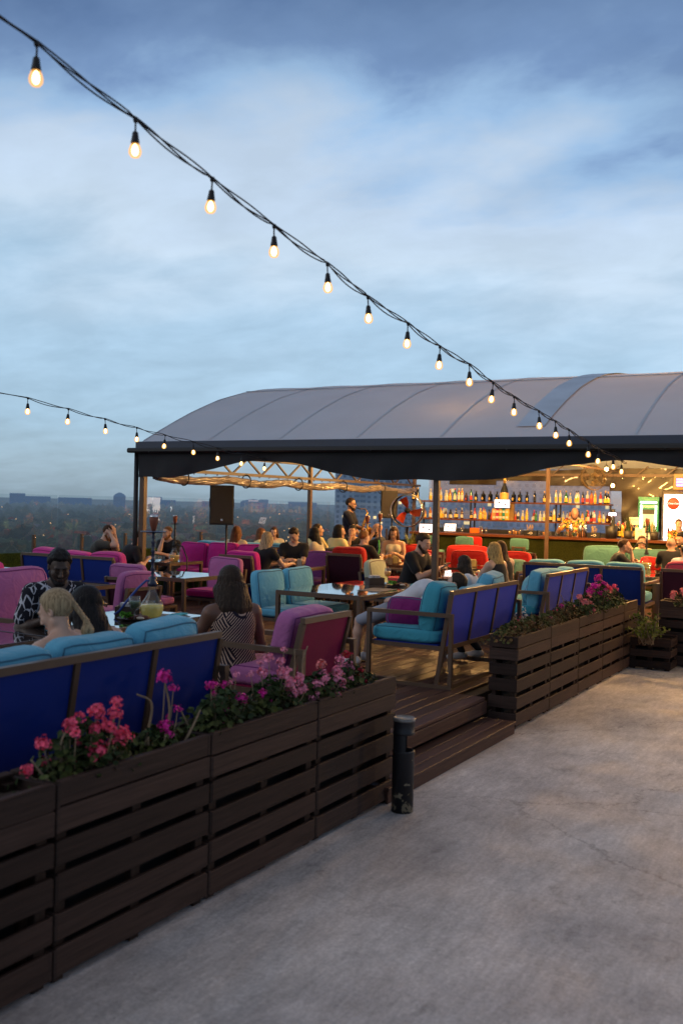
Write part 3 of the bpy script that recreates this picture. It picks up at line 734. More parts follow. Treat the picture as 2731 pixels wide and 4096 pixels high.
def pip(c):
    n = c.name+'_piping'
    if n in _M: return _M[n]
    bc = {'light_blue_fabric': (.04, .15, .24), 'teal_fabric': (.02, .12, .18), 'lilac_fabric': (.17, .03, .17), 'magenta_fabric': (.22, .004, .12), 'pink_fabric': (.26, .01, .12),
          'red_fabric': (.3, .006, .006), 'sage_fabric': (.06, .15, .10)}.get(c.name, (.12, .06, .08))
    return mat(n, bc, .8)
def cush(parent, name, c, d, mt, axis, rx=0.0, seed=0, puff=.25, rz=0.0, n=9, pipe=.006):
    q = MB(); M = Matrix.Rotation(rz, 3, 'Z') @ Matrix.Rotation(rx, 3, 'X')
    q.cushion(c, d, puff, M, axis=axis, seed=seed, n=n, pipe=pipe); return q.build(name, [mt, pip(mt)], parent)
FH = .92
def sofa(label, loc, rz, W=1.8, n=3, panel=P_BLUE, cm=C_BLUE, cat='sofa', group=None, name='sofa', seatm=None, seed=0, jig=0.0, backs=True, frame=M_BRN, lean=.13, ch=.50):
    r = empty(name, loc, rz, label, cat, group); seatm = seatm or cm; D_ = .84; rg = random.Random(seed*13+n)
    h = W/2
    # back frame
    q = MB()
    q.beam((-h+.02, .0, FH-.02), (h-.02, .0, FH-.02), .04, .04)
    y38 = lean*(1-(.38/FH))
    q.beam((-h+.04, y38, .37), (h-.04, y38, .37), .036, .04)
    for k in range(n+1):
        x = -h+.022 + (W-.044)*k/n
        if k in (0, n): q.beam((x, lean, .02), (x, .0, FH-.041), .036, .04, up=(0, 1, 0))
        else: q.beam((x, y38*.98, .39), (x, .0, FH-.041), .036, .036, up=(0, 1, 0))
    q.build('back_frame', frame, r)
    q = MB()
    q.beam((-h+.042, D_-.02, .375), (h-.042, D_-.02, .375), .036, .04)
    for s in (-1, 1): q.beam((s*(h-.021), y38+.02, .375), (s*(h-.021), D_-.04, .375), .034, .04)
    q.beam((-h+.04, -.0, .02), (h-.04, -.0, .02), .036, .036)
    q.build('seat_frame', frame, r)
    for s in (-1, 1):
        q = MB(); x = s*(h+.012)
        q.beam((x, D_, 0), (x, D_, .672), .038, .038, up=(0, 1, 0)); q.beam((x, -.02, 0), (x, -.02, .672), .038, .038, up=(0, 1, 0))
        q.beam((x, D_+.019, .69), (x, -.039, .69), .046, .036); q.beam((x, D_-.02, .018), (x, 0, .018), .036, .034)
        q.build('armrest', frame, r)
    for k in range(n):
        x0 = -h+.044+(W-.044)*k/n; x1 = -h+(W-.044)*(k+1)/n
        q = MB(); q.add([(x0, y38-.006, .39), (x1, y38-.006, .39), (x1, -.004, FH-.042), (x0, -.004, FH-.042)], [(0, 1, 2, 3)])
        q.add([(x0, y38+.006, .39), (x1, y38+.006, .39), (x1, .008, FH-.042), (x0, .008, FH-.042)], [(3, 2, 1, 0)])
        q.build('back_panel', panel, r)
    q = MB(); q.box((0, D_/2+.05, .392), (W-.06, D_-.16, .02)); q.build('seat_panel', P_BLUE if panel in (P_BLUE, P_LAV) else P_MAR, r)
    cw = (W-.06)/n
    for k in range(n):
        x = -h+.03+cw*(k+.5)
        cush(r, 'seat_cushion', (x, D_/2+.075, .47), (cw-.004, D_-.10, .15), seatm, 2, seed=seed*7+k, puff=.18)
    if backs:
        ang = math.atan2(lean, FH)
        for k in range(n):
            x = -h+.03+cw*(k+.5); jx = rg.uniform(-jig, jig)
            cush(r, 'back_cushion', (x+jx*.2, .205+rg.uniform(0, .3)*jig, .48+ch/2+rg.uniform(-.3, .3)*jig), (cw-.008, .19, ch), cm, 1, rx=ang+rg.uniform(-.25, .25)*jig*2, seed=seed*11+k+50, puff=.42, rz=rg.uniform(-1, 1)*jig)
    return r
def lounge_chair(label, loc, rz, W=.62, cm=C_BLUE, panel=P_BLUE, group=None, seed=0, sidem=None, name='lounge_chair', h=.90, frame=M_BRN, seatm=None):
    r = empty(name, loc, rz, label, 'armless chair', group); hw = W/2; D_ = .72; lean = .12
    q = MB()
    for s in (-1, 1):
        q.beam((s*(hw-.02), lean, .0), (s*(hw-.02), 0, h-.16), .034, .04, up=(0, 1, 0))
    q.beam((-hw+.037, 0.01, h-.18), (hw-.037, 0.01, h-.18), .034, .036); q.build('back_frame', frame, r)
    q = MB(); q.add([(-hw+.04, .075, .3), (hw-.04, .075, .3), (hw-.04, .012, h-.2), (-hw+.04, .012, h-.2)], [(0, 1, 2, 3)]); q.build('back_panel', panel, r)
    for s in (-1, 1):
        q = MB(); q.beam((s*(hw-.02), D_, 0), (s*(hw-.02), D_, .33), .036, .036, up=(0, 1, 0)); q.build('leg', frame, r)
    q = MB(); q.beam((-hw, D_, .35), (hw, D_, .35), .036, .036)
    for s in (-1, 1): q.beam((s*(hw-.019), .06, .35), (s*(hw-.019), D_-.02, .35), .036, .036)
    q.box((0, .4, .362), (W-.08, .6, .012), mi=1); q.build('seat_frame', [frame, panel], r)
    cush(r, 'seat_cushion', (0, .42, .425), (W-.01, .66, .11), seatm or cm, 2, seed=seed, puff=.15)
    cush(r, 'back_cushion', (0, .135, .66), (W+.005, .13, .50), sidem or cm, 1, rx=.14, seed=seed+5, puff=.2)
    return r
def mat_tabletop():
    m, t, b = nt('smoked_glass_top')
    tc = N(t, 'ShaderNodeTexCoord'); n = N(t, 'ShaderNodeTexNoise', i_Scale=7.0, i_Detail=5.0); t.links.new(tc.outputs['Object'], n.inputs['Vector'])
    r = N(t, 'ShaderNodeMapRange'); r.inputs['To Min'].default_value = .02; r.inputs['To Max'].default_value = .07; t.links.new(n.outputs['Fac'], r.inputs['Value']); t.links.new(r.outputs[0], b.inputs['Roughness'])
    b.inputs['Base Color'].default_value = (.055, .046, .042, 1); b.inputs['IOR'].default_value = 1.8; b.inputs['Coat Weight'].default_value = 1.0; b.inputs['Coat Roughness'].default_value = .02
    b.inputs['Coat IOR'].default_value = 1.7
    return m
M_TOP = mat_tabletop()
def table(label, x0, x1, y0, y1, group=None, h=.72, z=DK):
    cx, cy = (x0+x1)/2, (y0+y1)/2; r = empty('lounge_table', (cx, cy, z), 0, label, 'table', group); a, b_ = (x1-x0)/2, (y1-y0)/2
    q = MB(); q.bev((0, 0, h-.004), (2*a-.006, 2*b_-.006, .008), .002); q.build('glass_top', M_TOP, r)
    q = MB(); g = .045
    for s in (-1, 1):
        q.bev((0, s*(b_-g/2), h-.008-.0225), (2*a, g, .045), .003); q.bev((s*(a-g/2), 0, h-.008-.0225), (g, 2*b_-2*g, .045), .003)
    q.box((0, 0, h-.016), (2*a-2*g, 2*b_-2*g, .012)); q.build('top_frame', M_BRN, r)
    for sx_ in (-1, 1):
        for sy_ in (-1, 1):
            q = MB(); q.bev((sx_*(a-g/2), sy_*(b_-g/2), (h-.053)/2), (g, g, h-.053), .003); q.build('leg', M_BRN, r)
    return r
R90 = PI/2
GS = 'blue sofas set around the terrace tables'
# facing -x: rz=+90deg, facing +x: -90deg, facing -y: 180deg, facing +y: 0
S0 = sofa('dark blue backed sofa nearest the camera with light blue cushions and two seated women', (-3.62, 4.03, DK), R90, 1.86, 3, P_BLUE, C_BLUE, group=GS, seed=1, jig=.10, ch=.49)
[c for c in S0.children if c.name.startswith('back_cushion')][-1].location.z += .025
S1 = sofa('blue backed sofa beside the deck entrance with a boy slouched in it', (-3.66, 9.52, DK), R90, 1.86, 3, P_LAV, C_BLUE, group=GS, seed=2, jig=.12, seatm=C_TEAL, backs=False)
cush(S1, 'back_cushion', (-.66, .24, .735), (.46, .21, .50), C_TEAL, 1, rx=.18, seed=71, puff=.42)
cush(S1, 'back_cushion', (-.02, .15, .69), (.64, .17, .46), C_BLUE, 1, rx=.12, seed=72, puff=.4)
cush(S1, 'back_cushion', (.60, .22, .78), (.56, .19, .48), C_BLUE, 1, rx=.26, seed=73, puff=.45, rz=.12)
S2 = sofa('blue sofa with lavender back panels and pale cushions behind the dry flower planters', (-3.72, 12.55, DK), R90, 1.78, 3, P_LAV, C_BLUE, group=GS, seed=3, jig=.16, seatm=C_TEAL)
S5 = sofa('dark blue backed sofa seen from behind, right behind the pink geranium planter', (-4.0, 14.1, DK), 0, 1.75, 3, P_BLUE, C_BLUE, group=GS, seed=4, jig=.08)
S3 = sofa('dark blue backed sofa with hot pink cushions at the left by the turf wall', (-9.98, 10.05, DK), 0, 1.75, 3, P_BLUE, C_PINK, group='pink sofas', seed=5, jig=.08)
S4 = sofa('magenta sofa facing the camera below the left loudspeaker', (-10.25, 14.25, DK), PI, 1.95, 3, P_BLUE, C_MAG, group='pink sofas', seed=6, jig=.06)
S7 = sofa('pale blue sofa back to back with the magenta sofa under the loudspeaker', (-10.3, 14.62, DK), 0, 2.3, 3, P_BLUE, C_BLUE, group=GS, seed=7, jig=.05)
G1 = sofa('sage green sofa facing the camera before the bar, left of the two', (-4.35, 18.55, DK), PI, 1.7, 2, P_BLUE, C_SAGE, group='sage green sofas by the bar', seed=8, jig=.05, ch=.56)
G2 = sofa('sage green sofa facing the camera at the right edge, behind the man in white', (-2.75, 17.9, DK), PI, 1.5, 2, P_BLUE, C_SAGE, group='sage green sofas by the bar', seed=9, jig=.05, ch=.56)
# armchairs
A3 = sofa('lilac armchair with a maroon back under the woman in the striped dress', (-3.58, 6.17, DK), R90, .70, 1, P_MAR, C_LIL, 'armchair', 'armchairs with maroon backs', 'armchair', seed=10, lean=.2, ch=.48, frame=M_BRN)
A8 = sofa('lilac armchair at the far left behind the man in the patterned shirt', (-7.1, 6.25, DK), -R90, .95, 1, P_MAR, C_LIL, 'armchair', 'armchairs with maroon backs', 'armchair', seed=11, ch=.6)
A11 = sofa('wine backed armchair with a red seat behind the two empty blue chairs', (-7.70, 13.75, DK), 0, .66, 1, P_WINE, C_RED, 'armchair', 'armchairs with maroon backs', 'armchair', seed=12, ch=.55)
A14 = sofa('wine backed armchair with a rose cushion at the right edge behind the corner planter', (-2.5, 14.15, DK), 0, .84, 1, P_WINE, C_ROSE, 'armchair', 'armchairs with maroon backs', 'armchair', seed=13, ch=.54)
A9 = sofa('magenta armchair with a maroon back, left of the blonde woman', (-8.5, 11.95, DK), 0, .62, 1, P_WINE, C_MAG, 'armchair', 'armchairs with maroon backs', 'armchair', seed=14, ch=.5)
C1 = lounge_chair('empty light blue armless chair on the left of the two at the white reflecting table', (-6.72, 9.95, DK), -R90, seed=1, group='blue armless chairs')
C2 = lounge_chair('empty light blue armless chair on the right of the two at the white reflecting table', (-6.72, 10.62, DK), -R90, seed=2, group='blue armless chairs')
C12 = lounge_chair('blue armless chair with a warm-lit cream back cushion left of the man with the phone', (-6.78, 12.85, DK), -R90, seed=3, group='blue armless chairs', sidem=C_LITCREAM, W=.56)  # cream tone puts the warm light into the blue cushion's colour
C5 = lounge_chair('lilac armless chair seen from behind, just left of the big hookah', (-7.28, 8.52, DK), R90, .58, C_LIL, P_WINE, 'lilac armless chairs', 4)
C4 = lounge_chair('lilac armless chair with its back to the camera at the empty square table', (-8.35, 9.35, DK), 0, .56, C_LIL, P_WINE, 'lilac armless chairs', 5)
C6 = lounge_chair('lilac armless chair facing the camera behind the square table right of the hookah', (-8.42, 11.72, DK), PI, .56, C_LIL, P_BLUE, 'lilac armless chairs', 6, seatm=C_MAG)
C7 = lounge_chair('pink armless chair cut by the left picture edge above the lilac armchair', (-9.85, 8.45, DK), 0, .58, C_PINK, P_WINE, 'lilac armless chairs', 7)
C10 = lounge_chair('violet armless chair with a coral edge behind the man in the black tee', (-8.42, 14.42, DK), PI, .62, C_VIO, P_BLUE, seed=8)
C15 = lounge_chair('pale green armless chair right of the two long-haired women', gxy(2100, 15.4)+(DK,), R90, .58, C_SAGE, P_BLUE, seed=9)
# red group before the bar
def redchair(px, w_, face, W, n, label, seed, cm=C_RED, ch=.48):
    x, y = gxy(px, w_)
    return sofa(label, (x, y, DK), face, W, n, P_WINE, cm, 'armchair' if n == 1 else 'sofa', 'red seats before the bar', 'red_armchair' if n == 1 else 'red_sofa', seed=seed, jig=.05, ch=ch)
redchair(1897, 17.6, PI, .74, 1, 'red armchair facing the camera behind the small table left of the blonde woman', 21)
redchair(1890, 19.6, PI, .95, 1, 'farther red armchair behind, just in front of the red and green bar stools', 22)
redchair(2062, 17.6, PI, .80, 1, 'red armchair facing the camera right of the brunette woman', 23)
redchair(1738, 17.2, PI-.5, .62, 1, 'red armchair standing behind the post right of the man with the phone', 24)
redchair(1735, 15.8, R90, .64, 1, 'rose red armchair right behind the bearded man with the phone', 25, C_ROSE)
redchair(1660, 19.4, PI, .8, 1, 'red armchair behind the woman in the white halter top', 26)
redchair(1345, 17.4, 0, .62, 1, 'sage cushioned armchair under the man in the pale shirt, before the saxophonist', 27, C_SAGE)
# tables
GT = 'brown tables with smoked glass tops'
T1 = table('long brown table whose glass top mirrors the sky, steak plate on it', -6.17, -5.08, 9.46, 11.34, GT)
T2 = table('long glass-topped table holding the big hookah and a plate of food', -6.05, -5.22, 5.15, 6.93, GT)
T2b = table('glass-topped table at the left edge in front of the blonde woman', -6.05, -5.22, 3.3, 5.12, GT)
T3 = table('empty square glass table between the lilac armless chairs', -8.86, -7.88, 9.98, 10.95, GT)
T4 = table('brown table with a white napkin holder behind the man in the patterned shirt', -8.9, -7.92, 7.05, 8.87, GT)
T5 = table('empty table before the hot pink sofa at the far left', -11.7, -10.07, 9.0, 9.75, GT)
T6 = table('square table where three men sit with a hookah and carafe', -10.95, -9.97, 12.25, 13.1, GT)
T7 = table('table where the blonde woman and the man in black hold hands', -8.9, -7.88, 12.62, 13.5, GT)
T8 = table('long table where the bearded man leans with his phone', -6.1, -5.1, 12.55, 14.4, GT)
x, y = gxy(1860, 16.4); T10 = table('small table with a yellow-lit napkin holder in front of the red armchair', x-.45, x+.45, y-.4, y+.4, GT)
x, y = gxy(2060, 16.6); T11 = table('small empty table in front of the right red armchair', x-.4, x+.4, y-.4, y+.4, GT)
x, y = gxy(1540, 16.9); T12 = table('table with two hookahs and glasses before the halter top woman', x-.7, x+.6, y-.35, y+.45, GT)
T13 = table('table hidden behind the blue sofa with a straw glass on it', -4.9, -3.2, 15.25, 16.1, GT)
x, y = gxy(2600, 16.4); T14 = table('bright yellow-lit table right of the blue sofa with a small glass', x-.2, x+.9, y-.5, y+.3, GT)
x, y = gxy(1060, 18.3); T15 = table('table of the girls by the glass screen below the left truss', x-.5, x+.5, y-.4, y+.4, GT)
# loose pillows
q = MB(); q.cushion((0, 0, 0), (.44, .13, .31), .9, axis=1, seed=3, pw=4, pipe=.004); o = q.build('throw_pillow', [C_PLUM, pip(C_BLUE)]); o.location = (-4.22, 8.86, DK+.655); o.rotation_euler = (-.22, .06, .10)
tag(o, 'plum and light blue throw pillow lying inside the near armrest of the middle sofa', 'pillow')
q = MB(); q.cushion((0, 0, 0), (.40, .13, .40), .9, axis=1, seed=4, pw=4, pipe=.004); o = q.build('throw_pillow', [C_BLUE, pip(C_LIL)]); o.location = (-4.0, 11.95, DK+.72); o.rotation_euler = (.35, .1, R90+.2)
tag(o, 'light blue throw pillow leaning in the near corner of the sofa behind the dry planters', 'pillow')
q = MB(); q.cushion((0, 0, 0), (.36, .12, .36), .8, axis=1, seed=5, pw=4, pipe=.004); o = q.build('throw_pillow', [C_RED, pip(C_RED)]); x, y = gxy(2605, 17.6); o.location = (x, y, DK+.72); o.rotation_euler = (.2, 0, .1)
tag(o, 'small red throw pillow on the sage green sofa at the right', 'pillow')
# bar stools
def stool(px, w_, cm, panel, label, face=0.0, y=None):
    x, yy_ = gxy(px, w_); r = empty('bar_stool', (x, yy_, DK), face, label, 'bar stool', 'bar stools along the counter')
    q = MB(); 
    for sx_ in (-1, 1):
        for sy_ in (-1, 1): q.beam((sx_*.2, sy_*.19, 0), (sx_*.18, sy_*.17, .70), .035, .035, up=(0, 1, 0))
    for s in (-1, 1): q.beam((-.19, s*.18, .25), (.19, s*.18, .25), .03, .03); q.beam((s*.19, -.18, .25), (s*.19, .18, .25), .03, .03)
    q.build('stool_frame', M_BRN, r)
    q = MB()
    for s in (-1, 1):
        q.beam((s*.12, -.19, .70), (s*.12, -.215, .92), .05, .03, up=(0, 1, 0))
    q.beam((-.14, -.205, .90), (.14, -.205, .90), .03, .03)
    q.build('back_support', M_BRN, r)
    cush(r, 'seat_cushion', (0, 0, .75), (.44, .42, .09), cm, 2, seed=3, puff=.15, n=5, pipe=0)
    cush(r, 'back_cushion', (0, -.17, .96), (.40, .07, .25), cm, 1, seed=5, puff=.15, n=5, pipe=0); return r
stool(1905, 20.9, C_RED, P_BLUE, 'bar stool with a bright red back in front of the counter')
stool(1872, 20.9, C_SAGE, P_BLUE, 'sage green bar stool partly behind the red one at the counter')
stool(2090, 20.4, C_SAGE, P_BLUE, 'sage green bar stool on its own at the middle of the counter')
stool(1732, 20.9, C_SAGE, P_BLUE, 'sage green bar stool behind the left front post')
# ------------------------------------------------------------------ people: one smooth implicit surface per figure
def surface_nets(Fd, org, h):
    nx, ny, nz = Fd.shape; S = Fd < 0
    c = np.stack([S[i:nx-1+i, j:ny-1+j, k:nz-1+k] for i in (0, 1) for j in (0, 1) for k in (0, 1)]).sum(0)
    act = (c > 0) & (c < 8)
    if not act.any(): return np.zeros((0, 3)), np.zeros((0, 4), int)
    idx = -np.ones(act.shape, dtype=np.int64); A = np.argwhere(act); idx[act] = np.arange(len(A))
    acc = np.zeros((len(A), 3)); cnt = np.zeros(len(A))
    cor = [(i, j, k) for i in (0, 1) for j in (0, 1) for k in (0, 1)]
    vals = {q: Fd[A[:, 0]+q[0], A[:, 1]+q[1], A[:, 2]+q[2]] for q in cor}
    for a in cor:
        for ax in range(3):
            if a[ax] == 1: continue
            b = list(a); b[ax] = 1; b = tuple(b)
            va, vb = vals[a], vals[b]; m = (va < 0) != (vb < 0)
            t = va/(va-vb+1e-12); p = np.zeros((len(A), 3)); p[:] = a; p[:, ax] = t
            acc[m] += p[m]; cnt[m] += 1
    V = (A + acc/np.maximum(cnt, 1)[:, None])*h + org
    Q = []
    for ax in range(3):
        o1, o2 = (ax+1) % 3, (ax+2) % 3
        sl0 = [slice(None)]*3; sl1 = [slice(None)]*3
        sl0[ax] = slice(0, -1); sl1[ax] = slice(1, None)
        ch = S[tuple(sl0)] != S[tuple(sl1)]
        E = np.argwhere(ch); E = E[(E[:, o1] > 0) & (E[:, o2] > 0) & (E[:, o1] < Fd.shape[o1]-1) & (E[:, o2] < Fd.shape[o2]-1)]
        if len(E) == 0: continue
        def cell(d1, d2):
            e = E.copy(); e[:, o1] -= d1; e[:, o2] -= d2; return idx[e[:, 0], e[:, 1], e[:, 2]]
        q = np.stack([cell(1, 1), cell(0, 1), cell(0, 0), cell(1, 0)], 1)
        ins = S[E[:, 0], E[:, 1], E[:, 2]]
        q[~ins] = q[~ins][:, ::-1]; Q.append(q)
    Q = np.vstack(Q); Q = Q[(Q >= 0).all(1)]
    return V, Q
class SDF:
    def __init__(s): s.pr = []
    def cap(s, a, b, ra, rb=None, k=.03): s.pr.append(('c', np.array(a, float), np.array(b, float), ra, ra if rb is None else rb, k)); return s
    def ell(s, c, r, Rm=None, k=.03, sub=False): s.pr.append(('e', np.array(c, float), np.array(r, float), np.eye(3) if Rm is None else np.array(Rm), k, sub)); return s
    def bounds(s):
        lo = np.full(3, 1e9); hi = -lo
        for p in s.pr:
            if p[0] == 'c':
                r = max(p[3], p[4]); lo = np.minimum(lo, np.minimum(p[1], p[2])-r); hi = np.maximum(hi, np.maximum(p[1], p[2])+r)
            elif not p[5]: r = p[2].max(); lo = np.minimum(lo, p[1]-r); hi = np.maximum(hi, p[1]+r)
        return lo, hi
    def mesh(s, h, lo=None, hi=None, clip=None, noise=0.0, ns=(75, 75, 75)):
        l0, h0 = s.bounds(); lo = l0-3*h if lo is None else np.maximum(lo, l0-3*h); hi = h0+3*h if hi is None else np.minimum(hi, h0+3*h)
        n = np.maximum(4, np.ceil((hi-lo)/h).astype(int)+1)
        X = [lo[i]+h*np.arange(n[i]) for i in range(3)]
        Fd = np.full(tuple(n), .2)
        for p in s.pr:
            mg = .09
            if p[0] == 'c': r = max(p[3], p[4]); a = np.minimum(p[1], p[2])-r-mg; b = np.maximum(p[1], p[2])+r+mg
            else: r = p[2].max(); a = p[1]-r-mg; b = p[1]+r+mg
            i0 = np.clip(np.floor((a-lo)/h).astype(int), 0, n-1); i1 = np.clip(np.ceil((b-lo)/h).astype(int)+1, 1, n)
            if (i1 <= i0).any(): continue
            sl = tuple(slice(i0[i], i1[i]) for i in range(3))
            G = np.stack(np.meshgrid(*[X[i][i0[i]:i1[i]] for i in range(3)], indexing='ij'), -1)
            if p[0] == 'c':
                d = p[2]-p[1]; L2 = max(1e-9, d@d); t = np.clip(((G-p[1])@d)/L2, 0, 1)
                D = np.linalg.norm(G-(p[1]+t[..., None]*d), axis=-1)-(p[3]+(p[4]-p[3])*t); k = p[5]
                sub = False
            else:
                Y = (G-p[1])@p[3]; k0 = np.linalg.norm(Y/p[2], axis=-1); k1 = np.linalg.norm(Y/(p[2]**2), axis=-1)
                D = np.where(k1 > 1e-9, k0*(k0-1)/np.maximum(k1, 1e-9), -p[2].min()); k = p[4]; sub = p[5]
            f = Fd[sl]
            if sub:
                hh = np.clip(.5-.5*(f+D)/k, 0, 1); Fd[sl] = f*(1-hh)+(-D)*hh+k*hh*(1-hh)
            else:
                hh = np.clip(.5+.5*(f-D)/k, 0, 1); Fd[sl] = f*(1-hh)+D*hh-k*hh*(1-hh)
        if clip is not None or noise:
            G = np.stack(np.meshgrid(*X, indexing='ij'), -1)
            if noise:
                P = G*np.array(ns, float)
                Fd = Fd + noise*(np.sin(P[..., 0]+1.3*np.sin(P[..., 1]))*np.sin(P[..., 1]*1.1+np.sin(P[..., 2]*.7))*np.sin(P[..., 2]*.9+.5))
            if clip is not None:
                cf = clip(G); tp = getattr(clip, 'taper', 0)
                if tp: Fd = Fd + tp*np.clip(1+cf/.032, 0, 1)**1.5
                Fd = np.maximum(Fd, cf)
        return surface_nets(Fd, lo, h)
def skinmat(name, col, lip):
    if name in _M: return _M[name]
    m, t, b = nt(name); _M[name] = m
    tc = N(t, 'ShaderNodeTexCoord'); n = N(t, 'ShaderNodeTexNoise', i_Scale=18.0, i_Detail=5.0); t.links.new(tc.outputs['Object'], n.inputs['Vector'])
    v = N(t, 'ShaderNodeMapRange'); v.inputs['To Min'].default_value = .86; v.inputs['To Max'].default_value = 1.12; t.links.new(n.outputs['Fac'], v.inputs['Value'])
    s = N(t, 'ShaderNodeVectorMath', operation='SCALE'); s.inputs[0].default_value = col; t.links.new(v.outputs[0], s.inputs['Scale']); t.links.new(s.outputs[0], b.inputs['Base Color'])
    b.inputs['Roughness'].default_value = .48; b.inputs['Subsurface Weight'].default_value = .12; b.inputs['Subsurface Radius'].default_value = (.012, .005, .003)
    b.inputs['Specular IOR Level'].default_value = .45
    mat(name+'_lip', lip, .4, var=.1)
    return m
SK_L = skinmat('fair_skin', (.56, .34, .25), (.42, .14, .12)); SK_M = skinmat('tanned_skin', (.44, .25, .17), (.32, .11, .09))
SK_B = skinmat('brown_skin', (.15, .07, .045), (.12, .045, .04)); SK_D = skinmat('dark_skin', (.062, .035, .025), (.05, .022, .02))
M_EYE = mat('eye_white', (.36, .34, .32), .3); M_IRIS = mat('dark_iris', (.02, .014, .01), .15)
def hairmat(name, c, c2):
    if name in _M: return _M[name]
    m, t, b = nt(name); _M[name] = m
    tc = N(t, 'ShaderNodeTexCoord'); mp = N(t, 'ShaderNodeMapping'); mp.inputs['Scale'].default_value = (1, 1, .07); t.links.new(tc.outputs['Object'], mp.inputs['Vector'])
    n = N(t, 'ShaderNodeTexNoise', i_Scale=85.0, i_Detail=5.0, i_Roughness=.65, i_Distortion=.4); t.links.new(mp.outputs[0], n.inputs['Vector'])
    r = N(t, 'ShaderNodeMapRange'); r.inputs['From Min'].default_value = .32; r.inputs['From Max'].default_value = .68; t.links.new(n.outputs['Fac'], r.inputs['Value'])
    mx = N(t, 'ShaderNodeMix', data_type='RGBA'); mx.inputs[6].default_value = (*c, 1); mx.inputs[7].default_value = (*c2, 1); t.links.new(r.outputs[0], mx.inputs[0]); t.links.new(mx.outputs[2], b.inputs['Base Color'])
    b.inputs['Roughness'].default_value = .5; b.inputs['Specular IOR Level'].default_value = .16
    bp = N(t, 'ShaderNodeBump'); bp.inputs['Strength'].default_value = .9; bp.inputs['Distance'].default_value = .008; t.links.new(n.outputs['Fac'], bp.inputs['Height']); t.links.new(bp.outputs[0], b.inputs['Normal'])
    return m
H_BLK = hairmat('black_hair', (.006, .005, .006), (.02, .016, .016)); H_DBR = hairmat('dark_brown_hair', (.016, .010, .007), (.05, .03, .02))
H_BRN = hairmat('brown_hair', (.028, .013, .007), (.10, .048, .022)); H_AUB = hairmat('auburn_hair', (.06, .022, .01), (.20, .08, .03))
H_BLD = hairmat('blonde_hair', (.17, .09, .028), (.66, .42, .15)); H_ASH = hairmat('ash_blonde_hair', (.15, .10, .055), (.52, .38, .22)); H_GIN = hairmat('ginger_hair', (.12, .05, .018), (.28, .13, .05))
def pattern_mat(name, base, line, kind):
    if name in _M: return _M[name]
    m, t, b = nt(name); _M[name] = m
    tc = N(t, 'ShaderNodeTexCoord')
    if kind == 'weave':
        outs = []
        for rot, s_ in ((.5, 11), (-.75, 11)):
            mp = N(t, 'ShaderNodeMapping'); mp.inputs['Rotation'].default_value = (.3, rot, rot); t.links.new(tc.outputs['Object'], mp.inputs['Vector'])
            wv_ = N(t, 'ShaderNodeTexWave', i_Scale=s_*1.7, i_Distortion=1.6, i_Detail=1.0); wv_.inputs['Detail Scale'].default_value = .6; t.links.new(mp.outputs[0], wv_.inputs['Vector']); outs.append(wv_.outputs['Fac'])
        vo = N(t, 'ShaderNodeTexVoronoi', i_Scale=8.5); t.links.new(tc.outputs['Object'], vo.inputs['Vector'])
        st_ = N(t, 'ShaderNodeSeparateColor'); t.links.new(vo.outputs['Color'], st_.inputs[0])
        gt = N(t, 'ShaderNodeMath', operation='GREATER_THAN'); gt.inputs[1].default_value = .5; t.links.new(st_.outputs[0], gt.inputs[0])
        sel = N(t, 'ShaderNodeMix', data_type='FLOAT'); t.links.new(gt.outputs[0], sel.inputs[0]); t.links.new(outs[0], sel.inputs[2]); t.links.new(outs[1], sel.inputs[3])
        g2 = N(t, 'ShaderNodeMath', operation='GREATER_THAN'); g2.inputs[1].default_value = .70; t.links.new(sel.outputs[0], g2.inputs[0]); fac = g2.outputs[0]
    elif kind == 'lines':
        vo = N(t, 'ShaderNodeTexVoronoi', i_Scale=17.0); vo.feature = 'DISTANCE_TO_EDGE'; vo.distance = 'EUCLIDEAN'; mpv = N(t, 'ShaderNodeMapping'); mpv.inputs['Scale'].default_value = (1.0, 1.4, .55); mpv.inputs['Rotation'].default_value = (.5, .3, .4); t.links.new(tc.outputs['Object'], mpv.inputs['Vector']); t.links.new(mpv.outputs[0], vo.inputs['Vector'])
        nv = N(t, 'ShaderNodeTexNoise', i_Scale=14.0); t.links.new(tc.outputs['Object'], nv.inputs['Vector'])
        th_ = N(t, 'ShaderNodeMapRange'); th_.inputs['From Min'].default_value = .42; th_.inputs['From Max'].default_value = .56; th_.inputs['To Max'].default_value = .085; t.links.new(nv.outputs['Fac'], th_.inputs['Value'])
        g2 = N(t, 'ShaderNodeMath', operation='LESS_THAN'); t.links.new(th_.outputs[0], g2.inputs[1]); t.links.new(vo.outputs['Distance'], g2.inputs[0]); fac = g2.outputs[0]
    else:
        vo = N(t, 'ShaderNodeTexVoronoi', i_Scale=42.0); t.links.new(tc.outputs['Object'], vo.inputs['Vector'])
        rp = N(t, 'ShaderNodeValToRGB'); rp.color_ramp.interpolation = 'CONSTANT'; el = rp.color_ramp.elements
        cols = [(.02, .05, .02), (.75, .42, .04), (.65, .12, .03), (.06, .18, .05), (.8, .6, .25), (.02, .02, .02)]
        el[0].color = (*cols[0], 1); el[1].position = .85; el[1].color = (*cols[5], 1)
        for i, p in enumerate((.2, .4, .55, .7)): q = el.new(p); q.color = (*cols[i+1], 1)
        sp = N(t, 'ShaderNodeSeparateColor'); t.links.new(vo.outputs['Color'], sp.inputs[0]); t.links.new(sp.outputs[0], rp.inputs[0]); t.links.new(rp.outputs[0], b.inputs['Base Color']); fac = None
    if fac is not None:
        mx = N(t, 'ShaderNodeMix', data_type='RGBA'); mx.inputs[6].default_value = (*base, 1); mx.inputs[7].default_value = (*line, 1); t.links.new(fac, mx.inputs[0]); t.links.new(mx.outputs[2], b.inputs['Base Color'])
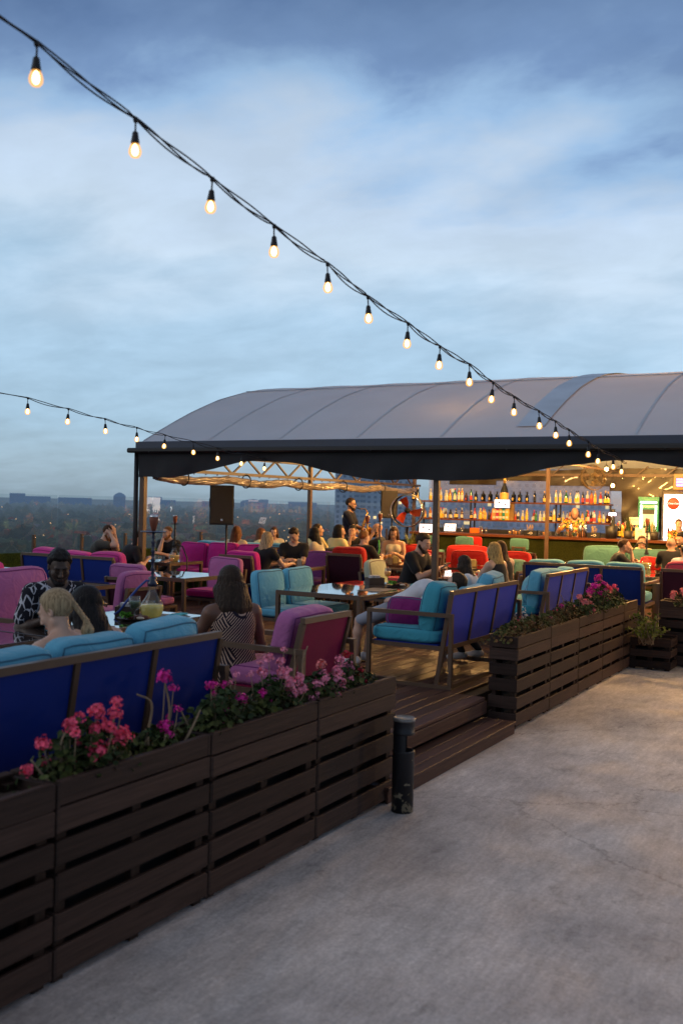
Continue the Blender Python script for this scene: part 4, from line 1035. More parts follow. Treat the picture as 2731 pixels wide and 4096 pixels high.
    b.inputs['Roughness'].default_value = .8; b.inputs['Specular IOR Level'].default_value = .2
    return m
def cloth(name, c): return mat(name, c, .85, var=.22, scale=5, bump=.5, bscale=9, spec=.15, sheen=.1)
K_BLK = cloth('black_cotton', (.02, .02, .023)); K_NAVY = cloth('navy_cotton', (.012, .014, .03)); K_WHT = cloth('white_cotton', (.62, .62, .66)); K_CREAM = cloth('cream_cotton', (.62, .55, .40))
K_GRY = cloth('grey_green_cotton', (.075, .075, .065)); K_SHORT = cloth('light_grey_shorts', (.26, .27, .32)); K_JEAN = cloth('dark_denim', (.02, .025, .04)); K_YEL = cloth('pale_yellow_cotton', (.70, .58, .30))
K_SHOE = mat('white_sneaker', (.55, .54, .56), .6); K_DSHOE = mat('dark_shoe', (.02, .018, .018), .5)
K_DRESS = pattern_mat('striped_dress', (.016, .012, .022), (.50, .34, .26), 'weave'); K_PAT = pattern_mat('patterned_shirt', (.012, .012, .02), (.50, .50, .56), 'lines'); K_FLOR = pattern_mat('floral_shirt', 0, 0, 'floral')
def nrm(v): v = np.array(v, float); return v/max(1e-9, np.linalg.norm(v))
def frame(fwd, up):
    y = nrm(fwd); x = nrm(np.cross(y, up)); z = np.cross(x, y); return np.stack([x, y, z], 1)   # columns right, forward, up
def ik(S, T, l1, l2, pole):
    d = T-S; ln = np.linalg.norm(d); mx = (l1+l2)*.995
    if ln > mx: T = S+d/ln*mx; d = T-S; ln = mx
    a = (l1*l1-l2*l2+ln*ln)/(2*ln); hgt = math.sqrt(max(0, l1*l1-a*a)); u = d/ln
    p = pole-u*(pole@u); p = nrm(p); return S+u*a+p*hgt, T
def add_hand(s, W, d, n, side, sc_, curl):
    """five-finger hand; d: wrist->knuckles, n: palm normal; side: +1 thumb toward x"""
    d = nrm(d); n = nrm(n-d*(n@d)); x = nrm(np.cross(d, n))*side
    kn = []
    for i, (u, ln, r) in enumerate([(.030, .070, .0088), (.010, .078, .0092), (-.010, .072, .0088), (-.029, .056, .0076)]):
        base = W + (d*.088*(1-.05*abs(i-1)) + x*u)*sc_; kn.append(base)
        s.cap(W+(d*.012+x*u*.55)*sc_, base, .0155*sc_, .0115*sc_, k=.012)
        a = curl*(.75+.12*i); p = base; dirc = d
        for j, fl in enumerate((.48, .30, .22)):
            ang = a*(.55+.35*j); q = nrm(d*math.cos(ang if j == 0 else min(2.6, a*(.55+.6*j)))+n*math.sin(ang if j == 0 else min(2.6, a*(.55+.6*j)))); e = p+q*ln*fl*sc_
            s.cap(p, e, r*sc_*(1-.08*j), r*sc_*(.92-.1*j), k=.004); p = e
    t0 = W+(d*.028+x*.024+n*.004)*sc_; t1 = t0+(d*.030+x*.026+n*.012)*sc_; t2 = t1+(d*.028+x*.006+n*.012*(1+curl))*sc_; t3 = t2+(d*.022-x*.004*curl+n*.010*(1+curl))*sc_
    s.cap(t0, t1, .0145*sc_, .0115*sc_, k=.01); s.cap(t1, t2, .0108*sc_, .0098*sc_, k=.005); s.cap(t2, t3, .0098*sc_, .0078*sc_, k=.005)
PEOPLE = []
def person(label, head, face, skin, hair, top, bottom=K_JEAN, sc_=None, lean=10, side=0, look=(0, 0), tilt=0, lh=None, rh=None, curl=(.5, .5), stand=False, seat=.46, sleeve=.55,
           beard=None, glasses=False, knee=.46, feet=(.40, .42), shoes=K_DSHOE, female=False, neckcut=.075, legs=True, hips=None, bare_arms=False, skirt=False, shorts=False, legspread=.1, feet_at=None, group=None, res=None, watch=None):
    """head: world point of the top of the head; face: heading in degrees (0=+x, 90=+y)"""
    hd = np.array(head, float); a = math.radians(face); fw = np.array([math.cos(a), math.sin(a), 0]); rt_ = np.array([math.sin(a), -math.cos(a), 0]); up = np.array([0, 0, 1.0])
    dist = np.linalg.norm(hd-EYE); rs = res or (0 if dist < 9 else 1 if dist < 15 else 2)
    hB, hH, hF = [(.013, .0062, .0055), (.017, .0085, .007), (.021, .0105, .008)][rs]
    le = math.radians(lean); sd = math.radians(side)
    sp = fw*math.sin(le)+up*math.cos(le)*math.cos(sd)+rt_*math.sin(sd); nk = nrm(fw*math.sin(le*.6)+up*math.cos(le*.6)+fw*.18)
    hz = DK+seat+.10 if not stand else None
    vert = .50*sp[2]+.15*nk[2]+.125
    if sc_ is None:
        sc_ = (hd[2]-DK)/1.765 if stand else float(np.clip((hd[2]-hz)/vert, .80, 1.16))
    f = .94 if female else 1.0
    Hc = hd-up*.125*sc_-fw*.02*sc_
    N0 = Hc-nk*.15*sc_; P = N0-sp*.50*sc_
    if hips is not None: P = np.array(hips, float)
    if stand: P = N0-sp*.52*sc_
    T = lambda v: np.array(v)*sc_
    Rt = frame(fw, up)
    shw = .178*f; S = {}; HJ = {}
    for k, s_ in (('l', -1), ('r', 1)):
        S[k] = N0+(-sp*.055+rt_*s_*shw)*sc_; HJ[k] = P+(rt_*s_*.092)*sc_
    # ---- body
    B = SDF(); Rsp = frame(np.cross(up, np.cross(sp, up)) if lean > 60 else fw-sp*(fw@sp), sp)
    chest = P+sp*.36*sc_; waist = P+sp*.17*sc_
    B.ell(P+sp*.02*sc_, T((.165*(1.02 if female else .97), .115, .12)), Rsp, k=.05)
    B.ell(waist, T((.132*f, .098, .16)), Rsp, k=.06)
    B.ell(chest, T((.162*f, .115, .17)), Rsp, k=.06)
    if female:
        for s_ in (-1, 1): B.ell(chest+(rt_*s_*.07+fw*.085-sp*.0)*sc_, T((.058, .058, .06)), Rsp, k=.03)
    B.cap(S['l']-rt_*-.03*sc_, S['r']-rt_*.03*sc_, .056*f*sc_, k=.05)
    B.cap(N0-sp*.03*sc_, Hc-nk*.05*sc_-fw*.012*sc_, .056*f*sc_, .050*f*sc_, k=.03)
    B.cap(N0+(rt_*.03)*sc_, S['r'], .045*f*sc_, .05*f*sc_, k=.03); B.cap(N0-(rt_*.03)*sc_, S['l'], .045*f*sc_, .05*f*sc_, k=.03)
    # head frame
    yw, pt = math.radians(look[0]), math.radians(look[1])
    hf = nrm(fw*math.cos(yw)*math.cos(pt)+rt_*math.sin(yw)*math.cos(pt)+up*math.sin(pt)); Rh = frame(hf, up)
    if tilt: ct, stl = math.cos(math.radians(tilt)), math.sin(math.radians(tilt)); Rh = np.stack([Rh[:, 0]*ct+Rh[:, 2]*stl, Rh[:, 1], -Rh[:, 0]*stl+Rh[:, 2]*ct], 1)
    hs = sc_*(.96 if female else 1.0)
    def h3(x, y, z): return Hc+Rh@(np.array([x, y, z])*hs)
    def E(S_, c, r, k=.012, sub=False): S_.ell(h3(*c), np.array(r)*hs, Rh, k=k*hs, sub=sub)
    def Cp(S_, a_, b_, ra, rb=None, k=.01): S_.cap(h3(*a_), h3(*b_), ra*hs, (ra if rb is None else rb)*hs, k=k*hs)
    shut = look[1] <= -15
    def head_prims(Q):
        E(Q, (0, -.014, .036), (.075, .094, .084), .03); E(Q, (0, .028, -.022), (.061, .064, .080), .03)
        for s_ in (-1, 1):
            Cp(Q, (s_*.052, .002, -.055), (s_*.016, .068, -.098), .021, .019, .02); E(Q, (s_*.040, .062, -.022), (.022, .020, .024), .02)
        for s_ in (-1, 1):
            if shut: E(Q, (s_*.031, .0835, .007), (.0165, .0095, .0105), .003)
            else: Cp(Q, (s_*.019, .0895, .0175), (s_*.045, .084, .0165), .0052, k=.003); Cp(Q, (s_*.020, .089, .0005), (s_*.044, .084, .001), .0042, k=.003)
        E(Q, (0, .072, -.098), (.026, .022, .019), .015)
        Cp(Q, (-.036, .080, .030), (.036, .080, .030), .0105, k=.014)
        for s_ in (-1, 1): E(Q, (s_*.031, .102, .009), (.0185, .016, .0115), .010, True)
        Cp(Q, (0, .089, .018), (0, .110, -.024), .0085, .0125, .008)
        for s_ in (-1, 1): E(Q, (s_*.0125, .099, -.030), (.0085, .010, .008), .006)
        Cp(Q, (-.017, .088, -.0585), (.017, .088, -.0585), .0062, k=.005); Cp(Q, (-.015, .088, -.069), (.015, .088, -.069), .0072, k=.004)
        for s_ in (-1, 1):
            E(Q, (s_*.077, -.010, .002), (.009, .019, .031), .006); E(Q, (s_*.084, -.005, .004), (.007, .009, .017), .004, True)
    head_prims(B)
    # arms
    lt = lh if lh is not None else (.40, -.16, .80); rtg = rh if rh is not None else (.40, .16, .80)
    WR = {}; EL = {}; AD = {}
    base0 = np.array([P[0], P[1], DK])
    for k, s_, tg in (('l', -1, lt), ('r', 1, rtg)):
        if len(tg) == 4: Tw = np.array(tg[:3])
        elif tg[0] == 'H': Tw = h3(*tg[1])
        else: Tw = base0+fw*tg[0]+rt_*tg[1]+up*tg[2]
        el, wr = ik(S[k], Tw, .285*sc_, .255*sc_, -up*1.0+rt_*s_*.55-fw*.25)
        EL[k], WR[k] = el, wr; ad_ = nrm(wr-el)
        B.cap(S[k], S[k]*.55+el*.45, .053*f*sc_, .047*f*sc_, k=.03); B.cap(S[k]*.55+el*.45, el, .046*f*sc_, .037*f*sc_, k=.02)
        B.cap(el, el*.65+wr*.35, .038*f*sc_, .040*f*sc_, k=.02); B.cap(el*.65+wr*.35, wr, .038*f*sc_, .026*f*sc_, k=.02)
        hdv = ad_ if ad_[2] > -.9 else fw
        if tg[0] == 'H': pn = nrm(Hc-wr)
        else: hdv = nrm(ad_+np.array([0, 0, -ad_[2]*.6])); pn = nrm(-up*.8-rt_*s_*.5)
        AD[k] = (hdv, pn)
        add_hand(B, wr, hdv, pn, 1.0 if (np.cross(nrm(hdv), pn)@(-rt_*s_)) > 0 else -1.0, sc_*f, curl[0 if k == 'l' else 1])
    # legs
    K = {}; AK = {}; TO = {}
    if legs:
        for k, s_ in (('l', -1), ('r', 1)):
            if stand:
                kn = HJ[k]*.5+np.array([*(base0+rt_*s_*.10)[:2], DK])*.5+fw*.03*sc_; an = np.array([*(base0+rt_*s_*.11)[:2], DK+.085])
            else:
                if feet_at is not None:
                    an = np.array(feet_at[0 if s_ < 0 else 1], float)
                else:
                    an = base0+fw*feet[0 if s_ < 0 else 1]+rt_*s_*(legspread+.02)+up*.085
                kn, an = ik(HJ[k], an, .43*sc_, .42*sc_, up*.8+fw*1.0+rt_*s_*.2)
            K[k], AK[k] = kn, an
            B.cap(HJ[k], HJ[k]*.5+kn*.5, .084*sc_, .068*sc_, k=.04); B.cap(HJ[k]*.5+kn*.5, kn, .068*sc_, .052*sc_, k=.03)
            B.cap(kn, kn*.7+an*.3, .050*sc_, .054*sc_, k=.03); B.cap(kn*.7+an*.3, an, .053*sc_, .036*sc_, k=.03)
            toe = an+fw*.15*sc_+rt_*s_*.02; toe[2] = an[2]-.05; TO[k] = toe
            B.cap(an-up*.045-fw*.03, toe, .036*sc_, .028*sc_, k=.02)
    lo, hi = B.bounds()
    V, Q = B.mesh(hB)
    parts = [(V, Q)]
    # refine: head and hands re-meshed finely, coarse faces there removed
    def inbox(V_, c, r): return (np.abs(V_-c) < r).all(1)
    boxes = [(h3(0, .005, -.012), .155*hs, hH)] + [(WR[k]+AD[k][0]*.10*sc_, .115*sc_, hF) for k in ('l', 'r')]
    allV, allQ = [V], []
    keep = np.ones(len(Q), bool); cen = V[Q].mean(1)
    for c, r, h in boxes: keep &= ~inbox(cen, c, r-hB*.2)
    allQ.append(Q[keep]); off = len(V)
    for c, r, h in boxes:
        v2, q2 = B.mesh(h, lo=c-r-hB*.4, hi=c+r+hB*.4)
        if len(v2) == 0: continue
        allV.append(v2); allQ.append(q2+off); off += len(v2)
    V = np.vstack(allV); Q = np.vstack(allQ)
    cen = V[Q].mean(1); hl = ((cen-Hc)@Rh)/hs
    mi = np.zeros(len(Q), int)
    lipz = (hl[:, 1] > .083) & (np.abs(hl[:, 0]) < .021*(1-.2*np.abs(hl[:, 2]+.064)/.012)) & (np.abs(hl[:, 2]+.064) < .0125); mi[lipz] = 1
    root = empty('person', (P[0], P[1], DK), 0, label, 'person', group)
    ofs = np.array([P[0], P[1], DK])
    body = np_obj('body', V-ofs, Q, [skin, _M[skin.name+'_lip']], root, True, mi)
    # eyes, brows
    e = MB()
    for s_ in (-1, 1):
        if shut: e.tube([h3(s_*.019, .0925, .002)-ofs, h3(s_*.032, .0935, -.0015)-ofs, h3(s_*.045, .0865, .002)-ofs], .0016*hs, 5, 1)
        else: e.ball(h3(s_*.031, .0795, .009)-ofs, .0115*hs, 6, 0); e.ball(h3(s_*.031+.0, .0858, .0085)-ofs, .0062*hs, 5, 1)
    e.build('eyes', [M_EYE, M_IRIS], body)
    hm = hair[1]
    e = MB()
    for s_ in (-1, 1): e.tube([h3(s_*.015, .093, .030)-ofs, h3(s_*.032, .0925, .035)-ofs, h3(s_*.050, .080, .029)-ofs], [.0032*hs, .0040*hs, .002*hs], 5)
    e.build('eyebrows', hm if hair[0] != 'bald' else H_BRN, body)
    # ---- hair
    kind = hair[0]
    if kind != 'bald':
        HS = SDF(); th = {'buzz': .004, 'short': .010, 'afro': .021, 'long': .014, 'bob': .016, 'braid': .012, 'bun': .011, 'fade': .008}[kind]
        HS.ell(h3(0, -.016, .038), np.array((.075+th*.8, .094+th, .084+th*1.1))*hs, Rh, k=.02)
        if kind in ('short', 'fade', 'afro'): HS.ell(h3(0, .010, .090+th*.2), np.array((.056, .055, .026+th*.3))*hs, Rh, k=.03)
        low = {'buzz': -.035, 'short': -.045, 'afro': -.02, 'fade': -.03}.get(kind, -.09)
        def clip(G):
            Lc = ((G-Hc)@Rh)/hs; x, y, z = Lc[..., 0], Lc[..., 1], Lc[..., 2]
            hair_line = .070+.008*np.cos(x*30) if kind not in ('long', 'braid', 'bun', 'bob') else .066+.02*np.abs(x)/.06
            f1 = np.minimum(y-.035+.45*np.minimum(0, (.05-z)), hair_line-z)      # remove face: in front and below hairline
            f2 = np.minimum(low+.9*np.maximum(0, y+.02)-z, 1.0)
            f3 = np.minimum(.014-z, .026-np.abs(y+.002)) if kind in ('buzz', 'short', 'fade', 'afro') else np.full(z.shape, -1.0)   # clear of the ears
            return np.maximum(np.maximum(f1, f2), f3)*hs
        clip.taper = th*1.15*hs
        v1, q1 = HS.mesh(hH*1.05, clip=clip, noise=.0035 if kind in ('short', 'fade') else .006 if kind == 'afro' else .0)
        VV, QQ = [v1], [q1]; off = len(v1)
        if kind in ('long', 'braid', 'bob'):
            LS = SDF(); vol = hair[3] if len(hair) > 3 else 1.0; ln = hair[2] if len(hair) > 2 else (.46 if kind == 'long' else .16)
            if kind == 'braid':
                p0 = h3(0, -.105, .02); pv = p0
                for i in range(8):
                    pn_ = h3(.012+.004*i, -.105-.004*i, .03-.021*i)+np.array([0, 0, -.0]); LS.ell(pn_, np.array((.024, .020, .017))*hs*(1-.03*i), Rh, k=.006); pv = pn_
                LS.cap(pv, pv-up*.05-fw*.01, .016*hs, .036*hs, k=.008); LS.cap(pv-up*.05-fw*.01, pv-up*.17-fw*.0, .036*hs, .012*hs, k=.008)
            else:
                for i in range(17):
                    t_ = -1+2*i/16; an = PI*1.5+t_*PI*.64
                    p0 = h3(.070*math.cos(an), -.010+.088*math.sin(an)*(1 if math.sin(an) < 0 else .6), .045)
                    out = Rh@np.array([math.cos(an), math.sin(an)*.9, 0]); out[2] = 0
                    p1 = p0+out*.012*hs-up*.09*hs; 
                    j1 = NR.normal(size=3)*.010; j1[2] = abs(j1[2])
                    back = -fw*.055-sp[0]*0; p2 = N0+(-fw*.092*(1-.6*abs(t_))+rt_*(out@rt_)*.085)*sc_-up*.02+j1*.4
                    if ln < .25: p2 = p1-up*ln*.6+out*.008
                    p3 = p2-up*(ln-.17)*(1+.12*math.sin(i*2.4))*sc_ - sp*0 + (-fw*(.055*(1-.5*abs(t_))))*sc_+j1
                    # follow the back when leaning
                    if lean > 12 and ln > .25: p3 = p3-fw*math.tan(le)*(ln-.17)*.55
                    LS.cap(p0, p1, .022*hs, .024*hs, k=.016)
                    LS.cap(p1, p2, .024*hs*vol, .022*sc_*vol, k=.014)
                    if ln >= .25: LS.cap(p2, p3, .021*sc_*vol, .008*sc_*vol, k=.010)
            v2, q2 = LS.mesh(hH*1.0, noise=.0055 if kind != 'braid' else .003, ns=(190, 190, 26) if kind != 'braid' else (120, 120, 60)); VV.append(v2); QQ.append(q2+off); off += len(v2)
        if kind == 'bun':
            LS = SDF(); LS.ell(h3(0, -.115, .045), np.array((.036, .032, .034))*hs, Rh); v2, q2 = LS.mesh(hH); VV.append(v2); QQ.append(q2+off)
        np_obj('hair', np.vstack(VV)-ofs, np.vstack(QQ), hm, body)
    if beard is not None:
        BS = SDF(); th = beard[1] if len(beard) > 1 else .007
        for s_ in (-1, 1): BS.cap(h3(s_*.056, .004, -.045), h3(s_*.020, .068, -.096), (.022+th*.7)*hs, (.020+th)*hs, k=.02)
        BS.ell(h3(0, .072, -.096), np.array((.030+th, .024+th, .022+th))*hs, Rh, k=.02); BS.cap(h3(-.022, .086, -.045), h3(.022, .086, -.045), .007*hs, k=.01)
        def bclip(G):
            Lc = ((G-Hc)@Rh)/hs; x, y, z = Lc[..., 0], Lc[..., 1], Lc[..., 2]
            mouth = .0165-np.sqrt((x/1.35)**2+((z+.064)*1.5)**2)
            return np.maximum(np.where(y > .07, mouth, -1), np.maximum(z+.030-.2*np.abs(x), .0-(y+.03)))*hs
        v1, q1 = BS.mesh(hH, clip=bclip, noise=.002); np_obj('beard', v1-ofs, q1, beard[0], body)
    if glasses:
        g = MB()
        for s_ in (-1, 1):
            M_ = Matrix(Rh.tolist()); g.cushion(h3(s_*.033, .100, .008)-ofs, (.052*hs, .006*hs, .036*hs), .1, M_, axis=1, n=4, pipe=0); g.tube([h3(s_*.056, .096, .014)-ofs, h3(s_*.078, .0, .012)-ofs], .0025*hs, 5)
        g.tube([h3(-.01, .104, .014)-ofs, h3(.01, .104, .014)-ofs], .0025*hs, 5); g.build('sunglasses', M_BLK, root)
    # ---- clothes
    C = SDF(); g = .013 if not female else .009; q_ = np.array
    C.ell(P+sp*.03*sc_, T((.168+g, .117+g, .13)), Rsp, k=.05); C.ell(waist, T((.140*f+g, .104+g, .17)), Rsp, k=.06); C.ell(chest, T((.165*f+g, .117+g, .165+g)), Rsp, k=.06)
    if female:
        for s_ in (-1, 1): C.ell(chest+(rt_*s_*.07+fw*.085)*sc_, T((.060+g, .060+g*.6, .062+g)), Rsp, k=.03)
    if not bare_arms:
        C.cap(S['l']+rt_*.03*sc_, S['r']-rt_*.03*sc_, (.057*f+g)*sc_, k=.05)
        for k, s_ in (('l', -1), ('r', 1)):
            C.cap(N0+(rt_*s_*.055-sp*.03)*sc_, S[k], (.042*f+g)*sc_, (.05*f+g)*sc_, k=.03)
            sl = sleeve; e1 = S[k]+(EL[k]-S[k])*min(1, sl)
            C.cap(S[k], e1, (.054*f+g)*sc_, (.050*f+g*1.3)*sc_, k=.03)
            if sl > 1: C.cap(EL[k], EL[k]+(WR[k]-EL[k])*(sl-1), (.045*f+g)*sc_, (.034*f+g)*sc_, k=.03)
    def cclip(G):
        d = np.linalg.norm(G-(N0+fw*.03*sc_+up*.03*sc_), axis=-1)
        r_ = neckcut*sc_-d
        if bare_arms:
            hgt = (G-(chest+sp*.10*sc_))@sp; r_ = np.maximum(r_, hgt)
        return r_
    v1, q1 = C.mesh(hB, clip=cclip, noise=.002); np_obj('dress' if skirt else 'shirt', v1-ofs, q1, top, body)
    if legs:
        D_ = SDF(); D_.ell(P+sp*.0*sc_, T((.175, .128, .115)), Rsp, k=.05)
        for k in ('l', 'r'):
            mid = HJ[k]*.5+K[k]*.5
            D_.cap(HJ[k], mid, .094*sc_, .080*sc_, k=.04); D_.cap(mid, K[k]*(.92 if shorts else 1)+mid*(.08 if shorts else 0), .080*sc_, .066*sc_, k=.03)
            if not (shorts or skirt): D_.cap(K[k], AK[k]+np.array([0, 0, .02]), .064*sc_, .048*sc_, k=.03)
        v1, q1 = D_.mesh(hB*1.1); np_obj('shorts' if shorts else 'skirt' if skirt else 'trousers', v1-ofs, q1, bottom, body)
        for k in ('l', 'r'):
            X_ = SDF(); an, toe = AK[k], TO[k]; fl = nrm(toe-an+up*.05); X_.cap(an-up*.03-fl*.03, an-up*.035+fl*.06, .043*sc_, .046*sc_, k=.02); X_.cap(an-up*.042+fl*.05, toe-up*.0+fl*.02, .042*sc_, .036*sc_, k=.02); X_.cap(an+up*.0, an-up*.03, .044*sc_, .044*sc_, k=.02)
            v1, q1 = X_.mesh(hB*.9); 
            lz = an[2]-.082; v1[:, 2] = np.maximum(v1[:, 2], lz); np_obj('shoe', v1-ofs, q1, shoes, body)
    info = dict(WR=WR, AD=AD, Hc=Hc, Rh=Rh, hs=hs, P=P, N0=N0, fw=fw, rt=rt_, root=root, EL=EL, sc=sc_); PEOPLE.append(info)
    return info
# ------------------------------------------------------------------ who sits where (top of head: photo bearing + distance)
VF = math.degrees(math.atan2(cF[1], cF[0]))           # heading straight away from the camera (about 119)
A_ = at
M0 = person('man in a black and white patterned shirt reaching over the table by the hookah', A_(243, 2204, 7.6), -28, SK_D, ('afro', H_BLK), K_PAT, lean=22, look=(8, -22), lh=(-5.93, 6.5, 1.045, 0), rh=(.34, .10, .80), curl=(.45, .5), beard=(H_BLK, .003), sleeve=.7, res=0)
Wb = person('blonde woman with a braid on the near blue sofa, head bowed', A_(218, 2356, 5.5), 178, SK_L, ('braid', H_ASH), K_BLK, sc_=1.0, lean=16, look=(-16, -26), female=True, bare_arms=True, lh=(.42, -.2, .72), rh=(.36, .1, .62), res=0, legs=False)
Wk = person('black-haired woman beside the blonde one on the near blue sofa', A_(338, 2345, 6.1), 172, SK_L, ('long', H_BLK, .44, 1.25), K_BLK, sc_=1.0, lean=20, look=(-20, -25), female=True, bare_arms=True, res=0, legs=False)
Ws = person('long-haired woman in a striped strapless dress on the lilac armchair', A_(916, 2262, 7.45), 150, SK_B, ('long', H_DBR, .66, 1.8), K_DRESS, K_DRESS, sc_=1.06, lean=12, look=(-6, -12), female=True, bare_arms=True, lh=(.44, -.16, .74), rh=(.36, .12, .64), skirt=True, res=0)
Wg = person('dark-haired girl leaning her face down on the far end of the middle sofa', A_(1850, 2222, 11.2), 190, SK_L, ('long', H_DBR, .34), K_WHT, K_JEAN, lean=20, look=(25, -25), female=True, lh=(.4, -.1, .8), rh=(.3, .1, .8), shoes=K_SHOE, feet=(.16, .02), knee=.4)
hb = A_(1818, 2290, 10.05)
By = person('boy in a white tee and grey shorts slouched on the middle sofa', hb, 178, SK_L, ('short', H_DBR), K_WHT, K_SHORT, lean=-58, look=(0, 12), sc_=.95, hips=(-4.60, 9.40, DK+.64), lh=(.1, -.2, .72), rh=(.12, .16, .72), shorts=True, shoes=K_SHOE, feet_at=((-5.02, 9.26, DK+.085), (-5.06, 9.58, DK+.085)))
M9 = person('bearded man in a black polo looking at the phone in his hands', A_(1697, 2133, 13.7), -6, SK_L, ('short', H_DBR), K_BLK, sc_=1.07, lean=22, look=(0, -22), lh=(.52, .06, .86), rh=(.50, .0, .86), curl=(1.0, 1.0), beard=(H_DBR, .005), sleeve=.6, shoes=K_SHOE)
W7 = person('blonde woman with very long straight hair seen from behind at the phone table', A_(1968, 2168, 13.0), 165, SK_L, ('long', H_BLD, .60, 1.2), K_BLK, lean=10, female=True, bare_arms=True, lh=(.44, -.10, .80), rh=(.3, .2, .74), legs=True)
W8 = person('brunette woman in black with waist-long hair, right of the long-haired blonde', A_(1995, 2163, 13.7), 150, SK_L, ('long', H_BRN, .62), K_BLK, lean=14, female=True, bare_arms=True)
W4 = person('ash blonde woman in black seen from behind, holding hands across the table', A_(1076, 2127, 15.0), 80, SK_L, ('long', H_ASH, .44), K_BLK, lean=16, female=True, lh=(.42, .05, .78), rh=(.50, .20, .78), sleeve=.4, curl=(.7, .7))
M5 = person('man in a black tee looking down at his hands on the table', A_(1176, 2111, 16.0), -66, SK_L, ('short', H_DBR), K_BLK, lean=14, look=(20, -38), lh=(.46, -.02, .80), rh=(.44, .04, .80), sleeve=.5, curl=(.8, .8))
M1 = person('heavy man in a grey tee resting his head on his hand', A_(440, 2100, 16.2), 28, SK_L, ('buzz', H_BRN), K_GRY, lean=30, look=(6, -28), sc_=1.04, lh=('H', (.03, .105, .045)), rh=('H', (.085, .06, .03)), sleeve=.5, curl=(.7, .4), beard=(H_GIN, .003))
M2 = person('man in a black tee hunched over the hookah table with his back to the camera', A_(560, 2125, 15.6), 62, SK_L, ('short', H_DBR), K_BLK, lean=34, look=(10, -25), lh=(.42, -.1, .76), rh=(.46, .12, .78), sleeve=.55)
M3 = person('bearded man facing the camera with his fist at his mouth beside the small hookah', A_(669, 2105, 17.0), -78, SK_L, ('buzz', H_GIN), K_BLK, lean=14, look=(20, -10), lh=(.4, .0, .8), rh=('H', (.02, .10, -.085)), sleeve=.55, curl=(.6, 1.5), beard=(H_GIN, .007))
W1 = person('auburn-haired woman seen from behind right of the left loudspeaker', A_(950, 2103, 17.4), 100, SK_L, ('long', H_AUB, .44), K_CREAM, lean=6, female=True, sleeve=.4)
W2 = person('woman with brown hair half hidden behind the ash blonde woman', A_(1050, 2112, 18.6), 40, SK_L, ('long', H_AUB, .36), K_YEL, lean=10, female=True, look=(10, -10), legs=False)
W3 = person('woman with tied auburn hair facing the camera by the glass screen', A_(1096, 2107, 19.2), -60, SK_L, ('long', H_BRN, .3), K_CREAM, lean=8, female=True, look=(0, -15), legs=False)
W5 = person('smiling dark-haired woman in a sleeveless top lit yellow at the centre', A_(1252, 2109, 17.0), 190, SK_M, ('long', H_BLK, .34), K_CREAM, lean=12, female=True, look=(30, -20), sleeve=.12, lh=(.4, -.1, .8))
Mb = person('man in pale yellow with sunglasses on his head, behind the smiling woman', A_(1276, 2094, 18.8), 60, SK_M, ('buzz', H_DBR), K_YEL, lean=4, look=(30, 0), legs=False)
M6 = person('person with thick black hair in a pale yellow shirt below the saxophonist', A_(1362, 2100, 18.4), 70, SK_M, ('bob', H_BLK, .1), K_YEL, lean=12, look=(40, -5), lh=(.42, .1, .9))
M7 = person('man facing the camera holding a small cup to his mouth', A_(1409, 2102, 19.3), -70, SK_M, ('short', H_BLK), K_BLK, lean=14, look=(0, -5), rh=('H', (.01, .115, -.07)), lh=(.3, -.1, .84), curl=(.6, 1.2))
M8 = person('ginger-haired man in a black shirt seen from behind on the red chair', A_(1460, 2124, 16.3), 84, SK_L, ('fade', H_GIN), K_BLK, lean=10, look=(14, -5), lh=(.3, -.14, .78), rh=(.42, .16, .86), sleeve=.6)
Ml = person('bald bearded man leaning his cheek on his hand in front of the big fan', A_(1503, 2093, 19.0), 200, SK_M, ('bald', H_DBR), K_BLK, lean=12, look=(10, -8), lh=('H', (-.07, .06, -.06)), rh=(.4, .1, .8), beard=(H_BLK, .008), curl=(.8, .5))
W9 = person('woman with long straight hair in a white halter top facing the camera', A_(1575, 2107, 18.0), -66, SK_M, ('long', H_BRN, .40), K_CREAM, lean=6, female=True, look=(5, -22), bare_arms=True, lh=(.32, -.05, .84), rh=(.32, .06, .84), curl=(1, 1))
Sx = person('saxophonist in sunglasses and a navy tee playing by the right loudspeaker', A_(1408, 1992, 20.5), 12, SK_M, ('fade', H_DBR), K_NAVY, K_JEAN, stand=True, lean=2, look=(0, -3), lh=(.34, .02, 1.20), rh=(.36, .06, .94), curl=(1, 1), beard=(H_DBR, .006), glasses=True, sleeve=.65)
M10 = person('young man with a shaved fade in profile behind the blue sofa, dark shirt', A_(2503, 2156, 15.8), 20, SK_M, ('fade', H_BRN), K_BLK, lean=22, look=(0, 4), lh=(.36, -.02, .90), rh=('H', (.03, .10, -.12)), curl=(.8, 1.2))
M11 = person('man in a pale yellow tee facing the camera behind the tall hookah', A_(2567, 2144, 18.1), -60, SK_M, ('short', H_BRN), K_YEL, lean=2, look=(0, -2), sleeve=.55)
M12 = person('bald man seen from behind near the drinks fridge at the right', A_(2684, 2151, 17.0), 100, SK_M, ('bald', H_BRN), K_BLK, lean=6)
M13 = person('dark bearded man leaning toward the bald man at the right edge', A_(2720, 2131, 18.2), 220, SK_M, ('short', H_BLK), K_BLK, lean=14, look=(-20, -18), beard=(H_BLK, .009))
M14 = person('man in a white tee at the right picture edge seen from behind', A_(2738, 2178, 15.4), 110, SK_M, ('short', H_BLK), K_WHT, lean=6)
Wt = person('waitress with tied-back hair in a floral shirt before the lit fridge', A_(2716, 2076, 19.7), -40, SK_L, ('bun', H_BRN), K_FLOR, K_BLK, stand=True, lean=2, female=True, look=(20, -5), lh=(.2, -.2, .9), rh=(.2, .2, .9))
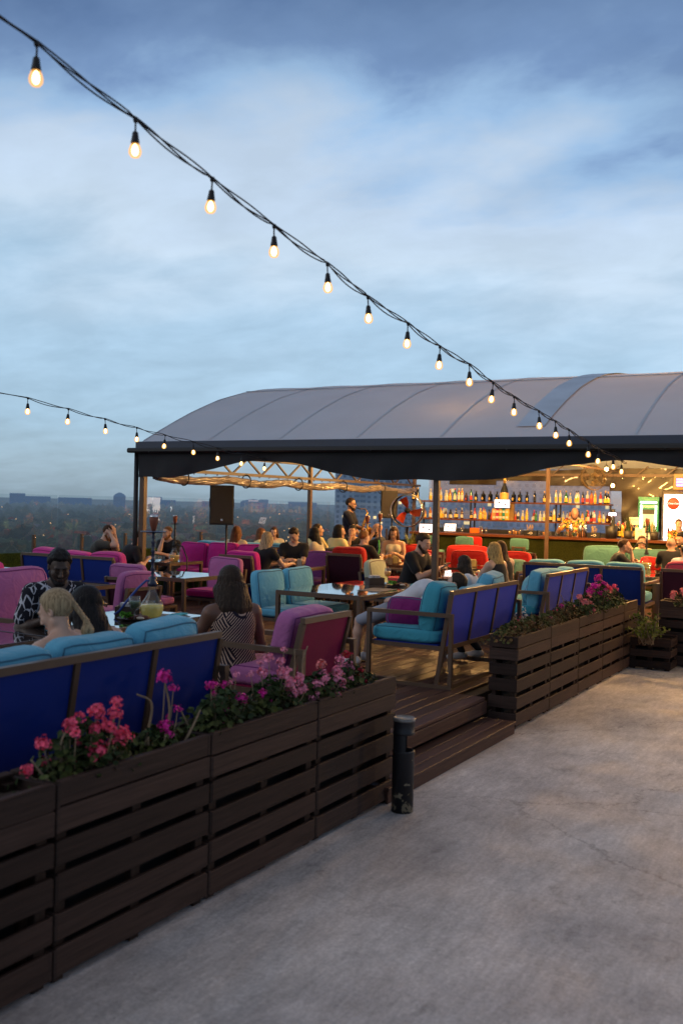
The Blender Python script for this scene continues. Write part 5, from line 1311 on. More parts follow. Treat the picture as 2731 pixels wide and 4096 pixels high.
Bt = person('bald bartender in a floral shirt lifting his hand over a cocktail glass', A_(2298, 2031, 21.35), -62, SK_M, ('bald', H_BRN), K_FLOR, K_BLK, stand=True, lean=8, look=(10, -28), lh=(.32, -.02, 1.12), rh=(.34, .34, 1.36), curl=(.6, 1.1), sleeve=.6, beard=(H_DBR, .006))
# ------------------------------------------------------------------ planters and geraniums
def planter(label, x, y, rz, W=1.03, d=.27, h=.833, group='slatted wooden planters', seed=0, lowend=False):
    """front faces +x before rotation; y is the near end"""
    r = empty('slatted_planter', (x, y, 0), rz, label, 'planter', group); rg = random.Random(seed); q = MB()
    bands = [(.833, .728), (.725, .620), (.592, .488), (.452, .335), (.298, .186), (.150, .028)]
    if h < .6: bands = [(.40, .30), (.255, .165), (.115, .02)]
    ym = W/2
    f = MB(); fb = MB(); s = [MB(), MB()]
    for (z1, z0) in bands:
        j = rg.uniform(-.006, .006); tl = rg.uniform(-.008, .008)
        M = Matrix.Rotation(tl*.6, 3, 'X')
        f.bev((-.011+rg.uniform(-.003, .003), ym, (z0+z1)/2+j), (.022, W-.022, z1-z0-.003), .003)
        fb.bev((-d+.011, ym, (z0+z1)/2+j), (.022, W-.022, z1-z0-.003), .003)
        for si_, ye in enumerate((.011, W-.011)): s[si_].bev((-d/2, ye, (z0+z1)/2+rg.uniform(-.005, .005)), (d-.002, .022, z1-z0-.003), .003)
    f.build('front_slats', W_PY, r); fb.build('back_slats', W_PY, r); s[0].build('end_slats', W_PX, r); s[1].build('end_slats', W_PX, r)
    for (px_, py_) in ((-.045, .05), (-.045, W-.05), (-d+.045, .05), (-d+.045, W-.05), (-.045, W*.5), (-d+.045, W*.5)):
        q = MB(); q.bev((px_, py_, h/2-.01), (.04, .06, h-.02), .003); q.build('corner_post', W_PZ, r)
    q = MB(); q.box((-d/2-.02, ym, h*.45), (.02, W-.14, h*.78)); q.build('gap_shade_sheet', M_DARK, r)  # dark sheet added inside so the slat gaps look shaded
    q = MB(); q.box((-d/2, ym, h*.62), (d-.06, W-.06, .02)); q.build('liner_floor', M_DARK, r)
    q = MB(); n = 14; vs = []; fs = []
    for i in range(n+1):
        for k in range(5): vs.append((-d+.024+(d-.048)*k/4, .024+(W-.048)*i/n, h-.06+rg.uniform(-.012, .014)))
    for i in range(n):
        for k in range(4): a = i*5+k; fs.append((a, a+1, a+6, a+5))
    q.add(vs, fs, 0, True); q.build('soil', M_SOIL, r)
    q = MB(); q.bev((-d+.012, ym, h+.004), (.05, W-.01, .016), .003); q.bev((-.016, ym, h-.0), (.03, W-.03, .01), .002)
    q.build('top_rail', W_PY, r)
    return r
M_SOIL = mat('dry_soil', L(70, 58, 50), .95, var=.5, scale=30, bump=1, bscale=60)
M_LEAF = mat('geranium_leaf', L(46, 62, 34), .6, var=.35, scale=12, island=.5, col2=L(66, 70, 32), spec=.2)
M_LEAFD = mat('dry_geranium_leaf', L(74, 78, 40), .75, var=.4, scale=12, island=.5, col2=L(104, 74, 44), spec=.2)
M_LEAFS = mat('shrub_leaf', L(112, 118, 42), .55, var=.4, scale=10, island=.45, col2=L(86, 98, 40), spec=.3)
M_STEM = mat('woody_stem', L(132, 112, 88), .8, var=.3, scale=20)
FLW = {'pink': mat('salmon_pink_petal', L(240, 84, 118), .6, var=.2, scale=20, island=.25), 'mag': mat('magenta_petal', L(205, 24, 140), .6, var=.2, scale=20, island=.25),
       'pale': mat('pale_pink_petal', L(230, 138, 166), .6, var=.2, scale=20, island=.3), 'red': mat('crimson_petal', L(190, 20, 60), .6, var=.2, scale=20, island=.25), 'salm': mat('salmon_petal', L(226, 128, 128), .6, var=.2, scale=20, island=.25)}
def leaf_fan(q, c, n_, r_, rg, lobes=6, mi=0):
    n_ = Vector(n_).normalized(); a = n_.orthogonal().normalized(); b_ = n_.cross(a); ph = rg.uniform(0, 6)
    vs = [Vector(c)-n_*r_*.25]
    for i in range(lobes): an = ph+2*PI*i/lobes; rr = r_*rg.uniform(.8, 1.15); vs.append(Vector(c)+(a*math.cos(an)+b_*math.sin(an))*rr+n_*rg.uniform(-.1, .2)*r_)
    q.add(vs, [(0, i+1, (i+1) % lobes+1) for i in range(lobes)], mi)
def flower_head(parent, c, r_, kind, rg, n=26):
    q = MB()
    for i in range(n):
        d = Vector((rg.gauss(0, 1), rg.gauss(0, 1), rg.gauss(.35, .8))).normalized()
        leaf_fan(q, Vector(c)+d*r_*rg.uniform(.45, 1.2), d+Vector((rg.uniform(-.4, .4), rg.uniform(-.4, .4), rg.uniform(-.2, .4))), r_*rg.uniform(.26, .40), rg, 5)
    return q.build('flower_head', FLW[kind], parent)
def geranium(loc, label, seed, nleaf=170, spread=(.10, .26), height=.22, flowers=(), bare=(), leaf=None, cat='geranium', group='geraniums in the wooden planters', lr=.0165):
    r = empty('geranium_plant', loc, 0, label, cat, group); rg = random.Random(seed); q = MB()
    flowers = list(flowers)+[(x+rg.gauss(0, .03), y+rg.gauss(0, .05), max(.06, z+rg.gauss(-.03, .035)), rr*rg.uniform(.5, .8), kd) for (x, y, z, rr, kd) in flowers for _ in range(2 if z < .22 else 1)]
    for i in range(int(nleaf*3.4)):
        u = rg.uniform(0, 1)**.8; x = rg.gauss(0, 1)*spread[0]*.62; y = rg.gauss(0, 1)*spread[1]*.55
        dd = math.hypot(x/spread[0], y/spread[1]); z = 1.18*height*(u*(1.05-.45*min(1.6, dd)))+.01
        if dd > 1.3 and rg.random() < .3: z -= rg.uniform(.0, .05)
        if dd > 2.1 or (x > .118 and z < .08) or x < -.2: continue
        leaf_fan(q, (x, y, z), (x*3+rg.gauss(0, .35), y*2+rg.gauss(0, .35), .6+rg.gauss(0, .3)), lr*rg.uniform(.6, 1.25), rg, 7)
    q.build('foliage', leaf or M_LEAF, r)
    q = MB()
    for i in range(9):
        x, y = rg.gauss(0, .05), rg.gauss(0, spread[1]*.4)
        q.tube([(x*.3, y*.5, -.03), (x*.7, y*.8, height*.4), (x, y, height*rg.uniform(.6, .95))], [.006, .005, .003], 5)
    for (pts, rad) in bare:
        P_ = [Vector(p) for p in pts]; P_ = [P_[0]*2-P_[1]]+P_+[P_[-1]*2-P_[-2]]; sm = []
        for k in range(1, len(P_)-2):
            for s_ in range(6):
                u = s_/6; a0, a1, a2, a3 = P_[k-1:k+3]; sm.append(.5*((2*a1)+(a2-a0)*u+(2*a0-5*a1+4*a2-a3)*u*u+(3*a1-a0-3*a2+a3)*u**3))
        sm.append(P_[-2]); q.tube(sm, [rad*(1-.4*k/len(sm)) for k in range(len(sm))], 6)
    for (x, y, z, rr, kd) in flowers: q.tube([(x*.4, y*.6, .02), (x*.8, y*.9, z*.6), (x, y, z)], [.0035, .003, .002], 5)
    q.build('stem', M_STEM, r)
    for (x, y, z, rr, kd) in flowers: flower_head(r, (x, y, z), rr*.88, kd, rg, 46 if rr > .028 else 24)
    return r
PF = -2.962; W1_ = 1.036
nm = ['leftmost wooden planter, mostly out of frame at the lower left', 'wooden planter in the foreground holding salmon pink geraniums', 'wooden planter with magenta and pale pink geraniums, third from the left', 'wooden planter with pale pink geraniums right beside the black ash bin']
for i in range(5):
    k = i-2
    planter('dark slatted planter outside the lower left picture edge' if k == -2 else nm[k+1], PF, 2.958+W1_*k+.004, 0, W1_-.008, seed=i)
nm2 = ['nearest planter of the far row, standing at the right end of the step', 'second planter of the far row, dry stems and small leaves in it', 'third planter of the far row, holding salmon geraniums', 'fourth planter of the far row with tall pink geraniums', 'last planter of the far row before the corner shrub']
for i in range(5): planter(nm2[i], -2.971, 8.52+.975*i+.004, 0, .967 if i < 4 else .70, seed=20+i)
planter('low crate planter with a yellow-green shrub at the corner of the far row', -2.46, 12.78, -R90, .52, .40, .40, seed=31).location = (-2.99, 12.76, 0)
planter('tall planter with salmon flowers at the right picture edge', -2.72, 13.22, -R90, 1.03, .27, seed=32).location = (-2.72, 13.22, 0)
# plants: (x offset, y, ...) local flower coordinates
zt = .775
geranium((-3.09, 2.5, zt), 'small dry geranium in the leftmost planter', 1, 40, height=.08)
geranium((-3.08, 3.22, zt), 'bushy geranium full of salmon pink blooms in the front planter', 2, 210, (.11, .20), .22,
         [(.02, -.10, .25, .036, 'pink'), (.03, .05, .29, .037, 'pink'), (-.02, .12, .27, .034, 'pink'), (.05, .10, .21, .038, 'pink'), (.06, .17, .17, .044, 'pink'), (.08, .00, .13, .048, 'pink'), (-.02, -.21, .19, .036, 'pink'), (.04, .03, .20, .030, 'pink'), (.01, .20, .30, .032, 'pink'), (-.04, .02, .26, .028, 'pink'), (.07, .12, .27, .030, 'pink')],
         [([(.03, -.16, 0), (.03, -.24, .06), (.02, -.31, .15)], .006), ([(0, -.1, .0), (.0, -.13, .16), (.02, -.10, .26)], .006)])
geranium((-3.09, 3.72, zt), 'leggy geranium with bare curling stems and single magenta blooms', 3, 110, (.10, .20), .12,
         [(0, .06, .36, .040, 'mag'), (.03, .02, .13, .032, 'mag'), (-.03, .20, .18, .026, 'mag')],
         [([(.02, -.12, 0), (.0, -.05, .14), (.02, -.06, .26), (0, -.14, .31)], .007), ([(.04, .14, 0), (.04, .22, .08), (.02, .32, .16)], .008), ([(0, .04, .02), (.0, .10, .18), (.0, .06, .34)], .007)])
geranium((-3.09, 4.25, zt), 'dark green geranium with scattered magenta blooms', 4, 190, (.12, .24), .20,
         [(.0, -.10, .27, .030, 'mag'), (-.02, .04, .25, .026, 'mag'), (.05, .10, .17, .036, 'mag'), (-.03, .16, .28, .024, 'pale'), (.04, -.02, .13, .024, 'mag')], [])
geranium((-3.09, 4.72, zt), 'geranium with a tall cluster of orchid pink blooms next to the lilac armchair', 5, 180, (.11, .2), .20,
         [(.0, -.10, .27, .034, 'pale'), (-.02, .0, .33, .034, 'pale'), (.04, .05, .25, .036, 'pale'), (.06, .10, .18, .038, 'pale'), (.05, .14, .12, .036, 'pale'), (-.02, .12, .30, .030, 'pale'), (.03, -.14, .16, .030, 'mag'), (.0, .16, .24, .030, 'pale')],
         [([(0, .2, 0), (0, .24, .22), (.01, .22, .36)], .006)])
geranium((-3.08, 5.22, zt), 'pale pink geranium spilling over the planter beside the ash bin', 6, 210, (.12, .24), .16,
         [(.05, -.10, .13, .042, 'pale'), (.02, .02, .17, .040, 'pale'), (.06, .10, .14, .040, 'pale'), (.07, -.0, .08, .036, 'pale'), (.03, .18, .18, .036, 'pale'), (-.02, -.18, .18, .036, 'pale'), (.07, .17, .08, .034, 'pale'), (-.04, .1, .22, .034, 'salm'), (.02, -.22, .12, .034, 'pale')],
         [([(-.02, -.12, 0), (-.03, -.14, .25), (-.02, -.1, .36)], .006)])
geranium((-3.09, 5.62, zt), 'small geranium with crimson and pale blooms at the right end of the front row', 7, 150, (.10, .2), .17,
         [(-.02, -.08, .22, .034, 'pale'), (.0, .0, .18, .032, 'pale'), (.03, .10, .13, .030, 'red'), (-.04, .04, .24, .030, 'red'), (.02, .16, .10, .026, 'red')], [])
for i, (y_, s_) in enumerate([(8.8, 1), (9.3, 2), (9.85, 3)]):
    geranium((-3.10, y_, zt), ['dry low geranium in the nearest far-row planter', 'dry geranium with brown leaves straddling the first joint of the far row', 'twiggy dry geranium in the second far-row planter'][i], 40+i, 420, (.13, .28), .15, [(.04, -.1, .12, .022, 'salm'), (0, .1, .16, .02, 'red')], [([(0, .1, 0), (.02, .16, .12), (0, .2, .2)], .005), ([(0, -.1, 0), (.02, -.06, .1), (.02, -.1, .22)], .005)], M_LEAFD, lr=.0135)
geranium((-3.10, 10.4, zt), 'thin geranium with bare twigs beside the lavender backed sofa', 44, 380, (.13, .26), .20, [(0, -.16, .2, .026, 'mag'), (.03, .05, .16, .03, 'salm')], [([(0, -.1, 0), (.02, -.14, .2), (0, -.2, .32)], .006), ([(0, .12, 0), (.02, .16, .2), (0, .14, .34)], .006)], M_LEAFD, lr=.0135)
geranium((-3.09, 11.05, zt), 'salmon geranium in the middle of the far planter row', 45, 200, (.13, .26), .22, [(.05, -.14, .19, .045, 'salm'), (.06, .0, .15, .048, 'salm'), (.02, .1, .24, .04, 'salm'), (.0, -.2, .25, .036, 'salm'), (.08, .06, .08, .04, 'salm'), (0, .22, .27, .034, 'mag')], [], lr=.018)
geranium((-3.09, 11.65, zt), 'tall geranium crowned with bright pink blooms at the far planter row', 46, 260, (.14, .26), .32, [(0, -.05, .42, .05, 'mag'), (.02, -.25, .34, .045, 'mag'), (.02, .12, .34, .045, 'mag'), (.05, .25, .28, .05, 'pink'), (.05, -.12, .25, .035, 'mag'), (0, -.4, .28, .04, 'mag'), (.06, .1, .2, .035, 'mag'), (.04, .34, .22, .04, 'salm')], [], lr=.018)
geranium((-3.09, 12.2, zt), 'leafy green geranium at the end of the far row', 47, 170, (.14, .22), .24, [(.03, .1, .24, .04, 'pink')], [], lr=.018)
geranium((-2.3, 13.09, zt), 'salmon pink geranium in the planter at the right picture edge', 48, 120, (.26, .10), .2, [(-.22, .04, .16, .05, 'salm'), (-.1, .02, .2, .055, 'salm'), (.05, .03, .18, .05, 'salm'), (.2, .0, .2, .05, 'salm')], [])
r = empty('corner_shrub', (-2.74, 12.58, .34), 0, 'yellow-green leafy shrub growing in the low crate planter', 'shrub'); rg = random.Random(5); q = MB(); sq = MB()
for i in range(26):
    a = rg.uniform(0, 6.28); sp_ = rg.uniform(.06, .30); hgt = rg.uniform(.14, .44)*(1.1-sp_); p0 = Vector((rg.uniform(-.1, .1), rg.uniform(-.08, .08), 0)); p1 = Vector((math.cos(a)*sp_, math.sin(a)*sp_*.8, hgt)); pm = (p0+p1)/2+Vector((0, 0, .06)); sq.tube([p0, pm, p1], [.006, .004, .002], 5)
    for k in range(13):
        t_ = .3+.7*k/12; p = p0.lerp(pm, t_*2) if t_ < .5 else pm.lerp(p1, t_*2-1); d = Vector((rg.gauss(0, 1), rg.gauss(0, 1), rg.gauss(.4, .6))).normalized(); s_ = Vector((rg.gauss(0, 1), rg.gauss(0, 1), 0)); s_ = d.cross(s_).normalized(); ln = rg.uniform(.03, .07); wd = ln*.28
        q.add([p, p+d*ln*.5+s_*wd, p+d*ln, p+d*ln*.5-s_*wd], [(0, 1, 2, 3)])
q.build('foliage', M_LEAFS, r); sq.build('stem', M_STEM, r)
r2 = empty('white_flower_spray', (-3.86, 11.15, DK), 0, 'small spray of white blossom standing between the two blue sofas', 'flowers'); q = MB(); rg = random.Random(8)
for i in range(90): leaf_fan(q, (rg.gauss(0, .04), rg.gauss(0, .05), .42+rg.gauss(0, .07)), (rg.gauss(0, 1), rg.gauss(0, 1), .5), .014, rg, 5)
q.build('blossom', mat('white_blossom', (.6, .58, .56), .7), r2); q = MB()
for i in range(8): q.tube([(0, 0, .1), (rg.gauss(0, .02), rg.gauss(0, .02), .3), (rg.gauss(0, .04), rg.gauss(0, .05), .42)], .004, 5)
q.build('stem', M_STEM, r2); q = MB(); q.lathe([(.05, 0), (.062, .05), (.05, .12), (.035, .2), (.045, .22)], 14); q.build('vase', mat('dark_vase', (.03, .025, .02), .3), r2)

# ------------------------------------------------------------------ ash bin
r = empty('ash_bin', (-2.80, 5.86, 0), math.radians(22), 'worn black cylindrical ash bin with a notch near the top, standing beside the front planters', 'ash bin')
def mat_worn():
    m = mat('chipped_black_paint', (.012, .012, .015), .45, var=.2, scale=6, bump=.15, bscale=30, spec=.5); t = m.node_tree; b_ = t.nodes['Principled BSDF']
    tc = N(t, 'ShaderNodeTexCoord'); n1 = N(t, 'ShaderNodeTexNoise', i_Scale=17.0, i_Detail=6.0, i_Roughness=.6); t.links.new(tc.outputs['Object'], n1.inputs['Vector'])
    sp_ = N(t, 'ShaderNodeSeparateXYZ'); t.links.new(tc.outputs['Object'], sp_.inputs[0])
    a = N(t, 'ShaderNodeMapRange'); a.inputs['From Min'].default_value = .0; a.inputs['From Max'].default_value = .35; a.inputs['To Min'].default_value = .16; a.inputs['To Max'].default_value = 0; t.links.new(sp_.outputs[2], a.inputs['Value'])
    ad = N(t, 'ShaderNodeMath', operation='ADD'); t.links.new(n1.outputs['Fac'], ad.inputs[0]); t.links.new(a.outputs[0], ad.inputs[1])
    g = N(t, 'ShaderNodeMapRange'); g.inputs['From Min'].default_value = .69; g.inputs['From Max'].default_value = .71; t.links.new(ad.outputs[0], g.inputs['Value'])
    src = b_.inputs['Base Color'].links[0].from_socket; mx = N(t, 'ShaderNodeMix', data_type='RGBA'); mx.inputs[7].default_value = (*L(150, 138, 116), 1); t.links.new(src, mx.inputs[6]); t.links.new(g.outputs[0], mx.inputs[0]); t.links.new(mx.outputs[2], b_.inputs['Base Color']); return m
M_WORN = mat_worn(); R_ = .069
q = MB(); q.lathe([(R_+.002, 0), (R_+.002, .385), (R_+.004, .39), (R_+.004, .398), (R_-.004, .40), (R_-.006, .37), (.002, .36)], 28); q.build('lower_body', M_WORN, r)
q = MB(); vs = []; fs = []; k = 18
for i in range(k+1):
    a = math.radians(75)+math.radians(210)*i/k
    for zz_ in (.395, .425, .455, .485, .51): 
        vs.append((R_*math.cos(a), R_*math.sin(a), zz_))
for i in range(k):
    for j in range(4): a = i*5+j; fs.append((a, a+5, a+6, a+1))
q.add(vs, fs, 0, True)
vs2 = [(v[0]*.93, v[1]*.93, v[2]) for v in vs]; q.add(vs2, [f[::-1] for f in fs], 0, True)
q.build('notch_wall', M_WORN, r)
q = MB(); q.lathe([(R_, .505), (R_+.003, .512), (R_+.003, .522), (R_, .526), (R_, .588), (R_+.004, .594), (R_+.004, .608), (R_-.004, .612), (R_-.012, .604), (R_-.014, .588), (.001, .580)], 28)
q.build('head_ring', M_WORN, r); q = MB(); q.lathe([(R_+.0045, .592), (R_+.005, .606), (R_-.003, .6145), (R_-.01, .607)], 28); q.build('rim', mat('scuffed_steel_rim', (.28, .27, .26), .5, metal=.6, var=.4, scale=14), r)

# ------------------------------------------------------------------ bulb strings
M_BULB = emission('warm_bulb_glass', (1.0, .50, .14), 4.2); M_FIL = emission('bulb_filament', (1.0, .62, .24), 16.0); M_SOCK = mat('black_socket', (.010, .009, .011), .5); M_CABLE = mat('black_cable', (.012, .011, .015), .6)
def bulb_proto():
    r = empty('light_bulb', (0, 0, 0)); q = MB()
    q.tube([(0, 0, 0), (.002, 0, -.03), (0, 0, -.062)], .0045, 6); q.lathe([(.010, .012), (.013, 0), (.010, -.012)], 8); q.lathe([(.007, -.055), (.014, -.062), (.017, -.085), (.021, -.105), (.021, -.116)], 14); q.build('socket', M_SOCK, r)
    q = MB(); q.lathe([(.016, -.110), (.022, -.122), (.028, -.138), (.0305, -.152), (.028, -.166), (.019, -.178), (.001, -.183)], 16); q.build('bulb_glass', M_BULB, r); 
    q = MB(); q.lathe([(.001, -.114), (.009, -.122), (.015, -.140), (.015, -.156), (.009, -.168), (.001, -.172)], 10); return r, q
BP, fq = bulb_proto()
m_, t_, b_ = nt('glowing_bulb_glass'); _tr = N(t_, 'ShaderNodeBsdfTransparent'); _em = N(t_, 'ShaderNodeEmission'); _em.inputs['Color'].default_value = (1, .46, .10, 1); _em.inputs['Strength'].default_value = 1.5; _lw = N(t_, 'ShaderNodeLayerWeight'); _lw.inputs['Blend'].default_value = .45
_mx = N(t_, 'ShaderNodeMixShader'); _mr = N(t_, 'ShaderNodeMapRange'); _mr.inputs['To Min'].default_value = .25; _mr.inputs['To Max'].default_value = .95; t_.links.new(_lw.outputs['Facing'], _mr.inputs['Value']); t_.links.new(_mr.outputs[0], _mx.inputs[0]); t_.links.new(_tr.outputs[0], _mx.inputs[1]); t_.links.new(_em.outputs[0], _mx.inputs[2]); t_.links.new(_mx.outputs[0], t_.nodes['Material Output'].inputs['Surface'])
for ch in BP.children:
    if ch.name.startswith('bulb_glass'): ch.data.materials[0] = m_; fq.build('filament', M_FIL, ch)
BP.scale = (.9, .9, .9)
bulbs_up = [(85, 100), (312, 275), (488, 412), (630, 520), (752, 607), (845, 683), (937, 744), (1010, 797), (1078, 838), (1132, 880), (1180, 912), (1237, 945), (1275, 968), (1306, 988), (1350, 1015), (1375, 1032), (1407, 1046), (1427, 1058)]
bulbs_lo = [(65, 915), (158, 940), (242, 963), (315, 983), (380, 1000), (444, 1015), (501, 1030), (556, 1043), (608, 1055)]
S_ = 4096/2352
first = True
def place_bulb(p, label, group):
    global first
    if first: BP.location = p; tag(BP, label, 'light bulb', group); first = False; return BP
    o_ = dup(BP, p, RND.uniform(0, 6), label, group); o_.rotation_euler = (RND.uniform(-.09, .09), RND.uniform(-.09, .09), RND.uniform(0, 6)); return o_
pu = [Vector(at(x*S_, y*S_, 3.8*(8+k)/8)) for k, (x, y) in enumerate(bulbs_up)]
pl = [Vector(at(x*S_, y*S_, 10.0*(19+k)/19)) for k, (x, y) in enumerate(bulbs_lo)]
for k, p in enumerate(pu): place_bulb(p, 'glowing bulb on the upper string, %s from the top left' % ORD[k], 'bulbs of the upper light string')
for k, p in enumerate(pl): place_bulb(p, 'glowing bulb on the lower left string, %s from the left edge' % ORD[k], 'bulbs of the lower left light string')
def cable(pts, label, rad, strands):
    q = MB(); rg = random.Random(4)
    for s_ in range(strands):
        ph = s_*2*PI/strands; P_ = []
        for a, b2 in zip(pts, pts[1:]):
            for i in range(10):
                f_ = i/10; p = a.lerp(b2, f_); sag = -.018*(a-b2).length*math.sin(PI*f_)*(1 if s_ else 1.5)
                off = .0045*(1 if strands > 1 else 0)*(1+2.2*math.sin(PI*f_)); an = ph+f_*2.1+len(P_)*.05
                P_.append(p+Vector((math.cos(an)*off, math.cos(an)*off*.5, math.sin(an)*off+sag+.006)))
        P_.append(pts[-1]); q.tube(P_, rad, 6)
    o = q.build('light_string_cable', M_CABLE); tag(o, label, 'cable'); return o
e0 = pu[0]+(pu[0]-pu[1])*6; cable([e0]+pu+[pu[-1]+(pu[-1]-pu[-2])*.6], 'twisted black cable of the upper light string sloping down to the tent', .0038, 3)
f0 = pl[0]+(pl[0]-pl[1])*14; cable([f0]+pl+[pl[-1]+(pl[-1]-pl[-2])*.8], 'thin black cable of the lower left light string running to the tent corner', .0045, 2)
# warm lamps inside the tent (the pair by the wall fan is visible, the others are guessed unseen sources)
def lamp(p, power, label, size=.05, vis=True):
    r = empty('hanging_lamp', p, 0, label, 'lamp', 'bare bulbs hanging inside the tent')
    q = MB(); q.tube([(0, 0, .30), (0, 0, .06)], .004, 6); q.lathe([(.012, .07), (.022, .05), (.024, .02)], 12); q.build('socket', M_SOCK, r)
    q = MB(); q.ball((0, 0, -.02), .036, 8); q.build('bulb_glass', M_FIL, r)
    l = bpy.data.lights.new('lamp_light', 'POINT'); l.energy = power; l.color = (1, .52, .17) if power > 200 else (1, .50, .11); l.shadow_soft_size = size; o = bpy.data.objects.new('lamp_light', l); COL.objects.link(o); o.parent = r; o.location = (0, 0, -.1); return r
lamp(tuple(at(2424, 1872, 18.6)), 130, 'bright bare bulb beside the wall fan, the upper of the two')
lamp(tuple(at(2449, 1938, 19.8)), 130, 'bright bare bulb beside the wall fan, the lower of the two')
o_ = lamp((3.2, 13.4, 2.2), 280, 'low lamp under the tent front beyond the right picture edge', .1); [setattr(c.data, 'color', (1, .66, .40)) for c in o_.children if c.type == 'LIGHT']
lamp((-5.45, 13.3, 3.0), 45, 'lamp just under the front of the tent roof making it glow')
for i, (x, y, z_, pw_) in enumerate([(-2.8, 16.4, 3.35, 560), (-5.2, 17.6, 3.35, 520), (-7.6, 18.0, 3.3, 380), (.6, 16.2, 3.2, 520), (-8.9, 19.3, 2.9, 120)]):
    lamp((x, y, z_), pw_, ['lamp high inside the tent roof above the sage green sofa', 'lamp high inside the tent roof above the red armchairs', 'lamp high inside the tent roof above the saxophonist', 'lamp high inside the tent beyond the right picture edge', 'lamp near the left loudspeaker side of the bar'][i], .12)
# ------------------------------------------------------------------ bar
BY = 20.4
M_BARTOP = wood('bar_top_wood', L(92, 52, 30), 'x', .45, 0); M_BARF = mat('dark_green_turf_front', L(40, 44, 18), .95, var=.5, scale=60, bump=.8, bscale=200, spec=.05)
bar = empty('bar_counter', (-6.2, BY, DK), 0, 'long bar counter with a wooden top and a dark green turf front', 'bar counter')
q = MB(); q.bev((0, .02, .53), (6.9, .06, 1.06), .004); q.build('front_panel', M_BARF, bar)
q = MB(); q.bev((0, .24, 1.09), (7.0, .62, .055), .006); q.build('counter_top', M_BARTOP, bar)
q = MB(); q.bev((-3.42, .3, .53), (.05, .5, 1.06), .004); q.bev((3.42, .3, .53), (.05, .5, 1.06), .004); q.build('end_panel', M_BRNX, bar)
SY = 21.45
shelf = empty('bar_shelf', (-7.7, SY, 0), 0, 'two-tier wooden back bar shelf on dark steel posts carrying bottles', 'shelf')
ZU, ZL = 2.11, 1.70
for z_ in (ZU, ZL):
    q = MB(); q.bev((0, 0, z_-.017), (4.5, .22, .034), .004); q.build('shelf_board', M_BARTOP, shelf)
for x in (-2.2, -1.02, -.92, 1.0, 1.1, 2.2):
    q = MB(); q.beam((x, .08, 1.3), (x, .08, ZU-.036), .03, .03); q.build('upright', M_BLK, shelf)
q = MB(); q.bev((0, .05, .65+DK), (4.5, .45, 1.1), .004); q.build('back_counter', M_BLK, shelf)
# bottles
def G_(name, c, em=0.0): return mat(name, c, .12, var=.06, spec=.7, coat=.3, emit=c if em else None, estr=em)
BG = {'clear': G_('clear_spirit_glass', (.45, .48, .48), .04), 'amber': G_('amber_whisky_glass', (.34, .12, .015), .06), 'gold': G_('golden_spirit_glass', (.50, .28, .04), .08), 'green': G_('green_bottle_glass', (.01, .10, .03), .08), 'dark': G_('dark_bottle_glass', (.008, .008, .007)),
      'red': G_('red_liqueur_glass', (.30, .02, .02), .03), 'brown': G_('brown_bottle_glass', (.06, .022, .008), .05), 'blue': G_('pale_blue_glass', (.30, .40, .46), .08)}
LB = {'yellow': mat('yellow_label', (.70, .46, .06), .6), 'white': mat('white_label', (.66, .62, .52), .6), 'black': mat('black_label', (.02, .02, .02), .6), 'gold': mat('gold_label', (.75, .48, .12), .5), 'red': mat('red_label', (.5, .04, .03), .6), 'green': mat('green_label', (.03, .2, .07), .6)}
CAPS = {'gold': mat('gold_cap', (.6, .4, .12), .35, metal=.6), 'black': M_BLK, 'red': mat('red_cap', (.5, .04, .03), .5), 'white': mat('white_cap', (.6, .58, .52), .5)}
_bp = {}
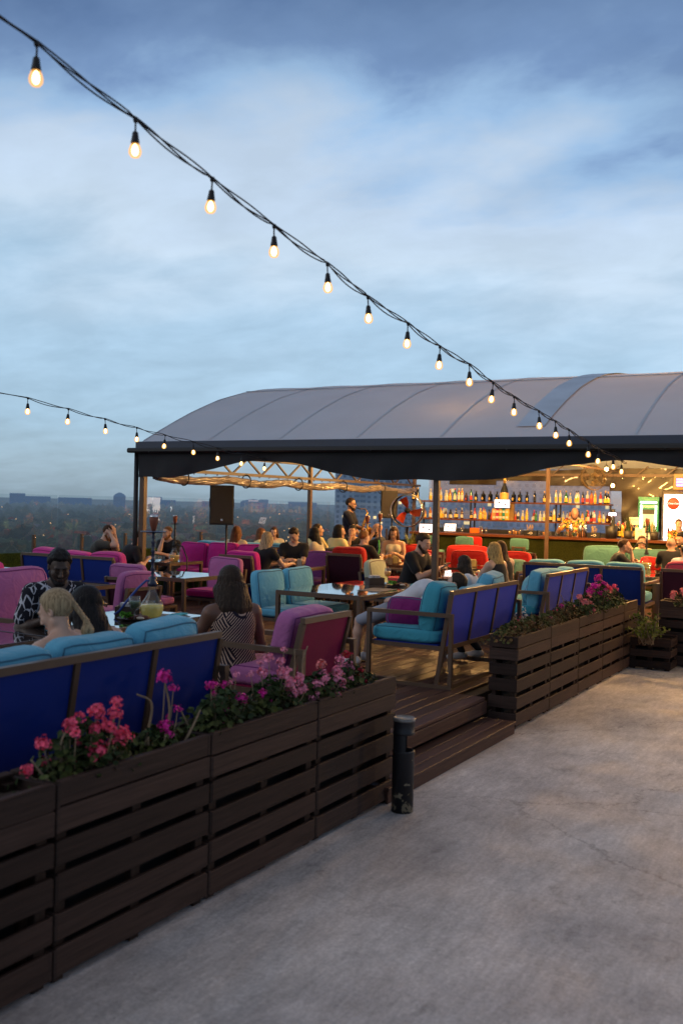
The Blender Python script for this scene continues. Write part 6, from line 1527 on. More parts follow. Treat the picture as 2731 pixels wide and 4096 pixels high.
def bottle(pos, kind, gl, lb, cp, label, group, h=.29):
    key = (kind, gl, lb, cp); h *= .93; s_ = h/.30
    if key in _bp: return dup(_bp[key], pos, RND.uniform(-.4, .4), label, group, (s_, s_, s_))
    r = empty('bottle', pos, RND.uniform(-.4, .4), label, 'bottle', group); r.scale = (s_, s_, s_)
    q = MB(); pr = {'wine': [(.001, 0), (.037, .002), (.038, .01), (.038, .165), (.033, .19), (.016, .225), (.014, .285)], 'round': [(.001, 0), (.041, .003), (.042, .01), (.042, .175), (.034, .20), (.015, .222), (.0145, .28)],
         'tall': [(.001, 0), (.033, .003), (.034, .01), (.034, .20), (.027, .225), (.013, .25), (.013, .285)], 'square': [(.001, 0), (.050, .003), (.051, .012), (.051, .15), (.044, .168), (.019, .178), (.0185, .215)],
         'magnum': [(.001, 0), (.054, .003), (.056, .02), (.055, .12), (.045, .165), (.024, .215), (.017, .25), (.017, .295)], 'jug': [(.001, 0), (.052, .003), (.056, .03), (.050, .09), (.026, .14), (.018, .17), (.017, .25)]}[kind]
    q.lathe(pr, 4 if kind == 'square' else 14, M=Matrix.Rotation(PI/4, 3, 'Z') if kind == 'square' else None, smooth=kind != 'square'); q.build('bottle_glass', BG[gl], r)
    q = MB(); R = pr[3][0]*1.012; zl, zh = pr[3][1]*.18, pr[3][1]*.72
    if kind == 'square':
        s = R*.707; q.add([(0, -s-.0015, zl), (s*.72, -s-.0015, (zl+zh)/2), (0, -s-.0015, zh), (-s*.72, -s-.0015, (zl+zh)/2)], [(0, 1, 2, 3)])
    else:
        if kind in ('magnum', 'jug'): zl, zh = .04, .12; R = max(p[0] for p in pr)*1.01
        vs = []; 
        for i in range(15):
            a = -PI/2-1.45+2.9*i/14; vs += [(R*math.cos(a), R*math.sin(a), zl), (R*math.cos(a)*(.96 if kind == 'jug' else 1), R*math.sin(a)*(.96 if kind == 'jug' else 1), zh)]
        q.add(vs, [(2*i, 2*i+2, 2*i+3, 2*i+1) for i in range(14)], 0, True)
    q.build('bottle_label', LB[lb], r)
    q = MB(); zt_ = pr[-1][1]; rc = pr[-1][0]+.0015; q.lathe([(rc, zt_-(.05 if kind in ('wine', 'magnum') else .022)), (rc, zt_+.012), (rc*.85, zt_+.015), (.001, zt_+.015)], 10); q.build('cap', CAPS[cp], r)
    _bp[key] = r; return r
def shelf_x(px, yy_=SY):                 # bearing to x at the shelf depth
    t_ = math.tan(math.atan((px-1365.5)/FPX)-YAW); return yy_*t_
zf = .3827
up = [(12, 'wine', 'dark', 'gold', 'gold', .33), (55, 'wine', 'dark', 'gold', 'gold', .33), (190, 'round', 'clear', 'yellow', 'white', .30), (292, 'round', 'clear', 'yellow', 'red', .33), (277, 'wine', 'dark', 'gold', 'gold', .31), (348, 'round', 'clear', 'white', 'white', .27), (362, 'round', 'clear', 'white', 'white', .27), (392, 'round', 'amber', 'yellow', 'gold', .30), (442, 'round', 'green', 'white', 'red', .32), (484, 'tall', 'amber', 'white', 'white', .32), (517, 'tall', 'gold', 'white', 'white', .32), (562, 'square', 'brown', 'red', 'black', .27), (611, 'tall', 'green', 'red', 'black', .30)]
up += [(x, 'square', 'dark', 'gold', 'black', .33) for x in (664, 739, 813, 883)] + [(958, 'magnum', 'dark', 'gold', 'gold', .56)] + [(x, 'square', 'dark', 'gold', 'black', .33) for x in (1056, 1121, 1196)] + [(1275, 'tall', 'dark', 'black', 'black', .28), (1376, 'wine', 'dark', 'gold', 'gold', .28)]
dsc = {'wine': 'slim wine-shaped', 'round': 'round-shouldered', 'tall': 'tall slender', 'square': 'squat square', 'magnum': 'giant champagne', 'jug': 'bulbous'}
cl = {'clear': 'clear', 'amber': 'amber', 'gold': 'golden', 'green': 'green', 'dark': 'black', 'red': 'red', 'brown': 'brown', 'blue': 'pale blue'}
z2 = .3514
up2 = [(50, 'round', 'clear', 'white', 'gold', .22), (122, 'tall', 'clear', 'yellow', 'gold', .30), (170, 'tall', 'clear', 'yellow', 'gold', .30), (236, 'round', 'green', 'yellow', 'gold', .30), (282, 'round', 'blue', 'yellow', 'gold', .24), (352, 'round', 'clear', 'yellow', 'black', .30), (374, 'tall', 'clear', 'yellow', 'black', .30), (426, 'tall', 'dark', 'red', 'black', .28), (477, 'round', 'clear', 'red', 'white', .30), (524, 'round', 'amber', 'red', 'black', .30), (566, 'tall', 'gold', 'yellow', 'white', .30), (628, 'round', 'red', 'white', 'gold', .28), (682, 'wine', 'dark', 'yellow', 'gold', .31), (714, 'wine', 'dark', 'yellow', 'gold', .29)]
lst = sorted([(1650+x*zf, *r_) for x, *r_ in up] + [(2180+x*z2, *r_) for x, *r_ in up2])
for i, (px, k_, g_, l_, c_, h_) in enumerate(lst):
    lab = '%s %s bottle on the upper bar shelf, %s from its left end' % (dsc[k_], cl[g_], ORD[i])
    bottle((shelf_x(px), SY-.04, ZU), k_, g_, l_, c_, lab, 'bottles on the bar shelves', h_)
lo = [(137, 'round', 'amber', 'gold', 'black', .26), (182, 'round', 'amber', 'white', 'gold', .30), (300, 'round', 'gold', 'yellow', 'red', .30), (318, 'round', 'clear', 'yellow', 'red', .30), (352, 'round', 'brown', 'white', 'gold', .26), (387, 'round', 'dark', 'yellow', 'black', .25), (406, 'round', 'dark', 'white', 'black', .25), (451, 'jug', 'dark', 'gold', 'gold', .31), (520, 'wine', 'brown', 'white', 'white', .30), (612, 'jug', 'brown', 'gold', 'white', .26), (655, 'round', 'red', 'white', 'red', .30), (700, 'round', 'clear', 'yellow', 'gold', .30), (716, 'round', 'gold', 'yellow', 'white', .30), (737, 'tall', 'gold', 'white', 'red', .31), (763, 'round', 'gold', 'yellow', 'gold', .28), (797, 'round', 'brown', 'black', 'black', .27), (833, 'round', 'red', 'red', 'gold', .26), (1073, 'round', 'amber', 'red', 'gold', .24), (1107, 'round', 'clear', 'black', 'black', .27), (1147, 'round', 'clear', 'yellow', 'white', .27), (1197, 'tall', 'gold', 'yellow', 'white', .32), (1265, 'round', 'red', 'white', 'red', .29), (1293, 'round', 'green', 'green', 'black', .26), (1330, 'round', 'clear', 'white', 'white', .26), (1376, 'round', 'clear', 'yellow', 'gold', .26), (1442, 'jug', 'dark', 'gold', 'gold', .30), (1480, 'tall', 'clear', 'yellow', 'black', .36), (1524, 'jug', 'dark', 'yellow', 'gold', .24)]
lo2 = [(210, 'round', 'blue', 'yellow', 'gold', .27), (246, 'round', 'clear', 'red', 'black', .26), (285, 'tall', 'amber', 'white', 'black', .29), (378, 'wine', 'brown', 'white', 'black', .29), (426, 'round', 'gold', 'white', 'black', .26), (470, 'round', 'green', 'yellow', 'gold', .32), (492, 'tall', 'red', 'white', 'red', .30), (522, 'wine', 'dark', 'red', 'black', .28), (560, 'round', 'clear', 'red', 'red', .31), (615, 'round', 'amber', 'yellow', 'red', .30), (666, 'round', 'blue', 'yellow', 'black', .26), (712, 'square', 'brown', 'gold', 'black', .34)]
lst = sorted([(1650+x*zf, *r_) for x, *r_ in lo] + [(2180+x*z2, *r_) for x, *r_ in lo2])
for i, (px, k_, g_, l_, c_, h_) in enumerate(lst):
    lab = '%s %s bottle on the lower bar shelf, %s from its left end' % (dsc[k_], cl[g_], ORD[i])
    bottle((shelf_x(px), SY-.04+(.05 if i % 2 else 0), ZL), k_, g_, l_, c_, lab, 'bottles on the bar shelves', h_*.93)
# tea tins: two rows of small coloured boxes on the lower shelf
tin = [(.55, .30, .12), (.45, .03, .10), (.50, .32, .03), (.03, .28, .22), (.65, .40, .05)]
for i in range(5):
    for j in range(2):
        q = MB(); q.bev((0, 0, .065), (.10, .10, .128), .004); q.bev((0, -.052, .06), (.06, .006, .05), .001, mi=1)
        o = q.build('tea_tin', [mat('tin_%d' % i, tin[i], .4, var=.1), LB['white']]); o.location = (shelf_x(1650+(862+33*i)*zf), SY-.03, ZL+.129*j)
        tag(o, '%s tea tin in the %s row of the stack under the glowing panel, column %s' % (['tan', 'crimson', 'ochre', 'teal', 'yellow'][i], ['lower', 'upper'][j], ORD[i]), 'tin', 'stacked tea tins')
q = MB(); q.bev((0, 0, .19), (.11, .10, .38), .004); o = q.build('carton', mat('gold_carton', (.22, .13, .04), .4, var=.3)); o.location = (shelf_x(1650+1037*zf), SY-.02, ZL); tag(o, 'tall bronze bottle carton right of the tea tins on the lower shelf', 'carton')
# lit screens and the glowing panel that imitates a TV reflection
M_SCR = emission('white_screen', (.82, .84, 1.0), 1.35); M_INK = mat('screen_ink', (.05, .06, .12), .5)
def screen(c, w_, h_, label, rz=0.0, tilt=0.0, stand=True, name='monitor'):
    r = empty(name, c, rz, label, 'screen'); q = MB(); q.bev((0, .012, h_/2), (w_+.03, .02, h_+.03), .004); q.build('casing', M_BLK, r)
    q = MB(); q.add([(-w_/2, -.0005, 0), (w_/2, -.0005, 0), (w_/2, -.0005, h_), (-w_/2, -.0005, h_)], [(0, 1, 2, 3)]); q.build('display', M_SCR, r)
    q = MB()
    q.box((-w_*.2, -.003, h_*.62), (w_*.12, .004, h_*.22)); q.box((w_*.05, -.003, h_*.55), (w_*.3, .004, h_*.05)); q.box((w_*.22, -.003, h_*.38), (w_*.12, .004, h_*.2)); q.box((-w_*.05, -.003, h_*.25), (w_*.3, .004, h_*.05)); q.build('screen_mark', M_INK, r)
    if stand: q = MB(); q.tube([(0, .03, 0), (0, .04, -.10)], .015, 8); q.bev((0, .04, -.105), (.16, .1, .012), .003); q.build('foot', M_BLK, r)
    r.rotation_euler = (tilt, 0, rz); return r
screen((shelf_x(1650+930*zf, SY-.14), SY-.14, ZL+.28), .36, .18, 'bright white glowing panel imitating a TV reflection above the tea tins on the bar shelf', stand=False, name='tv_reflection_panel')  # emissive panel stands in for a TV reflection in the window sheet
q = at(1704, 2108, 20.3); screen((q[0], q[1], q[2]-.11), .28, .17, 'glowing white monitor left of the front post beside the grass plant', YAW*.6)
screen((shelf_x(1650+390*zf, BY+.2), BY+.2, DK+1.15), .26, .17, 'tablet till with a white page propped on the counter', .15, -.35, False, 'tablet')
# counter-top things
GLS = glass('bar_glassware', (.93, .95, .95), 1.5, .02, .06)
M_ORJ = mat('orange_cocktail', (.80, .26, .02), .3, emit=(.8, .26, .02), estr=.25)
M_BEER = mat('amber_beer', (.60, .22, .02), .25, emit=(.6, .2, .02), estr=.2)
CT = DK+1.119
def tumbler(p, h, r_, label, fill=None, group='glasses standing about the bar', name='tumbler'):
    r = empty(name, p, 0, label, 'glass', group); q = MB(); q.lathe([(.001, .001), (r_*.86, .001), (r_*.9, .006), (r_, h), (r_*.94, h), (r_*.82, .012), (.001, .012)], 14); q.build('glass_wall', GLS, r)
    if fill: q = MB(); q.lathe([(.001, .013), (r_*.80, .013), (r_*.90, h*.68), (.001, h*.68)], 14); q.build('drink', fill, r)
    return r
def wineglass(p, h, r_, label, fill=None, group=None, flip=False, name='stem_glass'):
    r = empty(name, p, 0, label, 'glass', group); q = MB(); b0 = h*.42
    q.lathe([(.001, .001), (r_*.85, .001), (r_*.8, .004), (.006, .010), (.0045, b0*.9), (.012, b0), (r_*.75, b0+h*.10), (r_, b0+h*.27), (r_*.86, h), (r_*.82, h), (r_*.95, b0+h*.27), (r_*.70, b0+h*.115), (.001, b0+.012)], 16); q.build('glass_wall', GLS, r)
    if fill: q = MB(); q.lathe([(.001, b0+.013), (r_*.68, b0+h*.12), (r_*.93, b0+h*.27), (r_*.91, b0+h*.38), (.001, b0+h*.38)], 16); q.build('drink', fill, r)
    if flip: r.rotation_euler = (PI, 0, 0)
    return r
cx = lambda z_px: shelf_x(1650+z_px*zf, BY+.15)
ctr = [(518, .13, .036, None), (700, .16, .03, None), (722, .16, .03, None), (762, .14, .035, None), (1018, .11, .036, M_BEER), (1052, .15, .032, M_ORJ), (1080, .12, .034, M_BEER), (1110, .12, .034, M_BEER), (1140, .15, .034, None), (1172, .10, .034, M_BEER), (1318, .12, .036, None), (1366, .12, .034, M_BEER), (1437, .10, .034, None), (1498, .10, .036, None)]
for i, (z_, h_, r_, fl_) in enumerate(ctr): tumbler((cx(z_), BY+.15+.05*(i % 2), CT), h_, r_, 'small glass on the counter left of the bartender, %s from the left' % ORD[i], fl_)
wineglass((shelf_x(2180+176*z2, BY+.1), BY+.1, CT), .27, .05, 'stemmed glass of orange cocktail before the bartender', M_ORJ)
for i, z_ in enumerate((225, 258, 292, 340, 400, 455)): 
    if i in (2, 4, 5):
        q = MB(); q.lathe([(.001, 0), (.04, 0), (.045, .2), (.03, .24), (.024, .30), (.001, .30)], 16); o = q.build('cocktail_shaker', M_CHROME); o.location = (shelf_x(2180+z_*z2, BY+.2), BY+.2, CT); tag(o, 'steel cocktail shaker in front of the bartender, %s from the left' % ORD[i//2], 'shaker', 'cocktail shakers')
    else: tumbler((shelf_x(2180+z_*z2, BY+.2), BY+.2, CT), .13, .036, 'short glass in front of the bartender, %s from the left' % ORD[i], None if i != 3 else mat('dark_cocktail', (.02, .05, .06), .2))
def textmesh(txt, size, mt, parent, M, ext=.002, shear=0.0, name='lettering'):
    cu = bpy.data.curves.new(name, 'FONT'); cu.body = txt; cu.size = size; cu.extrude = ext; cu.align_x = 'CENTER'; cu.align_y = 'CENTER'; cu.shear = shear; cu.resolution_u = 3
    o = bpy.data.objects.new(name, cu); COL.objects.link(o); dg = bpy.context.evaluated_depsgraph_get(); me = bpy.data.meshes.new_from_object(o.evaluated_get(dg)); bpy.data.objects.remove(o)
    me.materials.clear(); me.materials.append(mt); me.name = name; o = bpy.data.objects.new(name, me); COL.objects.link(o); o.parent = parent; o.matrix_local = M; return o
FRONT = lambda x, y, z_: Matrix.Translation((x, y, z_)) @ Matrix.Rotation(PI/2, 4, 'X')
def caddy(px, w_, h_, label, mark):
    r = empty('straw_caddy', (shelf_x(px, BY+.12), BY+.12, CT), 0, label, 'caddy', 'black straw caddies on the counter'); q = MB(); q.bev((0, 0, h_/2), (w_, .12, h_), .004); q.build('box', M_BLK, r); rg = random.Random(int(px)); q = MB()
    for i in range(14): x = rg.uniform(-w_*.4, w_*.4)*.6-.02; q.tube([(x, rg.uniform(-.03, .03), h_), (x+rg.uniform(-.05, .05), rg.uniform(-.03, .03), h_+rg.uniform(.08, .15))], .004, 5)
    q.build('straws', mat('gold_straw', (.4, .26, .05), .5), r); q = MB(); q.tube([(.02+.03*math.cos(a), -.062, h_*.5+.02*math.sin(a)) for a in [6.28*i/10 for i in range(11)]], .006, 5); q.tube([(-.05, -.062, h_*.45), (-.01, -.062, h_*.45)], .005, 5); q.build('emblem', LB['white'], r)
caddy(1650+1237*zf, .28, .11, 'black straw caddy on the counter left of the tent post', 0); caddy(2180+560*z2, .26, .11, 'black straw caddy right of the bartender', 0)
# wine glasses hanging under the lower shelf
for i, z_ in enumerate((308, 334, 358, 378, 398, 540, 150, 175)):
    wineglass((shelf_x(1650+z_*zf), SY-.04, ZL-.036), .20, .036, 'upside-down wine glass hanging under the lower shelf, %s of the row' % ORD[i], None, 'hanging wine glasses', True)
q = MB(); q.bev((0, 0, .06), (.26, .14, .12), .01); o = q.build('juice_crate', mat('orange_plastic', (.7, .14, .01), .4)); o.location = (cx(640), BY+.3, CT); tag(o, 'orange plastic tray on the counter behind the red bar stool', 'tray')
q = MB(); q.lathe([(.001, 0), (.11, 0), (.13, .26), (.12, .26), (.10, .02), (.001, .02)], 18); o = q.build('ice_bucket', M_BLK); o.location = (shelf_x(2180+755*z2, BY+.2), BY+.2, CT); tag(o, 'black ice bucket at the bar right of the bartender', 'bucket')
r = empty('beer_tap', (shelf_x(2180+768*z2, BY+.35), BY+.35, CT), 0, 'beer tap column with a lit violet badge', 'beer tap'); q = MB(); q.lathe([(.06, 0), (.055, .02), (.045, .04), (.045, .55), (.05, .6), (.001, .61)], 16); q.build('column', M_BLK, r); q = MB(); q.bev((0, -.05, .50), (.15, .02, .06), .004); q.build('badge', emission('violet_badge', (.75, .6, 1), 4), r); q = MB(); q.tube([(0, -.04, .35), (0, -.13, .36), (0, -.14, .28)], .012, 8); q.tube([(0, -.1, .37), (0, -.11, .5)], .015, 8); q.build('spout', M_CHROME, r)
# bottles crowd and menu cards on the right of the counter
for i in range(12):
    px = 2180+(800+i*21)*z2; bottle((shelf_x(px, BY+.42), BY+.42+.05*(i % 2), CT+.02), ['round', 'tall', 'wine'][i % 3], ['gold', 'amber', 'dark', 'gold'][i % 4], ['yellow', 'white'][i % 2], ['gold', 'red', 'white'][i % 3], 'bottle crowded on the counter beside the beer tap, %s from the left' % ORD[i], 'bottles crowded by the beer tap', .30+.03*(i % 3))
def sign(px, z0, w_, h_, label, l1, l2):
    r = empty('counter_sign', (shelf_x(px, BY+.1), BY+.1, z0), 0, label, 'sign'); q = MB(); q.bev((0, 0, h_/2), (w_, .012, h_), .002); q.build('card', mat('sign_card', (.74, .66, .50), .6, emit=(.7, .6, .4), estr=.2), r)
    textmesh(l1, h_*.26, LB['red'], r, FRONT(0, -.008, h_*.68)); textmesh(l2, h_*.26, LB['red'], r, FRONT(0, -.008, h_*.32)); return r
sign(2180+1010*z2, CT+.30, .19, .15, 'small cream sign with red capitals above the plant', 'ОРЕНДА', '-/-'); sign(2180+1080*z2, CT+.0, .19, .24, 'bright menu card on the counter below the small sign', '=/=', '---')
# potted grasses
def grass_plant(p, h, n_, label, mt, name='potted_grass'):
    r = empty(name, p, 0, label, 'plant'); rg = random.Random(int(p[0]*100)); q = MB()
    for i in range(n_):
        a = rg.uniform(0, 6.28); l_ = h*rg.uniform(.6, 1.05); b_ = rg.uniform(.1, .55)*l_; pts = [Vector((rg.gauss(0, .02), rg.gauss(0, .02), .0))]
        for k in range(1, 6): f_ = k/5; pts.append(pts[0]+Vector((math.cos(a)*b_*f_**1.8, math.sin(a)*b_*f_**1.8, l_*(f_-.28*f_**3*(b_/l_)*1.6))))
        s_ = Vector((-math.sin(a), math.cos(a), 0)); vs = []
        for k, pp in enumerate(pts): wd = .009*(1-k/5.2); vs += [pp+s_*wd, pp-s_*wd]
        q.add([v+Vector((0, 0, .16)) for v in vs], [(2*k, 2*k+1, 2*k+3, 2*k+2) for k in range(5)])
    q.build('blades', mt, r); q = MB(); q.lathe([(.001, 0), (.08, 0), (.10, .17), (.09, .17), (.085, .15), (.001, .15)], 16); q.build('pot', mat('dark_pot', (.03, .025, .02), .5), r); return r
M_GRS = mat('grass_blade', L(96, 112, 50), .5, var=.3, island=.4, col2=L(130, 128, 60)); M_GRD = mat('dark_blade', L(44, 62, 22), .5, var=.3, island=.4)
q = at(1640, 2180, 19.2); grass_plant((q[0], q[1], DK+.62), .55, 46, 'tall grassy potted plant under the big fan', M_GRS)
q = MB(); q.bev((0, 0, .31), (.4, .4, .62), .006); o = q.build('plinth', M_BRNX); p_ = at(1640, 2180, 19.2); o.location = (p_[0], p_[1], DK); tag(o, 'dark plinth carrying the grassy plant under the big fan', 'plinth')
q = shelf_x(2180+940*z2, BY+.02); grass_plant((q, BY+.06, CT), .42, 40, 'spiky dark green plant on the counter right of the ice bucket', M_GRD)
q = shelf_x(2180+1245*z2, BY+.2); grass_plant((q, BY+.2, CT), .36, 18, 'thin leafy plant in front of the green fridge', M_GRS)
# ------------------------------------------------------------------ fridges
FY = 21.5
gx0, gx1 = shelf_x(2180+1055*z2, FY), shelf_x(2180+1290*z2, FY); fw_ = gx1-gx0
r = empty('drinks_fridge', ((gx0+gx1)/2, FY, DK), 0, 'narrow green glass-door fridge with a white light strip and BORJOMI sign', 'fridge')
M_GRN = mat('green_fridge_paint', (.01, .22, .11), .4, emit=(.01, .25, .12), estr=.25); M_LED = emission('white_led_strip', (.85, .95, 1), 7); M_FIN = emission('fridge_interior', (.85, .80, .55), .25)
H_ = 2.28-DK
q = MB(); q.bev((0, .30, H_/2), (fw_, .60, H_), .01); q.build('cabinet', mat('dark_fridge_side', (.02, .025, .02), .4), r)
q = MB()
for (cx_, cz_, w_, h_) in ((0, H_-.045, fw_, .09), (0, .05, fw_, .1), (-fw_/2+.0225, H_/2, .045, H_-.19), (fw_/2-.0225, H_/2, .045, H_-.19)): q.bev((cx_, -.012, cz_), (w_, .024, h_), .004)
q.build('door_frame', M_GRN, r)
q = MB(); i0 = fw_/2-.060
q.bev((0, -.018, H_-.115), (2*i0+.03, .02, .035), .003)
for s in (-1, 1): q.bev((s*i0, -.018, H_/2-.06), (.03, .02, H_-.23), .003)
q.build('light_strip', M_LED, r)
q = MB(); q.bev((0, -.016, H_-.205), (2*i0-.035, .012, .12), .003); q.build('sign_panel', M_GRN, r)
textmesh('BORJOMI', .060, emission('borjomi_letters', (1, .85, .35), 1.6), r, FRONT(0, -.026, H_-.205))
q = MB(); q.bev((0, -.006, H_/2-.14), (2*i0-.035, .01, H_-.45), .002); q.build('interior', M_FIN, r)
for zz_ in (H_-.75, H_-1.15):
    q = MB(); q.bev((0, -.02, zz_), (2*i0-.07, .05, .02), .002); q.build('fridge_shelf', M_CHROME, r)
    for k in range(4):
        b2 = MB(); b2.lathe([(.001, 0), (.022, 0), (.024, .12), (.010, .18), (.010, .22), (.001, .22)], 10, (-.08+.055*k, -.032, zz_+.011)); b2.build('water_bottle', BG['gold' if k % 2 else 'green'], r)
cx0 = shelf_x(2180+1318*z2, FY-.1); cw_ = .95
r = empty('drinks_fridge', (cx0+cw_/2, FY-.1, DK), 0, 'wide bright white-lit drinks fridge with a round red Coca-Cola disc at the right edge', 'fridge'); H_ = 2.42-DK
q = MB(); q.bev((0, .35, H_/2), (cw_, .7, H_), .02); q.build('cabinet', mat('brown_fridge_body', (.06, .045, .03), .4), r)
q = MB(); q.bev((0, -.008, H_/2), (cw_-.10, .02, H_-.16), .05); q.build('lit_door', emission('fridge_white_glow', (1, .97, .92), 3.6), r)
q = MB(); q.lathe([(.001, 0), (.125, 0), (.128, .006), (.12, .012), (.001, .012)], 28, (-cw_/2+.24, -.022, H_-.27), M=Matrix.Rotation(PI/2, 3, 'X')); dsk = q.build('red_disc', mat('cola_red', (.62, .05, .02), .4, emit=(.7, .06, .02), estr=.5), r)
textmesh('Coca-Cola', .050, emission('cola_white', (1, .95, .9), 1.4), r, FRONT(-cw_/2+.24, -.038, H_-.27), shear=.35)
M_COLA = mat('cola_bottle', (.03, .008, .006), .3); 
for row, zz_ in enumerate((H_-.95, H_-1.32, H_-1.7)):
    q = MB(); q.bev((0, -.024, zz_-.01), (cw_-.14, .04, .016), .002); q.build('fridge_shelf', M_CHROME, r)
    for k in range(9):
        q = MB(); c_ = (-cw_/2+.16+.085*k, -.04, zz_); q.lathe([(.001, 0), (.026, 0), (.027, .05), (.022, .08), (.027, .12), (.011, .17), (.011, .20), (.001, .20)], 10, c_); q.lathe([(.0278, .06), (.0278, .10)], 10, c_, 1)
        q.build('cola_bottle', [M_COLA if row == 0 else BG['gold'] if row == 1 else BG['green'], LB['red'] if row == 0 else LB['yellow']], r)
r = empty('insect_zapper', (cx0+.62, FY-.1, 2.42+.012), 0, 'violet-lit insect zapper on top of the white fridge', 'insect zapper'); q = MB(); q.bev((0, .12, .17), (.80, .2, .34), .012); q.build('housing', mat('tan_metal', (.30, .2, .07), .4), r)
q = MB()
for zz_ in (.10, .16, .22): q.tube([(-.33, .005, zz_), (.33, .005, zz_)], .016, 8)
q.build('uv_tube', emission('uv_tube_glow', (.35, .22, 1), 6), r); q = MB()
for k in range(17): q.tube([(-.34+.0425*k, -.02, .05), (-.34+.0425*k, -.02, .28)], .003, 5)
q.build('grille', M_CHROME, r)
# ------------------------------------------------------------------ fans
def fanface(q, R, n_, y, mi=0):
    for k in range(n_): a = 2*PI*k/n_; q.tube([(.06*R*math.cos(a), y, .06*R*math.sin(a)), (R*.5*math.cos(a+.12), y-.03, R*.5*math.sin(a+.12)), (R*math.cos(a+.2), y, R*math.sin(a+.2))], .003, 4, mi)
    for f_ in (.3, .55, .8): q.tube([(R*f_*math.cos(2*PI*i/28), y-.02*(1-f_), R*f_*math.sin(2*PI*i/28)) for i in range(29)], .003, 4, mi)
p_ = at(1630, 2043, 19.7); r = empty('drum_fan', (p_[0], p_[1], p_[2]), math.radians(14), 'big drum fan with three red blades right of the right loudspeaker', 'fan')
R = .315; vs = MB(); vs.lathe([(R, -.12), (R+.012, -.125), (R+.012, .125), (R, .12)], 40, M=Matrix.Rotation(PI/2, 3, 'X'), cap=False); vs.build('drum', M_BLK, r)
q = MB(); q.tube([(R*math.cos(2*PI*i/40), -.128, R*math.sin(2*PI*i/40)) for i in range(41)], .009, 6); q.build('rim', M_CHROME, r)
q = MB(); q.lathe([(.001, -.08), (.05, -.07), (.055, .05), (.001, .06)], 16, M=Matrix.Rotation(PI/2, 3, 'X')); q.build('hub', M_BLK, r)
for k in range(3):
    a0 = math.radians(100+120*k); q = MB(); v_ = []
    for i in range(7):
        rr = .05+(R-.085)*i/6; wd = .30+.10*min(1, i/3)
        for s in (-1, 1): a = a0+s*wd*(1.25-.08*i)+.04*i; v_.append((rr*math.cos(a), s*.035, rr*math.sin(a)))
    q.add(v_, [(2*i, 2*i+1, 2*i+3, 2*i+2) for i in range(6)], 0, True); q.build('blade', mat('red_fan_blade', (.62, .07, .02), .4, var=.1), r)
q = MB(); fanface(q, R, 16, .11); q.build('guard', M_BLK, r)
q = MB(); q.tube([(0, .0, -R-.01), (0, 0, -(p_[2]-DK)+.04)], .025, 10); q.beam((-.28, 0, -(p_[2]-DK)+.02), (.28, 0, -(p_[2]-DK)+.02), .05, .04); q.beam((0, -.28, -(p_[2]-DK)+.02), (0, .28, -(p_[2]-DK)+.02), .05, .04); q.build('stand', M_BLK, r)
p_ = at(2370, 1910, 20.3); r = empty('wall_fan', tuple(p_), math.radians(35), 'tilted wire-cage wall fan above the right end of the bar shelves', 'fan'); r.rotation_euler = (math.radians(-14), math.radians(12), math.radians(42)); R = .26
q = MB(); fanface(q, R, 24, -.06); fanface(q, R, 24, .06)
for y_ in (-.02, .02, 0): q.tube([((R+.005)*math.cos(2*PI*i/32), y_, (R+.005)*math.sin(2*PI*i/32)) for i in range(33)], .007, 5)
for k in range(36): a = 2*PI*k/36+.2; q.tube([(R*math.cos(a), -.06, R*math.sin(a)), ((R+.005)*math.cos(a), 0, (R+.005)*math.sin(a)), (R*math.cos(a), .06, R*math.sin(a))], .003, 4)
q.build('cage', mat('brass_tinted_wire', (.09, .06, .025), .4, metal=.5), r)
q = MB()
for k in range(3):
    a0 = 2*PI*k/3; v_ = []
    for i in range(6):
        rr = .03+.19*i/5
        for s in (-1, 1): a = a0+s*.42; v_.append((rr*math.cos(a), s*.03, rr*math.sin(a)))
    q.add(v_, [(2*i, 2*i+1, 2*i+3, 2*i+2) for i in range(5)], 0, True)
q.build('blade', M_BLK, r); q = MB(); q.lathe([(.001, .0), (.06, .01), (.06, .16), (.001, .17)], 16, M=Matrix.Rotation(-PI/2, 3, 'X')); q.beam((0, .15, 0), (.25, .22, .05), .06, .05); q.tube([(.25, .22, .05), (.3, .1, .2), (.24, 0, .3)], .015, 8); q.build('motor', M_BLK, r)
